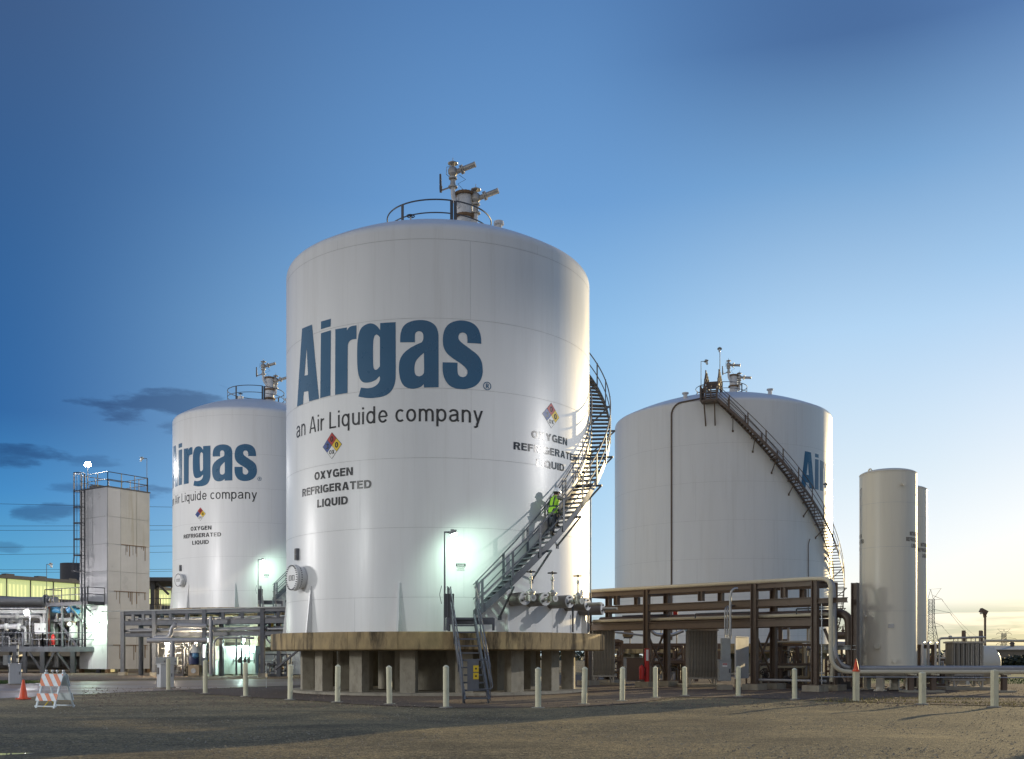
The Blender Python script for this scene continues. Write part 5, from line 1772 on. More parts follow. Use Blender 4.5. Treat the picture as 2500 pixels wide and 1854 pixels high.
pipe('header_pipe', [at(-140, 1467, 90), at(140, 1470, 90)], 0.42, PIPE_GREY, 'very large grey header pipe running under the building cladding at left', flanges=[(0, 0.9)], n=20)
pipe('process_pipe', [at(-140, 1506, D + 1.2), at(102, 1505, D + 1.2), at(103, 1540, D + 1.2)], 0.16, PIPE_WHITE, 'upper white process pipe with a flange left of the flood lamp', flanges=[(0, 0.75)])
pipe('process_pipe', [at(-140, 1531, D), at(50, 1531, D)], 0.20, PIPE_WHITE, 'thick flanged white pipe at railing height at the left edge', flanges=[(0, 0.82), (0, 0.98)])
pr = pipe('process_pipe', [at(50, 1531, D), at(62, 1534, D), at(62, 1575, D)], 0.12, PIPE_GREY, 'grey reducer pipe dropping from the thick flanged white pipe', flanges=[(0, 0.5)])
pipe('process_pipe', [at(-140, 1515, D + 2.5), at(40, 1514, D + 2.5), at(41, 1560, D + 2.5)], 0.09, PIPE_GREY, 'thin grey pipe between the two white pipes at the left edge')
pipe('process_pipe', [at(-140, 1486, D + 1.0), at(116, 1486, D + 1.0), at(196, 1482, D + 1.0)], 0.06, PIPE_WHITE, 'slim pale pipe along the top of the pipe frame on the process platform')
pipe('process_pipe', [at(30, 1495, D + 1.5), at(31, 1520, D + 1.5)], 0.07, PIPE_WHITE, 'short upright white pipe left of the flood lamp')
pipe('vent_hose', [at(108, 1498, D + 0.8), at(109, 1520, D + 0.8), at(104, 1540, D + 0.8), at(104, 1560, D + 0.8)], 0.13, PIPE_WHITE, 'curved pale duct beside the control cabinet on the platform')
pipe('main_pipe', [at(-140, 1619, 88), at(200, 1619, 88)], 0.58, PIPE_GREY, 'huge silver pipe lying under the process platform', n=24, flanges=[(0, 0.55)])
pipe('duct', [at(141, 1598, 85.2), at(141, 1630, 85.2)], 0.26, GALV, 'short silver duct under the process platform', flanges=[(0, 0.9)])
pipe('vent_pipe', [at(18, 1600, 57.5), at(18, 1624, 57.5)], 0.22, GALV, 'round metal pipe section above the white cabinet at left')


def box_item(name, label, cat, px0, px1, py0, py1, d, depth, material, rz=0.0, doors=1, sign=None, feet=True, ztop_lid=False):
    p0, p1 = at(px0, py1, d), at(px1, py0, d)
    w, h = p1.x - p0.x, p1.z - p0.z
    c = V(((p0.x + p1.x) / 2, d + depth / 2, (p0.z + p1.z) / 2))
    root = thing(name, label, cat, (c.x, c.y, p0.z))
    MB().box(c, (w, depth, h)).build('body', material, root, 0)
    for k in range(doors):
        dw = w / doors
        dc = V((p0.x + dw * (k + 0.5), d - 0.012, c.z))
        do = MB().box(dc, (dw - 0.05, 0.022, h - 0.08)).build('door', material, root, 0)
        MB().box(dc + V((dw * 0.36, -0.03, 0)), (0.05, 0.04, min(0.22, h * 0.2))).build('handle', STEEL_DARK, do, 0)
    MB().box(V((c.x, c.y, p1.z + 0.02)), (w + 0.06, depth + 0.06, 0.04)).build('lid', material, root, 0)
    return root, c, w, h


box_item('control_cabinet', 'white control cabinet with dark switches on the process platform', 'cabinet', 84, 112, 1523, 1549, D, 0.8, SCREEN_WHITE, doors=2)
box_item('control_cabinet', 'grey control cabinet behind the red post on the process platform', 'cabinet', 120, 133, 1524, 1575, D + 0.9, 0.7, CAB_GREY)
red = at(118.5, 1575, D + 0.4)
rp = thing('red_post', 'red painted post standing on the process platform', 'post', tuple(red))
MB().box((red.x, red.y, 3.9), (0.16, 0.1, 3.4)).build('post', RED, rp, 0)
MB().box((red.x, red.y - 0.06, 4.9), (0.1, 0.02, 0.8)).build('sign_plate', SIGN_WHITE, rp, 0)


def extinguisher(c, h, label):
    c = V(c); r = h * 0.17
    root = thing('fire_extinguisher', label, 'fire extinguisher', tuple(c))
    MB().lathe([(0, 0), (r, 0.01), (r, h * 0.72), (r * 0.75, h * 0.82), (r * 0.3, h * 0.88), (r * 0.3, h * 0.92), (0, h * 0.92)], 18, c).build('bottle', RED, root)
    MB().box(c + V((0.02, 0, h * 0.95)), (r * 1.4, 0.03, 0.05)).build('valve_head', STEEL_DARK, root, 0)
    MB().tube([c + V((r * 0.6, -0.02, h * 0.92)), c + V((r * 1.3, -0.05, h * 0.7)), c + V((r * 1.1, -0.05, h * 0.25))], 0.018, 6).build('hose', BLACK, root)
    return root


extinguisher(at(130, 1575, D), 0.95, 'red fire extinguisher leaning on the process platform railing')


def motor(px, py, d, L, r, material, label, ax=(1, 0, 0), fins=True):
    c = at(px, py, d); ax = V(ax).normalized()
    root = thing('electric_motor', label, 'motor', tuple(c))
    MB().lathe([(0, -L / 2), (r * 0.8, -L / 2), (r, -L / 2 + 0.06), (r, L / 2 - 0.15), (r * 0.9, L / 2), (0, L / 2)], 20, c, ax).build('housing', material, root)
    f = MB()
    x = ax.orthogonal().normalized(); y = ax.cross(x)
    for k in range(16):
        t = 2 * math.pi * k / 16
        dd = x * math.cos(t) + y * math.sin(t)
        f.beam(c + dd * r - ax * L * 0.38, c + dd * r + ax * L * 0.3, 0.02, 0.09, dd)
    f.build('cooling_fins', material, root, 0)
    MB().box(c - Z * r, (L * 0.8, r * 1.4, 0.16)).build('base', STEEL_DARK, root, 0)
    MB().box(c + Z * r * 0.8 + ax * 0.05, (L * 0.3, r * 0.8, r * 0.6)).build('terminal_box', material, root, 0)
    return root


motor(148, 1523, D + 2, 1.2, 0.5, CAB_DARK, 'dark electric motor on the process platform behind the slanted brace')


def actuated_valve(px, py, d, label, material=None, s=1.0, axis=(0.8, 0, 0.45)):
    c = at(px, py, d)
    root = thing('actuated_valve', label, 'valve', tuple(c))
    ax = V(axis).normalized()
    MB().lathe([(0, -0.32 * s), (0.2 * s, -0.32 * s), (0.24 * s, -0.2 * s), (0.24 * s, 0.2 * s), (0.2 * s, 0.32 * s), (0, 0.32 * s)], 16, c, ax).build('actuator', material or BLUE_ACT, root)
    MB().tube([c, c - Z * 0.6 * s], 0.07 * s, 8).build('stem', GALV, root)
    MB().lathe([(0, -0.12), (0.16 * s, -0.12), (0.2 * s, 0), (0.16 * s, 0.12), (0, 0.12)], 12, c - Z * 0.75 * s).build('valve_body', PIPE_GREY, root)
    MB().tube([c - Z * 0.75 * s - V((0.9 * s, 0, 0)), c - Z * 0.75 * s + V((0.9 * s, 0, 0))], 0.08 * s, 8).build('pipe_stub', PIPE_GREY, root)
    return root


actuated_valve(174, 1487, D, 'tilted blue valve actuator below the tower platform, the left of two', s=1.1)
actuated_valve(184, 1492, D - 0.4, 'lower blue valve actuator below the tower platform, the right of two', s=1.0, axis=(0.9, 0, -0.3))
actuated_valve(139, 1489, D + 1, 'blue-grey valve actuator left of the slanted brace on the platform', s=1.2, axis=(1, 0, 0))
v = at(181, 1537, D + 0.5)
fv = thing('filter_vessel', 'pale rounded filter vessel on the process platform under the blue valves', 'vessel', tuple(v))
MB().lathe([(0, -0.75), (0.25, -0.7), (0.32, -0.5), (0.32, 0.15), (0.22, 0.32), (0.1, 0.36), (0.1, 0.6), (0, 0.6)], 20, v).build('shell', PIPE_WHITE, fv)
MB().lathe([(0.1, 0.55), (0.2, 0.58), (0.2, 0.7), (0.05, 0.9), (0, 0.9)], 14, v).build('head', EQUIP_TAN, fv)
for s in (-0.22, 0.22): MB().box(v + V((s, 0, -1.0)), (0.06, 0.06, 0.7)).build('leg', STEEL_GREY, fv, 0)
gz = at(170, 1524, D - 0.2)
gg = thing('pressure_gauge', 'round pale gauge face left of the filter vessel', 'gauge', tuple(gz))
MB().disc(gz, 0.2, V((0, -1, 0)), 20, 0.1).build('case', CAB_GREY, gg)
MB().disc(gz + V((0, -0.055, 0)), 0.17, V((0, -1, 0)), 20, 0.01).build('dial', SIGN_WHITE, gg)
MB().tube([gz, gz - Z * 1.4], 0.03, 6).build('stem', GALV, gg)
wv = at(211, 1527, D - 0.5)
hv = thing('gate_valve', 'gate valve with a large spoked handwheel by the green work lamp', 'valve', tuple(wv))
b = MB().lathe([(0, -0.2), (0.18, -0.2), (0.2, 0.05), (0.06, 0.1), (0.05, 0.5)], 12, wv + V((0.15, 0.3, -0.3)), V((-0.2, -1, 0.2))).build('valve_body', EQUIP_TAN, hv)
hand_wheel(wv, 0.3, HANDWHEEL, b, V((-0.3, -1, 0.1)))
tk = at(227, 1530, D + 0.8)
tv = thing('knockout_drum', 'olive upright drum lit green below the tower platform', 'vessel', tuple(tk))
olive = mat('olive_paint', (0.28, 0.27, 0.12), 0.5, var=0.15)
MB().lathe([(0, -0.9), (0.4, -0.8), (0.5, -0.5), (0.5, 0.3), (0.4, 0.6), (0, 0.75)], 22, tk).build('shell', olive, tv)
for s in (-0.3, 0.3): MB().box(tk + V((s, 0, -1.3)), (0.08, 0.08, 1.0)).build('leg', STEEL_GREY, tv, 0)
o, c, w, h = box_item('insulated_box', 'olive green ribbed housing below the green work lamp', 'housing', 200, 258, 1556, 1642, 86, 2.5, olive, doors=0)
mm = MB()
for k in range(9): mm.box((c.x, 85.97, c.z - h / 2 + h * (k + 0.5) / 9), (w, 0.06, 0.06))
mm.build('rib_band', olive, o, 0)

# small piping clutter standing on the deck
rnd = random.Random(77)
_seen = set()
def riser_label(px, r, zt):
    marks = [(0, 'at the left edge of the process platform'), (30, 'left of the flood lamp'), (60, 'under the flood lamp'), (84, 'right of the flood lamp'), (98, 'before the white control cabinet'),
             (119, 'by the red post'), (150, 'by the dark motor'), (175, 'under the blue valve actuators'), (205, 'by the spoked handwheel'), (232, 'by the olive drum')]
    where = min(marks, key=lambda m_: abs(m_[0] - px))[1]
    for a in ('thin', 'stout'):
        for b_ in ('short', 'tall', 'bent', 'hooped', 'upright'):
            t = f"{a if r < 0.055 else 'stout'} {b_ if zt < 3.8 else ('tall' if b_ == 'short' else b_)} riser pipe {where}"
            if t not in _seen:
                _seen.add(t); return t
    return f'riser pipe {where}'
for k in range(16):
    px = rnd.uniform(-20, 245); d = D + rnd.uniform(0.6, 5)
    zt = rnd.uniform(2.9, 4.6)
    x = (px - 1250) / FPX * d
    x2 = x + rnd.choice((-1, 1)) * rnd.uniform(0.5, 1.6)
    r = rnd.uniform(0.035, 0.075)
    o = pipe('riser_pipe', [(x, d, 2.15), (x, d, zt), (x2, d, zt), (x2, d, 2.15)], r, rnd.choice([PIPE_GREY, PIPE_GREY, STEEL_GREY, PIPE_WHITE]),
             riser_label(px, r, zt), group='thin riser pipes on the process platform', rad=0.15, n=8)

# ================================================================== steel canopy right of the tower
def canopy():
    d = 97
    root = thing('steel_canopy', 'dark steel canopy and landing between the white tower and the left tank', 'canopy', tuple(at(400, 1640, d)))
    for px in (374, 450):
        for dd in (d, d + 7):
            p = at(px, 1600, d); x = p.x + (dd - d) * -0.3
            MB().ibeam((x, dd, 0), (x, dd, 8.4), 0.4, 0.4, 0.05, V((0, 1, 0))).build('column', STEEL_DARK, root, 0)
    a, b = at(355, 1414, d), at(470, 1414, d)
    MB().box(((a.x + b.x) / 2 - 1, d + 3.5, 8.6), (b.x - a.x + 2, 8.5, 0.35)).build('roof', STEEL_DARK, root, 0)
    MB().beam(at(378, 1418, d), at(412, 1452, d), 0.16, 0.2).build('brace', STEEL_DARK, root, 0)
    MB().box(((a.x + b.x) / 2 - 1, d + 3.5, 5.6), (b.x - a.x, 7.5, 0.25)).build('landing', STEEL_DARK, root, 0)
    rails_along([(a.x, d - 0.2, 0), (b.x, d - 0.2, 0)], 5.7, 1.1, STEEL_DARK, root, 0.04, post=0.09)
canopy()

# ================================================================== grey pipe rack behind, left of the front tank
def left_rack():
    cols = [(300, 73.0), (377, 71.5), (499, 69.5), (641, 67.5), (760, 65.7), (880, 64.0)]
    P = [V(((px - 1250) / FPX * d, d, 0)) for px, d in cols]
    u = (P[4] - P[1]).normalized(); back = V((-u.y, u.x, 0)) * 1.7
    root = thing('pipe_rack', 'dark grey three-level pipe rack in front of the left lettered tank', 'pipe rack', tuple(P[2]))
    for p in P:
        for q in (p, p + back):
            MB().ibeam(q, q + Z * 4.54, 0.26, 0.30, 0.035, V((0, 1, 0))).build('column', STEEL_GREY, root, 0)
        for z in (4.38, 3.72, 2.88): MB().ibeam(p + Z * z, p + back + Z * z, 0.16, 0.24, 0.03).build('cross_beam', STEEL_GREY, root, 0)
        MB().box(p + Z * 0.12, (0.5, 0.5, 0.26)).build('footing', CONCRETE_PALE, root, 0)
    for a, b in zip(P, P[1:]):
        for z, h in ((4.44, 0.22), (3.72, 0.34), (2.89, 0.27)):
            for off in (V((0, 0, 0)), back):
                e = u * 0.14
                MB().ibeam(a + e + off + Z * z, b - e + off + Z * z, 0.16, h, 0.03).build('beam', STEEL_GREY, root, 0)
        for t in (0.33, 0.66):
            q = a.lerp(b, t)
            for off in (V((0, 0, 0)), back):
                MB().ibeam(q + off + Z * 3.90, q + off + Z * 4.32, 0.2, 0.2, 0.03, V((0, 1, 0))).build('strut', STEEL_GREY, root, 0)
    MB().beam(P[0] - u * 2 + Z * 4.59, P[5] + Z * 4.59, 0.34, 0.06).build('cable_tray', CAB_GREY, root, 0)
    # knee braces
    q = P[3]
    MB().beam(q + Z * 2.75 + u * 0.1, q + u * 0.95 + Z * 1.95, 0.09, 0.09).build('brace', STEEL_GREY, root, 0)
    for a, b in ((0.6, 2.7), (4.6, 2.7)):
        MB().beam(q + u * a + Z * 0.5 + back * 0.3, q + u * b + Z * 1.9 + back * 0.3, 0.12, 0.12).build('brace', STEEL_GREY, root, 0)
    return P, u, back


LP, LU, LBACK = left_rack()
labs = ['slim grey pipe along the middle level of the grey rack, frontmost', 'thick grey pipe along the lower level of the grey rack', 'pale pipe along the rear of the grey rack',
        'thin pipe lying high inside the grey rack', 'galvanised pipe at the back of the middle rack level']
for k, (t, z, r, m) in enumerate([(0.15, 3.18, 0.085, PIPE_GREY), (0.45, 3.20, 0.16, PIPE_GREY), (0.75, 3.14, 0.1, PIPE_WHITE), (0.3, 3.98, 0.07, PIPE_GREY), (0.65, 4.0, 0.11, GALV)]):
    pipe('rack_pipe', [LP[0] + LBACK * t + Z * z, LP[5] + LBACK * t + Z * z], r, m, labs[k], group='pipes lying on the grey rack')
# pipework in front of the rack's left bay
pipe('process_pipe', [at(375, 1558, 69.0), at(416, 1558, 69.0), at(419, 1527, 69.0), at(505, 1529, 69.0)], 0.15, PIPE_GREY, 'bent grey pipe rising before the grey rack', rad=0.5, flanges=[(2, 0.1)])
pipe('process_pipe', [at(360, 1564, 68.5), at(508, 1563, 68.5)], 0.17, PIPE_GREY, 'long straight grey pipe across the left bay of the grey rack')
pipe('process_pipe', [at(421, 1566, 68.4), at(420, 1608, 68.4), at(418, 1640, 68.4)], 0.18, PIPE_GREY, 'thick upright pipe below the long straight grey pipe')
pipe('process_pipe', [at(515, 1505, 67.8), at(515, 1648, 67.8)], 0.13, PIPE_GREY, 'upright grey pipe just right of the second rack column')
pipe('conduit_bend', [at(523, 1640, 67.5), at(523, 1566, 67.5), at(532, 1557, 67.5), at(620, 1558, 67.5)], 0.07, PIPE_GREY, 'bent conduit curving over the pale green housing', rad=0.7)
for k, (px, y0, y1) in enumerate([(577, 1552, 1648), (590, 1552, 1648), (598, 1566, 1620), (609, 1553, 1616)]):
    pipe('drop_pipe', [at(px, y0, 71.5), at(px, y1, 71.5)], 0.065 if k < 2 else 0.035, STEEL_GREY, ['leftmost thin drop pipe before the pale green housing', 'second drop pipe before the pale green housing', 'third, short drop pipe before the pale green housing', 'rightmost thin drop pipe before the pale green housing'][k])
pipe('instrument_line', [at(588, 1618, 71.2), at(588, 1591, 71.2), at(609, 1591, 71.2)], 0.03, STEEL_DARK, 'thin square instrument line on the pale green housing', rad=0.05)
pipe('instrument_line', [at(609, 1595, 71.2), at(620, 1595, 71.2), at(620, 1620, 71.2)], 0.03, STEEL_DARK, 'thin bent instrument line at the right of the pale green housing', rad=0.05)
for k, px in enumerate((585, 598, 607)):
    c = at(px, 1614, 71.0)
    root = thing('small_valve', ['left', 'middle', 'right'][k] + ' of three small dark valves before the pale green housing', 'valve', tuple(c))
    MB().lathe([(0, -0.1), (0.15, -0.08), (0.15, 0.08), (0, 0.1)], 12, c, V((1, 0, 0))).build('valve_body', CAB_DARK, root)
    MB().lathe([(0.04, 0), (0.04, 0.18), (0.13, 0.2), (0.13, 0.25), (0, 0.28)], 12, c).build('handle', CAB_DARK, root)
    MB().tube([c - V((0.35, 0, 0)), c + V((0.35, 0, 0))], 0.04, 6).build('pipe_stub', CAB_DARK, root)
green = mat('pale_green_housing', (0.56, 0.66, 0.63), 0.38, var=0.06, scale=1.2, dirt=(0.30, 0.33, 0.28), dirt_amt=0.5, dirt_scale=1.6, dirt_stretch=(2, 2, 0.25))
o, c, w, h = box_item('equipment_housing', 'pale green lit equipment housing with tall doors below the grey rack', 'housing', 526, 624, 1579, 1647, 72.5, 2.4, green, doors=4)
for s in (-0.9, 0.0, 0.95): MB().box((c.x + s * w / 2, 72.7, 0.09), (0.35, 0.3, 0.2)).build('foot', green, o, 0)
o, c, w, h = box_item('equipment_housing', 'grey-white housing right of the pale green one, behind the braces', 'housing', 640, 760, 1592, 1647, 73.5, 2.4, SCREEN_WHITE, doors=3)
box_item('junction_box', 'small grey junction box beside the pale green housing', 'cabinet', 507, 526, 1614, 1648, 71.5, 0.6, CAB_GREY)
box_item('meter_cabinet', 'wide grey metal cabinet behind the leftmost bollard', 'cabinet', 380, 432, 1606, 1624, 65.0, 0.25, CAB_GREY, doors=2)
o, c, w, h = box_item('control_cabinet', 'yellow cabinet left of the pale green housing', 'cabinet', 504, 513, 1585, 1616, 70.5, 0.4, SIGN_YELLOW)
c = at(474, 1605, 69.5)
bl = thing('filter_unit', 'white topped dark blue bottle-shaped unit under the grey rack', 'filter', tuple(c))
MB().lathe([(0, 0.9), (0.12, 0.86), (0.2, 0.7), (0.36, 0.42), (0.36, 0.3), (0, 0.3)], 18, c).build('hood', SIGN_WHITE, bl)
MB().lathe([(0.33, 0.3), (0.33, -0.45), (0.25, -0.5), (0, -0.5)], 18, c).build('body', mat('navy_paint', (0.02, 0.03, 0.10), 0.4), bl)
MB().lathe([(0, 0.28), (0.2, 0.26), (0.22, 0.05), (0.06, -0.1), (0, -0.1)], 14, c + V((0.14, -0.22, 0))).build('bowl', BLUE_ACT, bl)
for s in (-0.25, 0.25): MB().box(c + V((s, 0, -0.8)), (0.06, 0.06, 0.7)).build('leg', STEEL_DARK, bl, 0)
box_item('pump_skid', 'dark pump skid under the lit lamp in the left bay of the grey rack', 'pump', 436, 458, 1588, 1649, 71.5, 1.6, CAB_DARK, doors=2)
motor(449, 1589, 75.6, 0.75, 0.28, CAB_DARK, 'dark motor on top of the pump skid below the grey rack', (0.2, -1, 0))
o, c, w, h = box_item('pump_skid', 'tan lit pump base with a round cover under the blue bottle unit', 'pump', 459, 486, 1626, 1650, 69.0, 1.2, EQUIP_TAN, doors=0)
MB().disc((c.x, 68.98, c.z), 0.17, V((0, -1, 0)), 20, 0.05).build('cover', GALV, o)
for k, (px, m) in enumerate(((484, GALV), (490, PIPE_WHITE), (462, GALV), (404, PIPE_GREY))):
    pipe('drop_pipe', [at(px, 1570, 69.8 + k * 0.2), at(px, 1642, 69.8 + k * 0.2)], 0.12 if k == 0 else 0.07, m,
         ['thick silver upright pipe right of the blue bottle unit', 'white upright pipe near the second rack column', 'slim silver pipe left of the blue bottle unit', 'grey upright pipe near the leftmost rack column'][k])
pipe('slanted_pipe', [at(446, 1567, 69.2), at(462, 1588, 69.2), at(462, 1600, 69.2)], 0.06, GALV, 'slanted silver pipe above the dark pump motor', rad=0.2)
wl = at(409, 1571, 69.6)
l3 = thing('work_lamp', 'warm lit lamp under the long grey pipe, left bay of the grey rack', 'lamp', tuple(wl))
MB().lathe([(0, 0.1), (0.2, 0.08), (0.26, 0.0)], 16, wl).build('shade', CAB_GREY, l3)
MB().lathe([(0.2, 0.0), (0.15, -0.05), (0, -0.07)], 16, wl).build('bulb', LAMP_WARM, l3)
wl2 = at(593, 1563, 72.6)
l4 = thing('work_lamp', 'greenish lit globe lamp above the pale green housing', 'lamp', tuple(wl2))
MB().lathe([(0, 0.28), (0.13, 0.26), (0.16, 0.1), (0, 0.1)], 14, wl2).build('shade', CAB_GREY, l4)
MB().lathe([(0.12, 0.1), (0.14, 0.0), (0.09, -0.16), (0, -0.2)], 14, wl2).build('bulb', LAMP_EMIT, l4)
c = at(498, 1590, 68.2)
st = thing('fluorescent_lamp', 'upright white tube lamp on the second column of the grey rack', 'lamp', tuple(c))
MB().box(c + V((0, 0, 0)), (0.12, 0.08, 0.85)).build('tube', mat('tube_lit', (0.9, 0.9, 0.9), 0.4, emit=(1, 0.96, 0.9), emit_s=1.6), st, 0)
MB().box(c + V((0, 0.06, 0)), (0.18, 0.05, 0.95)).build('bracket', CAB_GREY, st, 0)
# back wall seen through the rack
bw = mat('rear_building_wall', (0.30, 0.27, 0.22), 0.6, var=0.15, scale=1.0, dirt=(0.12, 0.1, 0.08), dirt_amt=0.5)
root = thing('pump_house', 'low tan pump house behind the grey rack', 'building', (-30, 76, 0))
MB().box((-19.2, 76.6, 1.8), (12.6, 1.2, 3.6)).build('wall', bw, root, 0)
MB().box((-19.2, 76.6, 3.7), (13, 1.6, 0.2)).build('roof', STEEL_DARK, root, 0)
for k in range(4):
    MB().box((-24 + k * 3.3, 75.96, 1.25), (1.1, 0.06, 2.3)).build('door', CAB_DARK, root, 0)


# ================================================================== grey steel pipe rack on the right, coloured brown for lens flare
RU = V((-0.715, 0.699, 0)).normalized(); RB = V((RU.y, -RU.x, 0)) * 1.55
def rp(px):
    k = (px - 1250) / FPX
    t = (12.05 - 40.7 * k) / (0.715 + 0.699 * k)
    return V((12.05, 40.7, 0)) + RU * t


def right_rack():
    P = [rp(1990), rp(1842), rp(1712), rp(1579), rp(1436)]
    root = thing('pipe_rack', 'long steel pipe rack with brown flare tint on footings right of the front tank', 'pipe rack', tuple(P[1]))
    full = [0, 1, 3, 4]
    for i, p in enumerate(P):
        for q in (p, p + RB):
            if i in full:
                MB().ibeam(q + Z * 0.22, q + Z * 4.42, 0.24, 0.25, 0.035, RU).build('column', STEEL_FLARE_BROWN, root, 0)
                MB().box(q + Z * 0.12, (0.75, 0.75, 0.26), rz=0.78).build('footing', CONCRETE_PALE, root, 0)
                MB().box(q + Z * 0.26, (0.42, 0.42, 0.03), rz=0.78).build('base_plate', STEEL_FLARE_BROWN, root, 0)
            else:
                MB().ibeam(q + Z * 3.80, q + Z * 4.22, 0.22, 0.22, 0.03, RU).build('strut', STEEL_FLARE_BROWN, root, 0)
        for z in (4.3, 3.6, 2.78):
            if i in full: MB().ibeam(p + RB * 0.09 + Z * z, p + RB * 0.91 + Z * z, 0.16, 0.22, 0.03).build('cross_beam', STEEL_FLARE_BROWN, root, 0)
    F = [P[i] for i in full]
    for a, b in zip(F, F[1:]):
        for z, h in ((4.32, 0.22), (3.61, 0.30), (2.78, 0.32)):
            for off in (V((0, 0, 0)), RB):
                MB().ibeam(a + RU * 0.15 + off + Z * z, b - RU * 0.15 + off + Z * z, 0.18, h, 0.03).build('beam', STEEL_FLARE_BROWN, root, 0)
        mid = a.lerp(b, 0.5)
        if (b - a).length < 5:
            for off in (V((0, 0, 0)), RB):
                MB().ibeam(mid + off + Z * 3.78, mid + off + Z * 4.2, 0.22, 0.22, 0.03, RU).build('strut', STEEL_FLARE_BROWN, root, 0)
    for p in (F[1], F[2]):
        a, b = p + RU * 0.03, p + RB + RU * 0.03
        MB().beam(a + Z * 2.55, b + Z * 0.45, 0.07, 0.07).build('brace', STEEL_FLARE_BROWN, root, 0)
        MB().beam(b + Z * 2.55 + RU * 0.08, a + Z * 0.45 + RU * 0.08, 0.07, 0.07).build('brace', STEEL_FLARE_BROWN, root, 0)
    # outrigger at the right end holding the tray bends
    e = P[0]
    MB().ibeam(e + Z * 3.6, e - RU * 1.35 + Z * 3.6, 0.16, 0.2, 0.03).build('outrigger', STEEL_FLARE_BROWN, root, 0)
    MB().ibeam(e + RB * 0.5 - RU * 1.3 + Z * 0.2, e + RB * 0.5 - RU * 1.3 + Z * 4.3, 0.24, 0.24, 0.03, RU).build('column', STEEL_FLARE_BROWN, root, 0)
    MB().ibeam(e + RB * 0.5 + Z * 1.75, e + RB * 0.5 - RU * 1.4 + Z * 1.75, 0.14, 0.18, 0.03).build('outrigger', CAB_GREY, root, 0)
    for s in (0.25,):
        MB().beam(e + RB * s - RU * 0.2 + Z * 2.5, e + RB * s - RU * 1.1 + Z * 0.4, 0.09, 0.09).build('brace', STEEL_FLARE_BROWN, root, 0)
    return P


RP = right_rack()
# two jacketed lines along the top that bend down and leave along the ground to the right
e = RP[0]
c2 = at(2028, 1500, 40.0)
g0 = V((c2.x, 40.0, 0))
pipe('tray_line', [RP[4] + Z * 4.50 - RU * 0.2, e + Z * 4.50 - RU * 0.0, g0 + Z * 4.42, g0 + Z * 0.80, V((30, 39.6, 0.80))], 0.085, CREAM,
     'cream jacketed line bending down from the brown rack and running right near the ground', rad=0.75, n=10)
g1 = V((c2.x + 0.22, 40.5, 0))
pipe('tray_line', [RP[4] + RB * 0.5 + Z * 4.50, e + RB * 0.5 + Z * 4.50, g1 + V((0.12, 0.3, 4.36)), g1 + V((0.12, 0, 0.93)), V((30, 40.1, 0.93))], 0.105, PIPE_GREY,
     'grey jacketed line beside the cream one, running right above the ground', rad=0.75, n=12)
pipe('rack_pipe', [RP[4] + RB * 0.25 + Z * 3.08, e + RB * 0.25 + Z * 3.08 - RU * 0.55, e + RB * 0.25 - RU * 0.62 + Z * 1.9, e + RB * 0.3 - RU * 0.45 + Z * 0.4], 0.075, CREAM, 'slim tan pipe along the lowest beam of the brown rack', rad=0.25)
pipe('rack_pipe', [RP[4] + RB * 0.62 + Z * 3.12, e + RB * 0.62 + Z * 3.12 - RU * 0.95, e + RB * 0.62 - RU * 1.0 + Z * 0.4], 0.17, STEEL_FLARE_BROWN, 'thick brown pipe along the lowest level of the brown rack', rad=0.45)
pipe('rack_pipe', [RP[3] + RB * 0.5 + Z * 3.30 + RU * 2, RP[3] + RB * 0.5 + Z * 3.30 - RU * 0.6, RP[3] + RB * 0.5 + Z * 3.14 - RU * 0.6], 0.03, STEEL_DARK, 'thin dark line above the lowest rack level near the second column', rad=0.05)
pipe('rack_pipe', [RP[2] + Z * 3.06 - RU * -0.3, RP[2] + Z * 3.25 - RU * -0.3, RP[1] + Z * 3.25 + RU * 0.2], 0.03, STEEL_DARK, 'thin dark line above the lowest rack level in the middle bay', rad=0.05)
pipe('rack_pipe', [e + Z * 3.1 + RU * 0.9 + RB * 0.1, e + Z * 3.32 + RU * 0.9 + RB * 0.1, e + Z * 3.32 - RU * 0.5 + RB * 0.1], 0.03, STEEL_DARK, 'thin dark line near the right end post of the brown rack', rad=0.05)
pipe('low_pipe', [rp(1842) + Z * 0.42 + RB * 0.1, e + Z * 0.42 + RB * 0.1, e + Z * 0.42 - RU * 0.4 + RB * 0.1], 0.055, PIPE_GREY, 'grey pipe just above the footings of the brown rack', rad=0.1)
pipe('low_pipe', [at(2005, 1653, 39.3), V((30, 38.9, 0.55))], 0.02, GALV, 'thin wire-like line stretched below the ground pipes at right')
pipe('conduit', [e - RU * 0.28 + Z * 3.5, e - RU * 0.28 + Z * 0.3], 0.028, GALV, 'slim pale conduit on the right end post of the brown rack')
pipe('red_pipe', [rp(1600) + RB + Z * 3.2, rp(1600) + RB + Z * 3.46], 0.11, RED, 'short red pipe piece between the beams of the brown rack')


def fin_tube_mesh(L, r=0.058, fins=8):
    prof = []
    for k in range(fins):
        a = 2 * math.pi * k / fins
        for da, rr in ((-0.10, r), (0.10, r), (0.32, r * 0.28), (2 * math.pi / fins - 0.32, r * 0.28)):
            prof.append((math.cos(a + da) * rr, math.sin(a + da) * rr))
    return MB().prism(prof, (0, 0, 0), (0, 0, L), V((0, 1, 0))).mesh('fin_tube', 0)


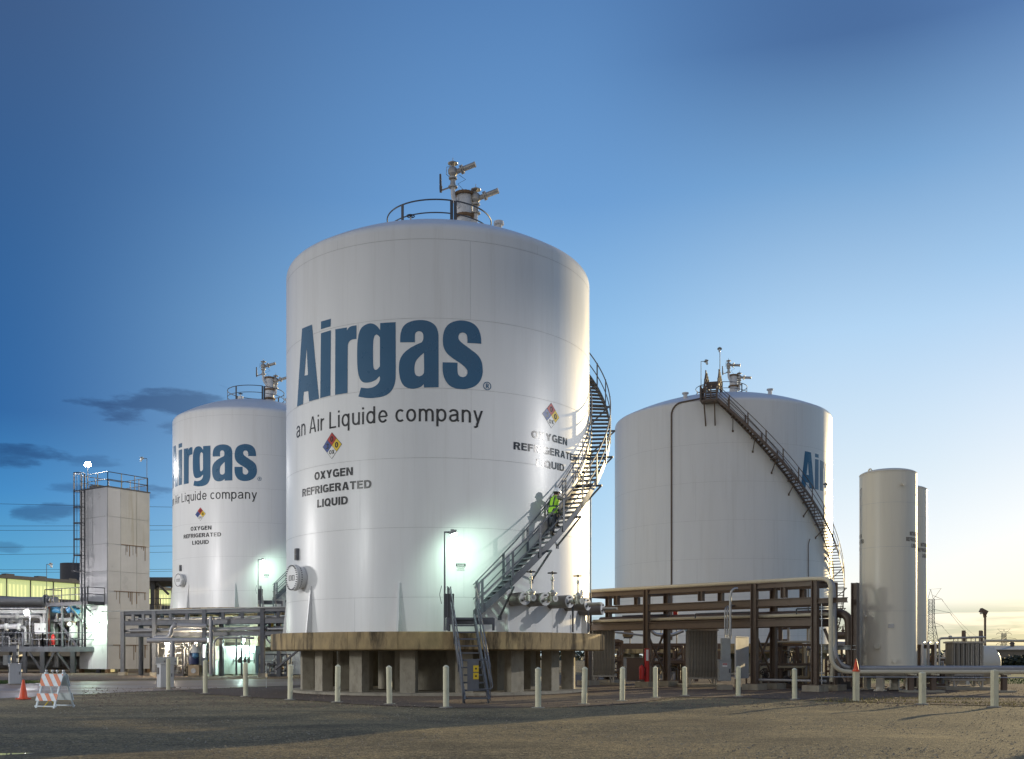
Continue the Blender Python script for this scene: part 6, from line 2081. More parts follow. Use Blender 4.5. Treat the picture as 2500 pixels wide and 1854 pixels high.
def vaporizer(label, px0, px1, py_top, d, z0, rows, rz=0.0, gap=0.0, top_header=True, leg_h=None):
    zt = EYE + (HOR - py_top) / FPX * d
    w = (px1 - px0) / FPX * d
    xc = ((px0 + px1) / 2 - 1250) / FPX * d
    pitch = 0.135 + gap
    n = max(3, int(w / pitch))
    pitch = w / n
    root = thing('vaporizer', label, 'vaporizer', (xc, d + rows * pitch / 2, 0))
    me = fin_tube_mesh(zt - z0, pitch * 0.41)
    me.materials.append(ALU)
    R = Matrix.Rotation(rz, 3, 'Z')
    o0 = V((xc, d + rows * pitch / 2, 0))
    for i in range(n):
        for j in range(rows):
            p = o0 + R @ V(((i - (n - 1) / 2) * pitch, (j - (rows - 1) / 2) * pitch, 0))
            o = link('fin_tube', me, None, root)
            o.matrix_parent_inverse = Matrix.Identity(4); o.location = (p.x - root.location.x, p.y - root.location.y, z0)
            o.rotation_euler = (0, 0, rz)
    W2, D2 = n * pitch / 2, rows * pitch / 2
    fr = MB()
    for z in (z0 + 0.04, zt - 0.05):
        for s in (-1, 1):
            fr.beam(o0 + R @ V((-W2, s * (D2 + 0.02), 0)) + Z * z, o0 + R @ V((W2, s * (D2 + 0.02), 0)) + Z * z, 0.03, 0.07)
            fr.beam(o0 + R @ V((s * (W2 + 0.02), -D2, 0)) + Z * z, o0 + R @ V((s * (W2 + 0.02), D2, 0)) + Z * z, 0.03, 0.07)
    fr.build('frame', ALU, root, 0)
    if top_header:
        hb = MB()
        for j in range(rows):
            y = (j - (rows - 1) / 2) * pitch
            for i in range(n - 1):
                if (i + j) % 2: continue
                a = o0 + R @ V(((i - (n - 1) / 2) * pitch, y, 0)) + Z * zt
                b = o0 + R @ V(((i + 1 - (n - 1) / 2) * pitch, y, 0)) + Z * zt
                hb.tube([a, a + Z * 0.07, b + Z * 0.07, b], 0.017, 5)
        hb.build('return_bends', ALU, root)['kind'] = 'stuff'
    for sx in (-1, 1):
        for sy in (-1, 1):
            MB().box(o0 + R @ V((sx * W2 * 0.85, sy * D2 * 0.9, 0)) + Z * (z0 / 2), (0.07, 0.07, z0)).build('leg', ALU, root, 0)
            MB().beam(o0 + R @ V((sx * W2 * 0.85, sy * D2 * 0.9, 0)) + Z * 0.02, o0 + R @ V((sx * W2 * 0.55, sy * D2 * 0.9, 0)) + Z * z0, 0.04, 0.04).build('leg_brace', ALU, root, 0)
    MB().box(o0 + Z * 0.06, (w + 0.7, rows * pitch + 0.6, 0.14), rz=rz).build('plinth', CONCRETE_PALE, root, 0)
    return root, o0, zt, W2


vaporizer('middle finned aluminium vaporizer standing under the brown pipe rack', 1679, 1753, 1536, 46.6, 0.36, 5)
vr, vo, vz, vw = vaporizer('tall finned aluminium vaporizer behind the right end of the round tank base', 1446, 1502, 1518, 49.5, 0.40, 7)
mm = MB()
rnd = random.Random(3)
for k in range(8):
    p = vo + V((-vw - 0.15 - rnd.random() * 0.25, -0.5 + rnd.random() * 0.7, rnd.uniform(0.4, 1.9)))
    mm.tube([p, p + V((rnd.uniform(-.15, .15), 0, rnd.uniform(0.1, 0.5))), p + V((rnd.uniform(-.2, .25), 0, rnd.uniform(0.2, 0.5)))], 0.035, 6)
mm.build('manifold_piping', GALV, vr)
v3, vo3, vz3, vw3 = vaporizer('small finned vaporizer with two brown stacks on the right', 2324, 2405, 1566, 42.6, 0.38, 4, gap=0.05, top_header=False)
for k, px in enumerate((2353, 2395)):
    c = at(px, 1566, 42.9)
    MB().lathe([(0.085, 0), (0.085, 0.43), (0.075, 0.45), (0, 0.45)], 16, c).build('stack', STEEL_FLARE_BROWN, v3)
MB().tube(bend([at(2293, 1628, 42.5), at(2293, 1559, 42.5), at(2405, 1556, 42.5)], 0.12), 0.045, 8).build('header_pipe', ALU, v3)
for k in range(8):
    c = at(2328 + k * 10.7, 1556, 42.5)
    MB().tube([c, c - Z * 0.2], 0.02, 6).build('riser', ALU, v3)
MB().disc(at(2320, 1557, 42.5), 0.08, V((1, 0, 0)), 14, 0.1).build('flange', ALU, v3)
MB().beam(at(2330, 1648, 42.4), at(2400, 1648, 42.4), 0.05, 0.06).build('clip_beam', ALU, v3, 0)

# white panel, grey switch box, conduits and the gooseneck
p = at(1811, 1657, 43.9); zt_ = EYE + (HOR - 1557) / FPX * 43.9
root = thing('instrument_board', 'white board catching the sun under the brown rack', 'board', (p.x, p.y, 0.2))
rz_ = R_(56)
ub = V((math.cos(rz_), math.sin(rz_), 0))
MB().box((p.x, p.y, (zt_ + 0.45) / 2), (1.50, 0.05, zt_ - 0.45), rz=rz_).build('sheet', SIGN_WHITE, root, 0)
for s_ in (-0.62, 0.62):
    MB().box((p.x + ub.x * s_ - 0.02, p.y + ub.y * s_ + 0.05, zt_ / 2), (0.06, 0.06, zt_), rz=rz_).build('leg', STEEL_FLARE_BROWN, root, 0)
MB().beam(p + ub * -0.75 + Z * (zt_ - p.z + 0.02), p + ub * 0.75 + Z * (zt_ - p.z + 0.02), 0.09, 0.03).build('top_rail', SIGN_WHITE, root, 0)
root, c, w, h = box_item('switch_box', 'grey electrical switch box with a small danger sign left of the white panel', 'cabinet', 1756, 1785, 1613, 1663, 42.6, 0.35, CAB_GREY, doors=1)
sg = MB().box((c.x - 0.02, 42.56, c.z + h * 0.28), (0.2, 0.008, 0.16)).build('danger_sign', SIGN_WHITE, root, 0)
MB().box((c.x - 0.02, 42.554, c.z + h * 0.28 + 0.035), (0.18, 0.006, 0.075)).build('band', SIGN_RED, sg, 0)
bmx, tw = text_bm('DANGER', 0.02)
for v_ in bmx.verts: v_.co = V((c.x - 0.09 + v_.co.x / tw * 0.14, 42.548, c.z + h * 0.28 + 0.015 + v_.co.y * 0.04))
me = bpy.data.meshes.new('lettering'); bmx.to_mesh(me); bmx.free(); link('lettering', me, SIGN_WHITE, sg)
MB().box((c.x + 0.05, c.y, c.z + h / 2 + 0.48), (0.36, 0.28, 0.9)).build('cable_box', CAB_GREY, root, 0)
MB().box((c.x, c.y, 0.1), (w + 0.1, 0.5, 0.2)).build('plinth', CONCRETE_PALE, root, 0)
for k, px in enumerate((1770, 1775.5, 1781)):
    pipe('conduit', [at(px, 1557, 42.75), at(px, 1487 - k, 42.75), at(px + 5, 1481 - k, 43.0), at(px + 16, 1479 - k, 43.6)], 0.032, GALV,
         ['left', 'middle', 'right'][k] + ' of three upright conduits above the grey switch box', rad=0.15, n=8)
pipe('gooseneck', [at(1783, 1560, 42.5), at(1783, 1455, 42.5), at(1786, 1443, 42.5), at(1795, 1437, 42.5), at(1801, 1438, 42.5)], 0.055, GALV, 'tall pale gooseneck pipe rising above the brown rack', rad=0.2)
p = rp(1575)
rr = thing('red_standpipe', 'red painted standpipe with a white notice on the brown rack column', 'standpipe', (p.x, p.y - 0.25, 0.2))
MB().tube([p + V((0.05, -0.25, 0.25)), p + V((0.05, -0.25, 1.75))], 0.11, 12).build('post', RED, rr)
MB().box(p + V((0.05, -0.37, 1.45)), (0.11, 0.015, 0.5)).build('notice', SIGN_WHITE, rr, 0)
extinguisher(p + V((-0.2, -0.35, 0.35)), 0.72, 'red fire extinguisher hanging by the red standpipe under the brown rack')


# ================================================================== slim vertical vessels on the right
def slim_vessel(c, R, zb, zt, label):
    root = thing('nitrogen_vessel', label, 'vessel', (*c, 0), 'slim white vertical vessels')
    T = TankSpec(c, 0.0, R, zt, [], 20)
    seams = [zb + (zt - zb) * t for t in (0.0, 0.31, 0.63, 0.85, 1.0)]
    MB().lathe([(R - 0.008, zb), (R - 0.008, zt)], 72, (*c, 0)).build('core', SEAM_GREY, root, 0)
    for a, b in zip(seams, seams[1:]):
        MB().lathe([(R, a + 0.004), (R, b - 0.004)], 96, (*c, 0)).build('shell_course', VESSEL_FLARE_WHITE, root, 60)
    me_ = math.degrees(math.atan2(-c[0], c[1]))
    for a_, z_, r_ in ((-20, zb + 1.1, 0.07), (12, zb + 0.5, 0.05), (30, zt - 0.5, 0.05), (-48, zb + 2.3, 0.04)):
        p, n_ = V((*c, 0)) + pol(R, a_ + me_, z_), pol(1, a_ + me_, 0)
        MB().tube([p, p + n_ * 0.10], r_, 10).disc(p + n_ * 0.11, r_ * 1.7, n_, 14, 0.035).build('nozzle', VESSEL_FLARE_WHITE, root)
    p = V((*c, 0)) + pol(R + 0.012, 6 + me_, zb + 1.9)
    MB().box(p, (0.22, 0.02, 0.16), rz=R_(6 + me_)).build('data_plate', GALV, root, 0)
    MB().tube(bend([V((*c, 0)) + pol(R + 0.06, -66 + me_, zb + 0.3), V((*c, 0)) + pol(R + 0.06, -66 + me_, zt - 0.6), V((*c, 0)) + pol(R + 0.01, -66 + me_, zt - 0.5)], 0.1), 0.022, 6).build('gauge_line', GALV, root)
    MB().lathe([(R, zt), (R, zt + 0.05)] + [(R * math.cos(t), zt + 0.05 + R * 0.20 * math.sin(t)) for t in [i * math.pi / 2 / 10 for i in range(1, 11)]], 64, (*c, 0)).build('top_head', VESSEL_FLARE_WHITE, root, 60)
    MB().torus((*c, zt + 0.06), R - 0.01, 0.025, Z, 48, 6).build('rim_ring', VESSEL_FLARE_WHITE, root)
    MB().lathe([(R, zb)] + [(R * math.cos(t), zb - R * 0.25 * math.sin(t)) for t in [i * math.pi / 2 / 8 for i in range(1, 9)]], 64, (*c, 0)).build('bottom_head', VESSEL_FLARE_WHITE, root, 60)
    for a in (-38, 38, 142, -142):
        p = V((*c, 0)) + pol(R * 0.86, a, 0)
        MB().box((p.x, p.y, (zb + 0.25) / 2 + 0.03), (0.30, 0.16, zb + 0.3), rz=R_(a)).build('leg', VESSEL_FLARE_WHITE, root, 0)
        MB().box((p.x, p.y, 0.03), (0.42, 0.34, 0.06), rz=R_(a)).build('foot', VESSEL_FLARE_WHITE, root, 0)
    p = V((*c, 0)) + pol(R * 0.92, -62, zt + 0.12)
    MB().torus(p, 0.10, 0.03, V((1, 0.3, 0)), 16, 6).build('lifting_eye', VESSEL_FLARE_WHITE, root)
    MB().lathe([(0.12, 0), (0.12, 0.06), (0, 0.08)], 12, V((*c, zt + R * 0.2 + 0.03))).build('cap', VESSEL_FLARE_WHITE, root)
    me = math.degrees(math.atan2(-c[0], c[1]))                # direction to the yard entrance
    sub = bpy.data.objects.new('lettering', None)
    for a0, a1 in ((38, 92), (-110, -56)):
        u = lambda a: R_(a + me) * R
        m_ = (a0 + a1) / 2; hw = (a1 - a0) / 2
        for wd, z, f in (('NITROGEN', 6.26, 0.64), ('REFRIGERATED', 6.03, 1.0), ('LIQUID', 5.78, 0.45)):
            zz = z * (zt / 8.8)
            bm_, w_ = letters_bm(wd, 0.22, 0.12)
            for v_ in bm_.verts: v_.co = V((u(m_ - hw * f) + (u(m_ + hw * f) - u(m_ - hw * f)) * v_.co.x / w_, zz + v_.co.y * 0.16, v_.co.z))
            us = None
            o = wrap_bm(TankSpec((0, 0), 0, R, 0, [], 20), bm_, 0.006, 'stencil_line', INK_BROWN, None)
            for v_ in o.data.vertices: v_.co += V((*c, 0))
            attach(o, root)
    bpy.data.objects.remove(sub)
    return root


slim_vessel((15.42, 42.0), 1.11, 0.72, 8.78, 'nearer slim white vertical vessel on legs at the right')
slim_vessel((17.30, 45.6), 1.11, 0.72, 8.70, 'farther slim white vertical vessel, mostly hidden behind the nearer one')

# ================================================================== right background
def pylon(x, y, h, label, thick=0.24, arms=True):
    root = thing('pylon', label, 'pylon', (x, y, 0), 'lattice power pylons')
    def half(z): return (1.62 if z > h * 0.52 else 1.62 + (h * 0.52 - z) / (h * 0.52) * 3.0)
    zs = [0, h * 0.13, h * 0.25, h * 0.35, h * 0.44, h * 0.52] + [h * (0.52 + 0.335 * k / 6) for k in range(1, 7)]
    leg = MB(); br = MB()
    for sx in (-1, 1):
        for sy in (-1, 1):
            L = MB()
            for a, b in zip(zs, zs[1:]):
                L.beam((x + sx * half(a), y + sy * half(a), a), (x + sx * half(b), y + sy * half(b), b), thick, thick)
            L.build('leg', STEEL_DARK, root, 0)
    for a, b in zip(zs, zs[1:]):
        for s in (-1, 1):
            for t in (-1, 1):
                br.beam((x - t * half(a), y + s * half(a), a), (x + t * half(b), y + s * half(b), b), thick * 0.5, thick * 0.5)
                br.beam((x + s * half(a), y - t * half(a), a), (x + s * half(b), y + t * half(b), b), thick * 0.5, thick * 0.5)
            br.beam((x - half(b), y + s * half(b), b), (x + half(b), y + s * half(b), b), thick * 0.5, thick * 0.5)
    br.build('lattice', STEEL_DARK, root, 0)
    zt = zs[-1]
    pk = MB()
    for sx in (-1, 1): pk.beam((x + sx * 1.62, y, zt), (x, y, h), thick * 0.7, thick * 0.7)
    pk.build('peak', STEEL_DARK, root, 0)
    for z, l in ((h * 0.845, 6.6), (h * 0.645, 11.5), (h * 0.455, 6.8)):
        for s in (-1, 1):
            a = MB()
            a.beam((x + s * 1.6, y, z), (x + s * l, y, z + 0.5), thick * 0.8, thick * 0.8)
            a.beam((x + s * 1.6, y, z + 2.6), (x + s * l, y, z + 0.5), thick * 0.5, thick * 0.5)
            a.beam((x + s * 1.6, y + 1.0, z + 2.6), (x + s * l, y, z + 0.5), thick * 0.35, thick * 0.35)
            a.beam((x + s * l, y, z + 0.5), (x + s * (l + 0.9), y, z - 1.1), thick * 0.8, thick * 0.8)
            a.build('arm', STEEL_DARK, root, 0)
    for s in (-1, 1):
        a = MB()
        a.beam((x + s * 1.6, y, zt), (x + s * 6.2, y, h + 0.6), thick * 0.6, thick * 0.6).beam((x, y, h), (x + s * 6.2, y, h + 0.6), thick * 0.4, thick * 0.4)
        a.build('arm', STEEL_DARK, root, 0)
    return root


p = at(2272, 1600, 600)
pylon(p.x, 600, 40.0, 'tall lattice power pylon just right of the slim vessels')
p2 = at(2451, 1600, 1000)
pylon(p2.x, 1000, 26.5, 'tiny distant power pylon near the right edge', 0.30)
for k, (l, z) in enumerate(((7.5, 32.8), (12.4, 24.9), (7.7, 17.2))):
    a = V((p.x + l, 600, z)); b = V((p2.x + l * 0.65, 1000, z * 0.65))
    pts = [a.lerp(b, i / 20) - Z * (14 * (1 - (2 * i / 20 - 1) ** 2)) for i in range(21)]
    o = MB().tube(pts, 0.09, 4).build('power_line', STEEL_DARK, None)
    tag(o, ['faint wire hanging from the upper right arm of the tall pylon', 'faint wire hanging from the long middle arm of the tall pylon', 'faint wire hanging from the lower right arm of the tall pylon'][k], 'power line', 'wires between the pylons')

c = at(2371, 1618, 47)
bt = thing('bullet_tank', 'white horizontal tank lying behind the small right vaporizer', 'tank', tuple(c))
ax = V((1, 0.35, 0)).normalized()
prof = [(0, -1.25)] + [(0.78 * math.sin(t), -0.95 - 0.30 * math.cos(t)) for t in (0.5, 1.0, 1.57)] + [(0.78 * math.cos(t), 0.95 + 0.30 * math.sin(t)) for t in (0, 0.57, 1.07)] + [(0, 1.25)]
MB().lathe(prof, 40, c, ax).build('shell', VESSEL_FLARE_WHITE, bt)
for s in (-0.7, 0.7): MB().box(c + ax * s + Z * -0.62, (0.2, 1.1, 0.75), rz=0.33).build('saddle', VESSEL_FLARE_WHITE, bt, 0)
MB().tube(bend([c + ax * 0.5 + Z * 0.7, c + ax * 0.5 + Z * 1.0, c + ax * 2.5 + Z * 1.0 + V((4, 0, 0))], 0.15), 0.06, 8).build('outlet_pipe', CREAM, bt)

root = thing('pipe_stand', 'brown beam on upright pipes right of the slim vessels', 'pipe stand', tuple(at(2260, 1640, 43.6)))
MB().ibeam(at(2229, 1579, 43.6), at(2291, 1579, 43.6), 0.2, 0.17, 0.03).build('beam', STEEL_FLARE_BROWN, root, 0)
for px in (2245, 2278): MB().box(at(px, 1579, 43.7) * 1 + V((0, 0.05, -0.95)), (0.1, 0.1, 1.75)).build('post', STEEL_FLARE_BROWN, root, 0)
for k, (px, r) in enumerate(((2252, 0.06), (2266, 0.065), (2284, 0.045))):
    pipe('upright_pipe', [at(px, 1640, 43.3), at(px, 1571, 43.3), at(px + 4, 1569, 43.8)], r, [PIPE_WHITE, PIPE_GREY, PIPE_WHITE][k],
         ['left', 'middle', 'right'][k] + ' of three upright pipes at the brown beam right of the slim vessels', rad=0.1)
for k, px in enumerate((2283, 2457, 2228)):
    g = at(px, 1652, 39.6)
    root = thing('pipe_support', ['steel pipe support under the ground pipes, left of the small vaporizer', 'steel pipe support under the ground pipes, right of the last square post', 'steel pipe support under the ground pipes below the slim vessels'][k], 'pipe support', (g.x, 39.6, 0))
    MB().ibeam((g.x, 39.8, 0.06), (g.x, 39.8, 0.70), 0.18, 0.2, 0.025, V((0, 1, 0))).build('post', STEEL_FLARE_BROWN, root, 0)
    MB().box((g.x, 39.8, 0.035), (0.7, 0.6, 0.1)).build('footing', CONCRETE_PALE, root, 0)
    MB().beam((g.x, 39.3, 0.70), (g.x, 40.4, 0.70), 0.09, 0.05).build('saddle', CREAM, root, 0)

# lamp post at right
g = at(2405, 1620, 50)
root = thing('lamp_post', 'dark lamp post with a square head behind the small vaporizer', 'lamp post', (g.x, 50, 0))
MB().tube([(g.x, 50, 0), (g.x, 50, 3.35)], 0.055, 8).build('pole', STEEL_FLARE_BROWN, root)
MB().tube([(g.x, 50, 3.3), (g.x - 0.03, 50, 3.45)], 0.085, 8).build('joint', STEEL_FLARE_BROWN, root)
MB().box((g.x - 0.10, 49.95, 3.58), (0.34, 0.22, 0.2), rot=Matrix.Rotation(R_(28), 3, 'Y')).build('lamp_head', STEEL_FLARE_BROWN, root, 0)
MB().box((g.x - 0.20, 49.95, 3.52), (0.05, 0.18, 0.14), rot=Matrix.Rotation(R_(28), 3, 'Y')).build('lamp_glass', LENS, root, 0)

# far shed, hedge
root = thing('far_shed', 'long pale shed roof far off at the right edge', 'building', tuple(at(2460, 1620, 150)))
a = at(2404, 1592, 150)
MB().box((a.x + 22, 155, 1.1), (44, 10, 2.2)).build('wall', mat('far_wall', (0.22, 0.19, 0.15), 0.7), root, 0)
MB().prism([(-5.4, 0), (5.4, 0), (5.4, 0.1), (0, 0.7), (-5.4, 0.1)], (a.x - 0.5, 155, 2.2), (a.x + 45, 155, 2.2)).build('roof', mat('far_roof', (0.45, 0.42, 0.36), 0.6), root, 0)
for k in range(6): MB().lathe([(0.3, 0), (0.3, 0.35), (0.42, 0.4), (0.1, 0.75), (0, 0.75)], 12, (a.x + 6 + k * 7, 154, 2.8)).build('roof_vent', STEEL_FLARE_BROWN, root)


def leafy(name, label, cat, c, size, n, material, seed, leaf=0.16):
    rnd = random.Random(seed); m = MB()
    for i in range(n):
        while True:
            q = V((rnd.uniform(-1, 1), rnd.uniform(-1, 1), rnd.uniform(-1, 1)))
            if 0.25 < q.length < 1: break
        k = 0.8 + 0.2 * math.sin(q.x * 7 + seed) * math.cos(q.y * 6)
        p = V(c) + V((q.x * size[0] * k, q.y * size[1] * k, q.z * size[2] * k))
        if p.z < 0.02: p.z = rnd.uniform(0.02, 0.2)
        a = V((rnd.uniform(-1, 1), rnd.uniform(-1, 1), rnd.uniform(-1, 1))).normalized() * leaf * rnd.uniform(0.5, 1.2)
        b = a.orthogonal().normalized() * leaf * rnd.uniform(0.4, 0.8)
        m.add([p - a, p + b, p + a, p - b], [(0, 1, 2, 3)])
    root = thing(name, label, cat, (c[0], c[1], 0))
    m.build('foliage', material, root, 0)
    t = MB()
    for k in range(5):
        t.tube([(c[0] + rnd.uniform(-.6, .6) * size[0], c[1], 0), (c[0] + rnd.uniform(-.6, .6) * size[0], c[1], c[2] + size[2] * 0.5)], 0.04, 5)
    t.build('stem', STEEL_FLARE_BROWN, root, 0)
    return root


HEDGE = mat('dark_hedge_leaf', (0.035, 0.042, 0.016), 0.6, var=0.4, scale=3)
for k, (px, w, hh) in enumerate(((2466, 1.6, 0.70), (2496, 2.0, 0.8), (2530, 2.4, 0.85))):
    c = at(px, 1620, 88)
    leafy('shrub', ['left', 'middle', 'right'][k] + ' dark shrub in the clump beyond the ground pipes at the right edge', 'shrub', (c.x, 88, hh), (w, 1.4, hh), 1300, HEDGE, 5 + k)

# ---- between the brown rack and the slim vessels: valves on a brown header in front of the sky
hp = [at(2036, 1551, 56), at(2105, 1551, 56)]
root = thing('header_pipe', 'brown header pipe with small valves on top, left of the slim vessels', 'pipe', tuple(hp[0]))
MB().tube(hp, 0.19, 14).build('run', STEEL_FLARE_BROWN, root)
for k, (px, h) in enumerate(((2058, 0.34), (2067, 0.44), (2075, 0.46), (2090, 0.55))):
    b = at(px, 1546, 56)
    v = MB().lathe([(0.07, 0), (0.07, 0.1), (0.11, 0.12), (0.11, h - 0.2), (0.06, h - 0.15), (0.03, h)], 10, b).build('valve', STEEL_FLARE_BROWN, root)
    hand_wheel(b + Z * h, 0.19, STEEL_FLARE_BROWN, v)
for px in (2070, 2104): MB().tube([at(px, 1555, 56), V((at(px, 1555, 56).x, 56, 0))], 0.06, 8).build('prop', STEEL_FLARE_BROWN, root)
pipe('process_pipe', [at(2030, 1575, 47), at(2105, 1576, 47)], 0.16, PIPE_GREY, 'grey pipe with a domed flange left of the slim vessels', flanges=[(0, 0.6)])
pipe('process_pipe', [at(2040, 1560, 47.2), at(2052, 1560, 47.2), at(2098, 1560, 47.2), at(2098, 1575, 47.2)], 0.035, STEEL_FLARE_BROWN, 'thin brown looped pipe above the grey pipe left of the slim vessels', rad=0.1)
for k, (px, r) in enumerate(((2075, 0.17), (2055, 0.06), (2096, 0.07))):
    pipe('upright_pipe', [at(px, 1580, 47), V((at(px, 1580, 47).x, 47, 0))], r, [PIPE_GREY, STEEL_FLARE_BROWN, STEEL_FLARE_BROWN][k], ['thick', 'thin left', 'thin right'][k] + ' upright pipe under the grey pipe left of the slim vessels')
box_item('pump_skid', 'dark brown pump skid behind the orange topped square post', 'pump', 2010, 2090, 1655, 1683, 44, 1.6, CAB_DARK, doors=2)

# ---- equipment in the shade behind the brown rack
box_item('equipment_housing', 'dark housing in the shade behind the brown rack, left of the middle vaporizer', 'housing', 1530, 1600, 1608, 1665, 58, 2.0, STEEL_FLARE_BROWN, doors=2)
motor(1533, 1549, 54, 0.55, 0.14, EQUIP_TAN, 'small tan motor on the deck behind the brown rack')
root = thing('equipment_deck', 'brown steel deck beam behind the brown rack at mid height', 'deck', tuple(at(1600, 1577, 56)))
MB().beam(at(1500, 1578, 56), at(1760, 1578, 56), 0.2, 0.3).build('deck_beam', STEEL_FLARE_BROWN, root, 0)
for px in (1510, 1600, 1700, 1755): MB().box((at(px, 1600, 56).x, 56.02, 0.85), (0.2, 0.16, 1.7)).build('leg', STEEL_FLARE_BROWN, root, 0)
for k in range(7):
    px = 1500 + k * 38
    MB().tube([at(px, 1572, 56.3), at(px, 1530, 56.3)], 0.03, 6).build('stanchion', STEEL_FLARE_BROWN, root)
pipe('process_pipe', [at(1588, 1537, 54.5), at(1600, 1550, 54.5), at(1640, 1552, 54.5), at(1668, 1540, 54.5)], 0.09, GALV, 'curved silver pipe behind the second column of the brown rack', rad=0.5)
pipe('process_pipe', [at(1500, 1544, 53), at(1520, 1546, 53), at(1580, 1553, 53)], 0.05, PIPE_GREY, 'slim grey pipe left of the curved silver pipe behind the brown rack', rad=0.3)
for k, (px, w) in enumerate(((1905, 0.10), (1925, 0.06), (1972, 0.045), (1978, 0.045))):
    pipe('upright_pipe', [at(px, 1533, 45.5 + k * 0.2), V((at(px, 1600, 45.5 + k * 0.2).x, 45.5 + k * 0.2, 0))], w, [STEEL_FLARE_BROWN, GALV, CREAM, CREAM][k],
         ['thick brown', 'silver', 'left cream', 'right cream'][k] + ' upright pipe behind the last bay of the brown rack')
pipe('process_pipe', [at(1886, 1568, 45), at(1985, 1567, 45)], 0.05, CREAM, 'cream crosswise pipe in the last bay of the brown rack')
pipe('process_pipe', [at(1890, 1536, 45.8), at(1925, 1534, 45.8), at(1977, 1532, 45.8)], 0.06, STEEL_FLARE_BROWN, 'brown crosswise pipe high in the last bay of the brown rack')
box_item('valve_box', 'brown box on the last bay of the brown rack at knee height', 'cabinet', 1893, 1926, 1563, 1586, 46, 0.5, STEEL_FLARE_BROWN)
box_item('pump_skid', 'dark pump housing under the last bay of the brown rack', 'pump', 1905, 1968, 1598, 1668, 47.5, 1.2, CAB_DARK, doors=3)


# ================================================================== crowded process skids: frame, headers, risers, valves
def process_skid(label, px0, px1, d, depth, h, seed, n=16, tone=(PIPE_GREY, STEEL_GREY, GALV), frame=STEEL_DARK, z0=0.0):
    rnd = random.Random(seed)
    x0, x1 = (px0 - 1250) / FPX * d, (px1 - 1250) / FPX * d
    root = thing('process_skid', label, 'process skid', ((x0 + x1) / 2, d + depth / 2, z0))
    MB().box(((x0 + x1) / 2, d + depth / 2, z0 + 0.1), (x1 - x0, depth, 0.16)).build('base', frame, root, 0)
    k = max(2, int((x1 - x0) / 1.4) + 1)
    for i in range(k):
        x = x0 + (x1 - x0) * i / (k - 1)
        for y in (d + 0.04, d + depth - 0.04):
            MB().box((x, y, z0 + h / 2), (0.09, 0.09, h)).build('frame_post', frame, root, 0)
    for z in (0.55 * h, h):
        for y in (d + 0.04, d + depth - 0.04):
            MB().beam((x0, y, z0 + z), (x1, y, z0 + z), 0.08, 0.10).build('frame_beam', frame, root, 0)
    for i in range(n):
        m_ = rnd.choice(tone); r = rnd.choice((0.03, 0.045, 0.06, 0.085))
        y = d + rnd.uniform(0.08, depth - 0.1); z = z0 + rnd.uniform(0.3, h * 1.05)
        a = rnd.uniform(x0, x1); b = min(x1, a + rnd.uniform(0.6, 2.4))
        kind = rnd.random()
        if kind < 0.45:
            zz = z0 + rnd.uniform(0.25, h)
            p = [(a, y, z0 + 0.18), (a, y, z), (b, y, z), (b, y, zz)]
        elif kind < 0.75:
            p = [(x0, y, z), (b, y, z), (b, y, z0 + 0.18)]
        else:
            p = [(a, y, z0 + 0.18), (a, y, z), (a, min(d + depth, y + 0.5), z)]
        MB().tube(bend(p, max(0.1, r * 2.2), 4), r, 8).build('pipe', m_, root)
        q = V(p[1]); dr = (V(p[2]) - q).normalized()
        f = q + dr * min(0.35, (V(p[2]) - q).length * 0.5)
        MB().disc(f, r * 1.9, dr, 12, 0.07).build('flange', m_, root)
        if rnd.random() < 0.55:
            g_ = V(p[0]).lerp(V(p[1]), rnd.uniform(0.35, 0.8))
            ax = V((rnd.choice((-1, 0, 1)) * 0.5, -1, 0)).normalized()
            v_ = MB().lathe([(0, -r * 2), (r * 1.7, -r * 1.6), (r * 1.9, r * 1.4), (r * 0.7, r * 2.0), (0.022, r * 2.4), (0.022, 0.26)], 10, g_, ax).build('valve', rnd.choice((m_, CAB_DARK, RUST)), root)
            hand_wheel(g_ + ax * 0.27, rnd.uniform(0.09, 0.15), HANDWHEEL, v_, ax)
    for i in range(max(1, n // 7)):
        x = rnd.uniform(x0 + 0.3, x1 - 0.3); y = d + depth * 0.55; r = rnd.uniform(0.14, 0.24); hh = rnd.uniform(0.7, 1.3)
        MB().lathe([(0, 0.2), (r, 0.25), (r, hh), (r * 0.6, hh + r * 0.5), (0, hh + r * 0.6)], 16, (x, y, z0)).build('pot', rnd.choice((CAB_GREY, CAB_DARK, PIPE_WHITE)), root)
    return root


WARM_TONE = (STEEL_FLARE_BROWN, PIPE_GREY, EQUIP_TAN, STEEL_FLARE_BROWN)
process_skid('crowded dark pipe skid in the left bay under the grey rack', 384, 446, 69.4, 1.5, 2.3, 3, 18)
process_skid('crowded pipe skid behind the second column of the grey rack', 446, 506, 70.2, 1.4, 2.5, 5, 20, (GALV, PIPE_GREY, EQUIP_TAN))
process_skid('low pipe skid right of the pale green housing, behind the knee brace', 632, 700, 69.0, 1.3, 1.5, 7, 12)
process_skid('pipe skid in the shade behind the first bay of the brown rack', 1440, 1520, 54.0, 1.4, 2.2, 11, 16, WARM_TONE, STEEL_FLARE_BROWN)
process_skid('pipe skid in the shade between the red standpipe and the middle vaporizer', 1592, 1672, 52.0, 1.4, 2.0, 13, 18, WARM_TONE, STEEL_FLARE_BROWN)
process_skid('tan and brown pipe skid under the last bay of the brown rack', 1852, 1985, 45.2, 1.3, 1.9, 17, 26, WARM_TONE + (CREAM,), STEEL_FLARE_BROWN)
process_skid('pipe skid behind the ground pipes, left of the slim vessels', 2036, 2104, 45.5, 1.2, 1.3, 19, 16, WARM_TONE + (GALV,), STEEL_FLARE_BROWN)
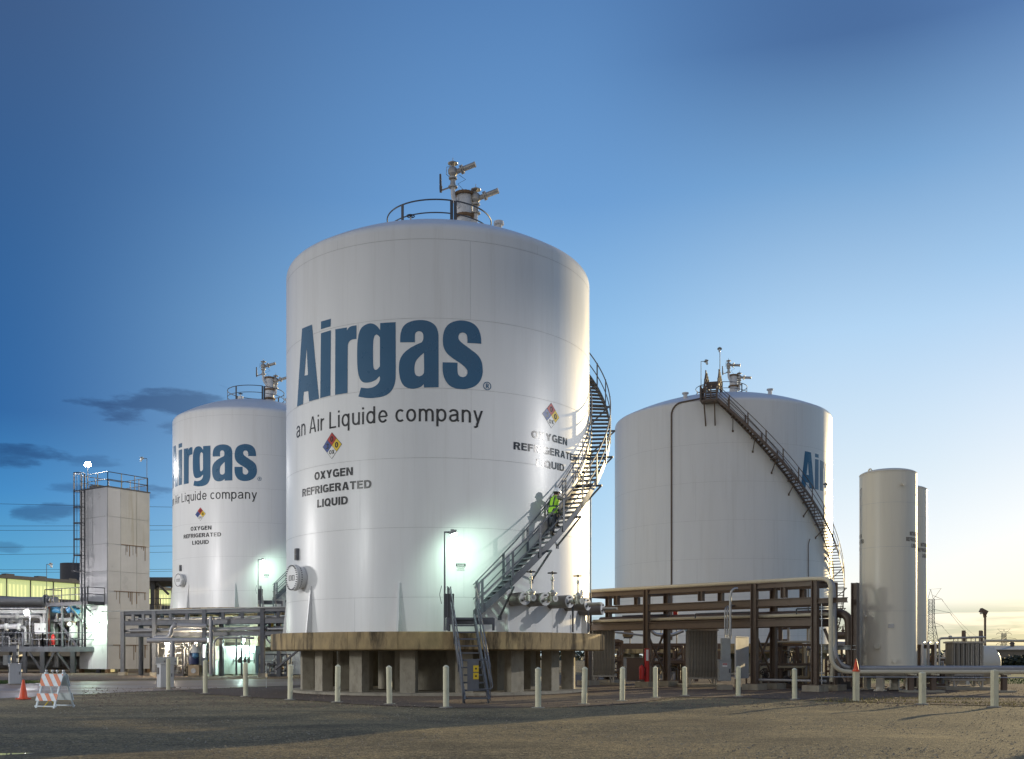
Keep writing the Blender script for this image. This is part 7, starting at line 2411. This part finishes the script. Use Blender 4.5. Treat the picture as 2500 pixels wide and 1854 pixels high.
process_skid('small pipe skid between the slim vessels and the small vaporizer', 2236, 2316, 45.6, 1.0, 1.25, 23, 14, WARM_TONE + (CREAM,), STEEL_FLARE_BROWN)
process_skid('dense pipe skid at the left edge of the process platform', -30, 58, 85.2, 3.0, 2.6, 29, 26, (PIPE_GREY, STEEL_GREY, PIPE_WHITE), STEEL_DARK, 2.15)
process_skid('dense dark pipe skid behind the white control cabinet on the platform', 72, 150, 86.2, 3.0, 2.9, 31, 24, (STEEL_GREY, CAB_DARK, PIPE_GREY), STEEL_DARK, 2.15)
process_skid('dark pipe skid below the tower platform, lit green', 160, 246, 86.0, 3.0, 2.8, 37, 26, (STEEL_DARK, CAB_DARK, GALV), STEEL_DARK, 2.15)


# ================================================================== low wood along the horizon
def far_wood():
    rnd = random.Random(9); m = MB()
    for i in range(5200):
        x = rnd.uniform(-190, 330); y = rnd.uniform(270, 330)
        h = 2.1 + 0.9 * math.sin(x * 0.05) + 0.6 * math.sin(x * 0.19 + 1.0)
        z = rnd.uniform(0.1, max(0.8, h))
        a = V((rnd.uniform(-1, 1), rnd.uniform(-1, 1), rnd.uniform(-1, 1))).normalized() * rnd.uniform(0.5, 1.1)
        b = a.orthogonal().normalized() * rnd.uniform(0.4, 0.8)
        p = V((x, y, z))
        m.add([p - a, p + b, p + a, p - b], [(0, 1, 2, 3)])
    setting(m.build('far_wood', HEDGE, None, 0), 'stuff', 'low dark line of far-off trees along the horizon')


far_wood()

# ================================================================== worker climbing the front tank's stair
def person():
    T = FRONT
    phi = 41.9; r0 = T.R + 0.48
    zt = lambda a: 0.62 + 0.1082 * (a - 15) + 0.022
    f = V((math.cos(R_(phi)), math.sin(R_(phi)), 0)); o = V((math.sin(R_(phi)), -math.cos(R_(phi)), 0))
    base = V((*FRONT.c, FRONT.base)) + pol(r0, phi, zt(phi))
    base.z = FRONT.base + 0.62 + 0.2 * math.floor((0.1082 * (phi - 15)) / 0.2) + 0.022
    P = lambda a, b, c: base + f * a + o * b + Z * c
    root = thing('person', 'worker in a yellow-green safety vest and white hard hat climbing the tank stair', 'person', tuple(base))
    skin_m = mat('skin', (0.42, 0.24, 0.17), 0.5, var=0.06)
    vest_m = mat('vest_lime', (0.42, 0.80, 0.04), 0.55, var=0.10, scale=9)
    band_m = mat('vest_band_dark', (0.03, 0.06, 0.045), 0.5)
    shirt_m = mat('patterned_shirt', (0.20, 0.19, 0.17), 0.8, var=0.9, scale=26)
    jeans_m = mat('dark_jeans', (0.028, 0.03, 0.042), 0.8, var=0.2, scale=14)
    boot_m = mat('work_boot', (0.05, 0.035, 0.025), 0.6)
    hat_m = mat('hard_hat_white', (0.78, 0.79, 0.80), 0.25, var=0.02)
    hair_m = mat('dark_hair', (0.03, 0.02, 0.015), 0.7)

    def skin(name, nodes, edges, material, parent, root_i=0, sub=2):
        me = bpy.data.meshes.new(name)
        me.from_pydata([tuple(p) for p, _ in nodes], edges, [])
        ob = link(name, me, material, parent)
        ob.modifiers.new('skin', 'SKIN').use_smooth_shade = True
        s = ob.modifiers.new('sub', 'SUBSURF'); s.levels = s.render_levels = sub
        if not me.skin_vertices: me.attributes.new('x', 'FLOAT', 'POINT')
        for i, (p, r) in enumerate(nodes):
            d = me.skin_vertices[0].data[i]
            d.radius = r if isinstance(r, tuple) else (r, r)
            d.use_root = (i == root_i)
        return ob

    # joints: rear foot on the lower tread, front foot two treads up
    pel = P(0.06, 0, 0.94); wai = P(0.09, 0, 1.10); che = P(0.14, 0, 1.30); nec = P(0.20, 0, 1.50); hed = P(0.25, 0, 1.60); crn = P(0.25, 0, 1.70)
    hR, hL = P(0.06, 0.10, 0.90), P(0.06, -0.10, 0.90)
    kR, aR, tR = P(0.02, 0.11, 0.49), P(-0.10, 0.11, 0.09), P(0.06, 0.12, 0.04)
    kL, aL, tL = P(0.44, -0.11, 0.84), P(0.34, -0.11, 0.50), P(0.49, -0.12, 0.445)
    sR, eR, wR = P(0.16, 0.20, 1.43), P(0.36, 0.31, 1.34), P(0.58, 0.38, 1.47)
    sL, eL, wL = P(0.16, -0.20, 1.43), P(0.34, -0.32, 1.26), P(0.52, -0.33, 1.40)
    nodes = [(pel, 0.125), (wai, 0.115), (che, 0.135), (nec, 0.055), (hed, 0.085), (crn, 0.075),
             (hR, 0.09), (kR, 0.058), (aR, 0.042), (tR, 0.035), (hL, 0.09), (kL, 0.058), (aL, 0.042), (tL, 0.035),
             (sR, 0.062), (eR, 0.042), (wR, 0.029), (sL, 0.062), (eL, 0.042), (wL, 0.029)]
    edges = [(0, 1), (1, 2), (2, 3), (3, 4), (4, 5), (0, 6), (6, 7), (7, 8), (8, 9), (0, 10), (10, 11), (11, 12), (12, 13), (2, 14), (14, 15), (15, 16), (2, 17), (17, 18), (18, 19)]
    # hands closing on the two rails, five fingers each
    for w, e, wi, sd in ((wR, eR, 16, 1), (wL, eL, 19, -1)):
        d = (w - e).normalized()
        pa = w + d * 0.075
        nodes.append((pa, (0.036, 0.022))); pi = len(nodes) - 1; edges.append((wi, pi))
        side = d.cross(Z).normalized()
        for k, (l, off) in enumerate(((0.072, -0.028), (0.082, -0.010), (0.078, 0.009), (0.062, 0.027))):
            a = pa + side * off + d * 0.03
            b = a + d * l * 0.5 - Z * 0.012
            c = b + d * l * 0.15 - Z * l * 0.45
            i0 = len(nodes)
            nodes += [(a, 0.0095), (b, 0.009), (c, 0.0078)]
            edges += [(pi, i0), (i0, i0 + 1), (i0 + 1, i0 + 2)]
        a = w + d * 0.045 - side * sd * 0.03 - Z * 0.012
        b = a + d * 0.035 - side * sd * 0.012 - Z * 0.03
        i0 = len(nodes); nodes += [(a, 0.011), (b, 0.009)]; edges += [(pi, i0), (i0, i0 + 1)]
    # nose, chin
    i0 = len(nodes); nodes.append((hed + f * 0.105 + Z * 0.0, 0.014)); edges.append((4, i0))
    nodes.append((hed + f * 0.07 - Z * 0.075, 0.03)); edges.append((4, i0 + 1))
    body = skin('body', nodes, edges, skin_m, root)
    for s in (-1, 1):
        MB().lathe([(0, -0.012), (0.011, -0.006), (0.011, 0.006), (0, 0.012)], 8, hed + f * 0.088 + o * s * 0.032 + Z * 0.022).build('eye', BLACK, body)
        MB().lathe([(0, -0.012), (0.022, -0.006), (0.026, 0.006), (0, 0.012)], 10, hed + o * s * 0.088 + Z * 0.0, o * s).build('ear', skin_m, body)
    MB().box(hed + f * 0.088 - Z * 0.045, (0.04, 0.012, 0.008), rz=math.atan2(o.y, o.x)).build('mouth', SIGN_RED, body)

    def loft(name, secs, material, parent, n=20, cap=True):
        m = MB(); vs = []
        for c, w, dp in secs:
            for k in range(n):
                t = 2 * math.pi * k / n
                vs.append(c + o * math.cos(t) * w + f * math.sin(t) * dp)
        fs = [(i * n + j, i * n + (j + 1) % n, (i + 1) * n + (j + 1) % n, (i + 1) * n + j) for i in range(len(secs) - 1) for j in range(n)]
        if cap: fs += [tuple(reversed(range(n))), tuple(range((len(secs) - 1) * n, len(secs) * n))]
        return m.add(vs, fs).build(name, material, parent, 60)
    vs_ = [(P(0.05, 0, 0.86), 0.205, 0.165), (P(0.06, 0, 0.98), 0.195, 0.155), (P(0.09, 0, 1.12), 0.185, 0.145), (P(0.13, 0, 1.28), 0.205, 0.150),
           (P(0.155, 0, 1.40), 0.215, 0.140), (P(0.175, 0, 1.475), 0.165, 0.105), (P(0.195, 0, 1.52), 0.075, 0.075)]
    vest = loft('vest', vs_, vest_m, root)
    for z0, z1 in ((1.09, 1.135), (0.875, 0.90)):
        t = (z0 - 0.86) / 0.66
        a = 0.05 + (z0 - 0.86) * 0.17
        loft('band', [(P(a, 0, z0), 0.207, 0.167), (P(a + 0.006, 0, z1), 0.207, 0.167)], band_m, vest)
    for s in (-1, 1):
        pts = []
        for (c, w, dp) in vs_[2:6]:
            pts.append(c - f * (dp * 0.86 + 0.006) + o * s * w * 0.52)
        m = MB()
        for a, b in zip(pts, pts[1:]): m.beam(a, b, 0.05, 0.014, f)
        m.build('shoulder_strap', band_m, vest, 0)
    loft('shirt_hem', [(P(0.045, 0, 0.80), 0.185, 0.15), (P(0.05, 0, 0.88), 0.195, 0.155)], shirt_m, root)
    for s_, e_, w_ in ((sR, eR, wR), (sL, eL, wL)):
        MB().tube([s_.lerp(che, 0.25), s_, s_.lerp(e_, 0.5), e_, e_.lerp(w_, 0.5), w_], 0.07, 12, [0.085, 0.082, 0.068, 0.060, 0.052, 0.043]).build('sleeve', shirt_m, root, 60)
    skin('trousers', [(pel, (0.15, 0.14)), (hR, 0.112), (kR, 0.080), (aR + Z * 0.03, 0.066), (hL, 0.112), (kL, 0.080), (aL + Z * 0.03, 0.066)],
         [(0, 1), (1, 2), (2, 3), (0, 4), (4, 5), (5, 6)], jeans_m, root)
    for a_, t_ in ((aR, tR), (aL, tL)):
        MB().tube([a_ + Z * 0.10, a_ + Z * 0.01, a_.lerp(t_, 0.5) - Z * 0.03, t_ - Z * 0.0], 0.05, 10, [0.058, 0.06, 0.052, 0.042]).box(a_.lerp(t_, 0.45) - Z * 0.068, (0.28, 0.10, 0.03), rz=math.atan2(f.y, f.x)).build('boot', boot_m, root, 50)
    c = hed + Z * 0.065
    prof = [(0.118, -0.01), (0.125, 0.03), (0.118, 0.08), (0.09, 0.125), (0.05, 0.148), (0, 0.155)]
    ax = (Z + f * 0.10).normalized()
    hat = MB().lathe(prof, 24, c, ax).lathe([(0.118, 0), (0.15, -0.012), (0.15, -0.018), (0.118, -0.012)], 24, c, ax).build('hard_hat', hat_m, root, 50)
    MB().add([c + f * 0.10 + o * 0.10, c + f * 0.10 - o * 0.10, c + f * 0.19 - o * 0.05 - Z * 0.03, c + f * 0.19 + o * 0.05 - Z * 0.03,
              c + f * 0.10 + o * 0.10 + Z * 0.012, c + f * 0.10 - o * 0.10 + Z * 0.012, c + f * 0.19 - o * 0.05 - Z * 0.02, c + f * 0.19 + o * 0.05 - Z * 0.02],
             [(0, 1, 2, 3), (7, 6, 5, 4), (0, 4, 5, 1), (1, 5, 6, 2), (2, 6, 7, 3), (3, 7, 4, 0)]).build('peak', hat_m, hat, 0, True)
    MB().lathe([(0.075, -0.06), (0.097, -0.02), (0.10, 0.04), (0.0, 0.06)], 18, hed - f * 0.022 + Z * 0.02).build('hair', hair_m, root, 60)
    return root


person()

# ================================================================== the yard's lamps
# unseen flood lamps left and right of the picture; two are added as fill
def flood_mast(x, y, h, aim, power, color, label, spot=60, blend=0.7, size=0.25):
    root = thing('flood_mast', label, 'flood light mast', (x, y, 0), 'flood light masts')
    MB().tube([(x, y, 0), (x, y, h)], 0.14, 12, [0.16, 0.09]).build('pole', GALV, root)
    MB().lathe([(0, 0), (0.5, 0), (0.5, 0.2), (0.16, 0.25)], 16, (x, y, 0)).build('footing', CONCRETE_PALE, root)
    d = (V(aim) - V((x, y, h))).normalized()
    c = V((x, y, h + 0.25))
    MB().lathe([(0, -0.28), (0.22, -0.26), (0.34, 0.06), (0.36, 0.12), (0.33, 0.12), (0.2, -0.2), (0, -0.22)], 18, c, d).build('lamp_housing', CAB_GREY, root)
    MB().lathe([(0, -0.05), (0.24, -0.05), (0.24, -0.03), (0, -0.03)], 18, c, d).build('lamp_glass', LAMP_WHITE, root)
    lamp_light('flood_light', c + d * 0.2, power, color, size, aim, spot, blend)
    return root


flood_mast(24.0, 34.5, 13.0, (1.0, 37.5, 5.6), FLOOD_R, (1.0, 0.97, 0.93), 'tall flood light mast beyond the right edge of the yard', 48, 1.0, 0.06)
flood_mast(-46, 46, 9.0, (-8, 40, 5.5), FLOOD_L, (1.0, 0.98, 0.96), 'flood light mast beyond the left edge of the yard', 75, 1.0, 1.6)
flood_mast(-34, 15, 8.5, (-3, 36, 3.0), FILL_F, (0.97, 1.0, 0.99), 'unseen flood light mast added as fill beside the road, left of the camera', 55, 1.0, 1.8)  # added fill lamp, lifts the front tank's lower face
lamp_light('flood_light', (-45.6, 46.3, 9.3), FILL_T, (1.0, 0.98, 0.97), 1.6, (-20, 76, 9.0), 50, 1.0)  # added fill light without a body, brightens the left tank
# lamps at modelled fittings; the rack bay one has no fitting
lamp_light('platform_flood', lamp_p + V((0.05, -0.35, -0.05)), 900, (1.0, 0.95, 0.97), 0.25)
lamp_light('platform_work', lp2 + V((0, -0.2, -0.3)), 520, (0.70, 1.0, 0.72), 0.15)
lamp_light('tower_roof_flood', TOWER_LAMP + V((0, -0.3, 0.35)), 900, (1.0, 0.98, 0.95), 0.2)
lamp_light('rack_warm', wl + V((0, -0.1, -0.25)), 420, (1.0, 0.82, 0.56), 0.12)
lamp_light('rack_green', wl2 + V((0, -0.25, -0.4)), 950, (0.72, 1.0, 0.86), 0.12)
lamp_light('rack_bay', at(470, 1578, 70.5), 420, (1.0, 0.86, 0.62), 0.12)
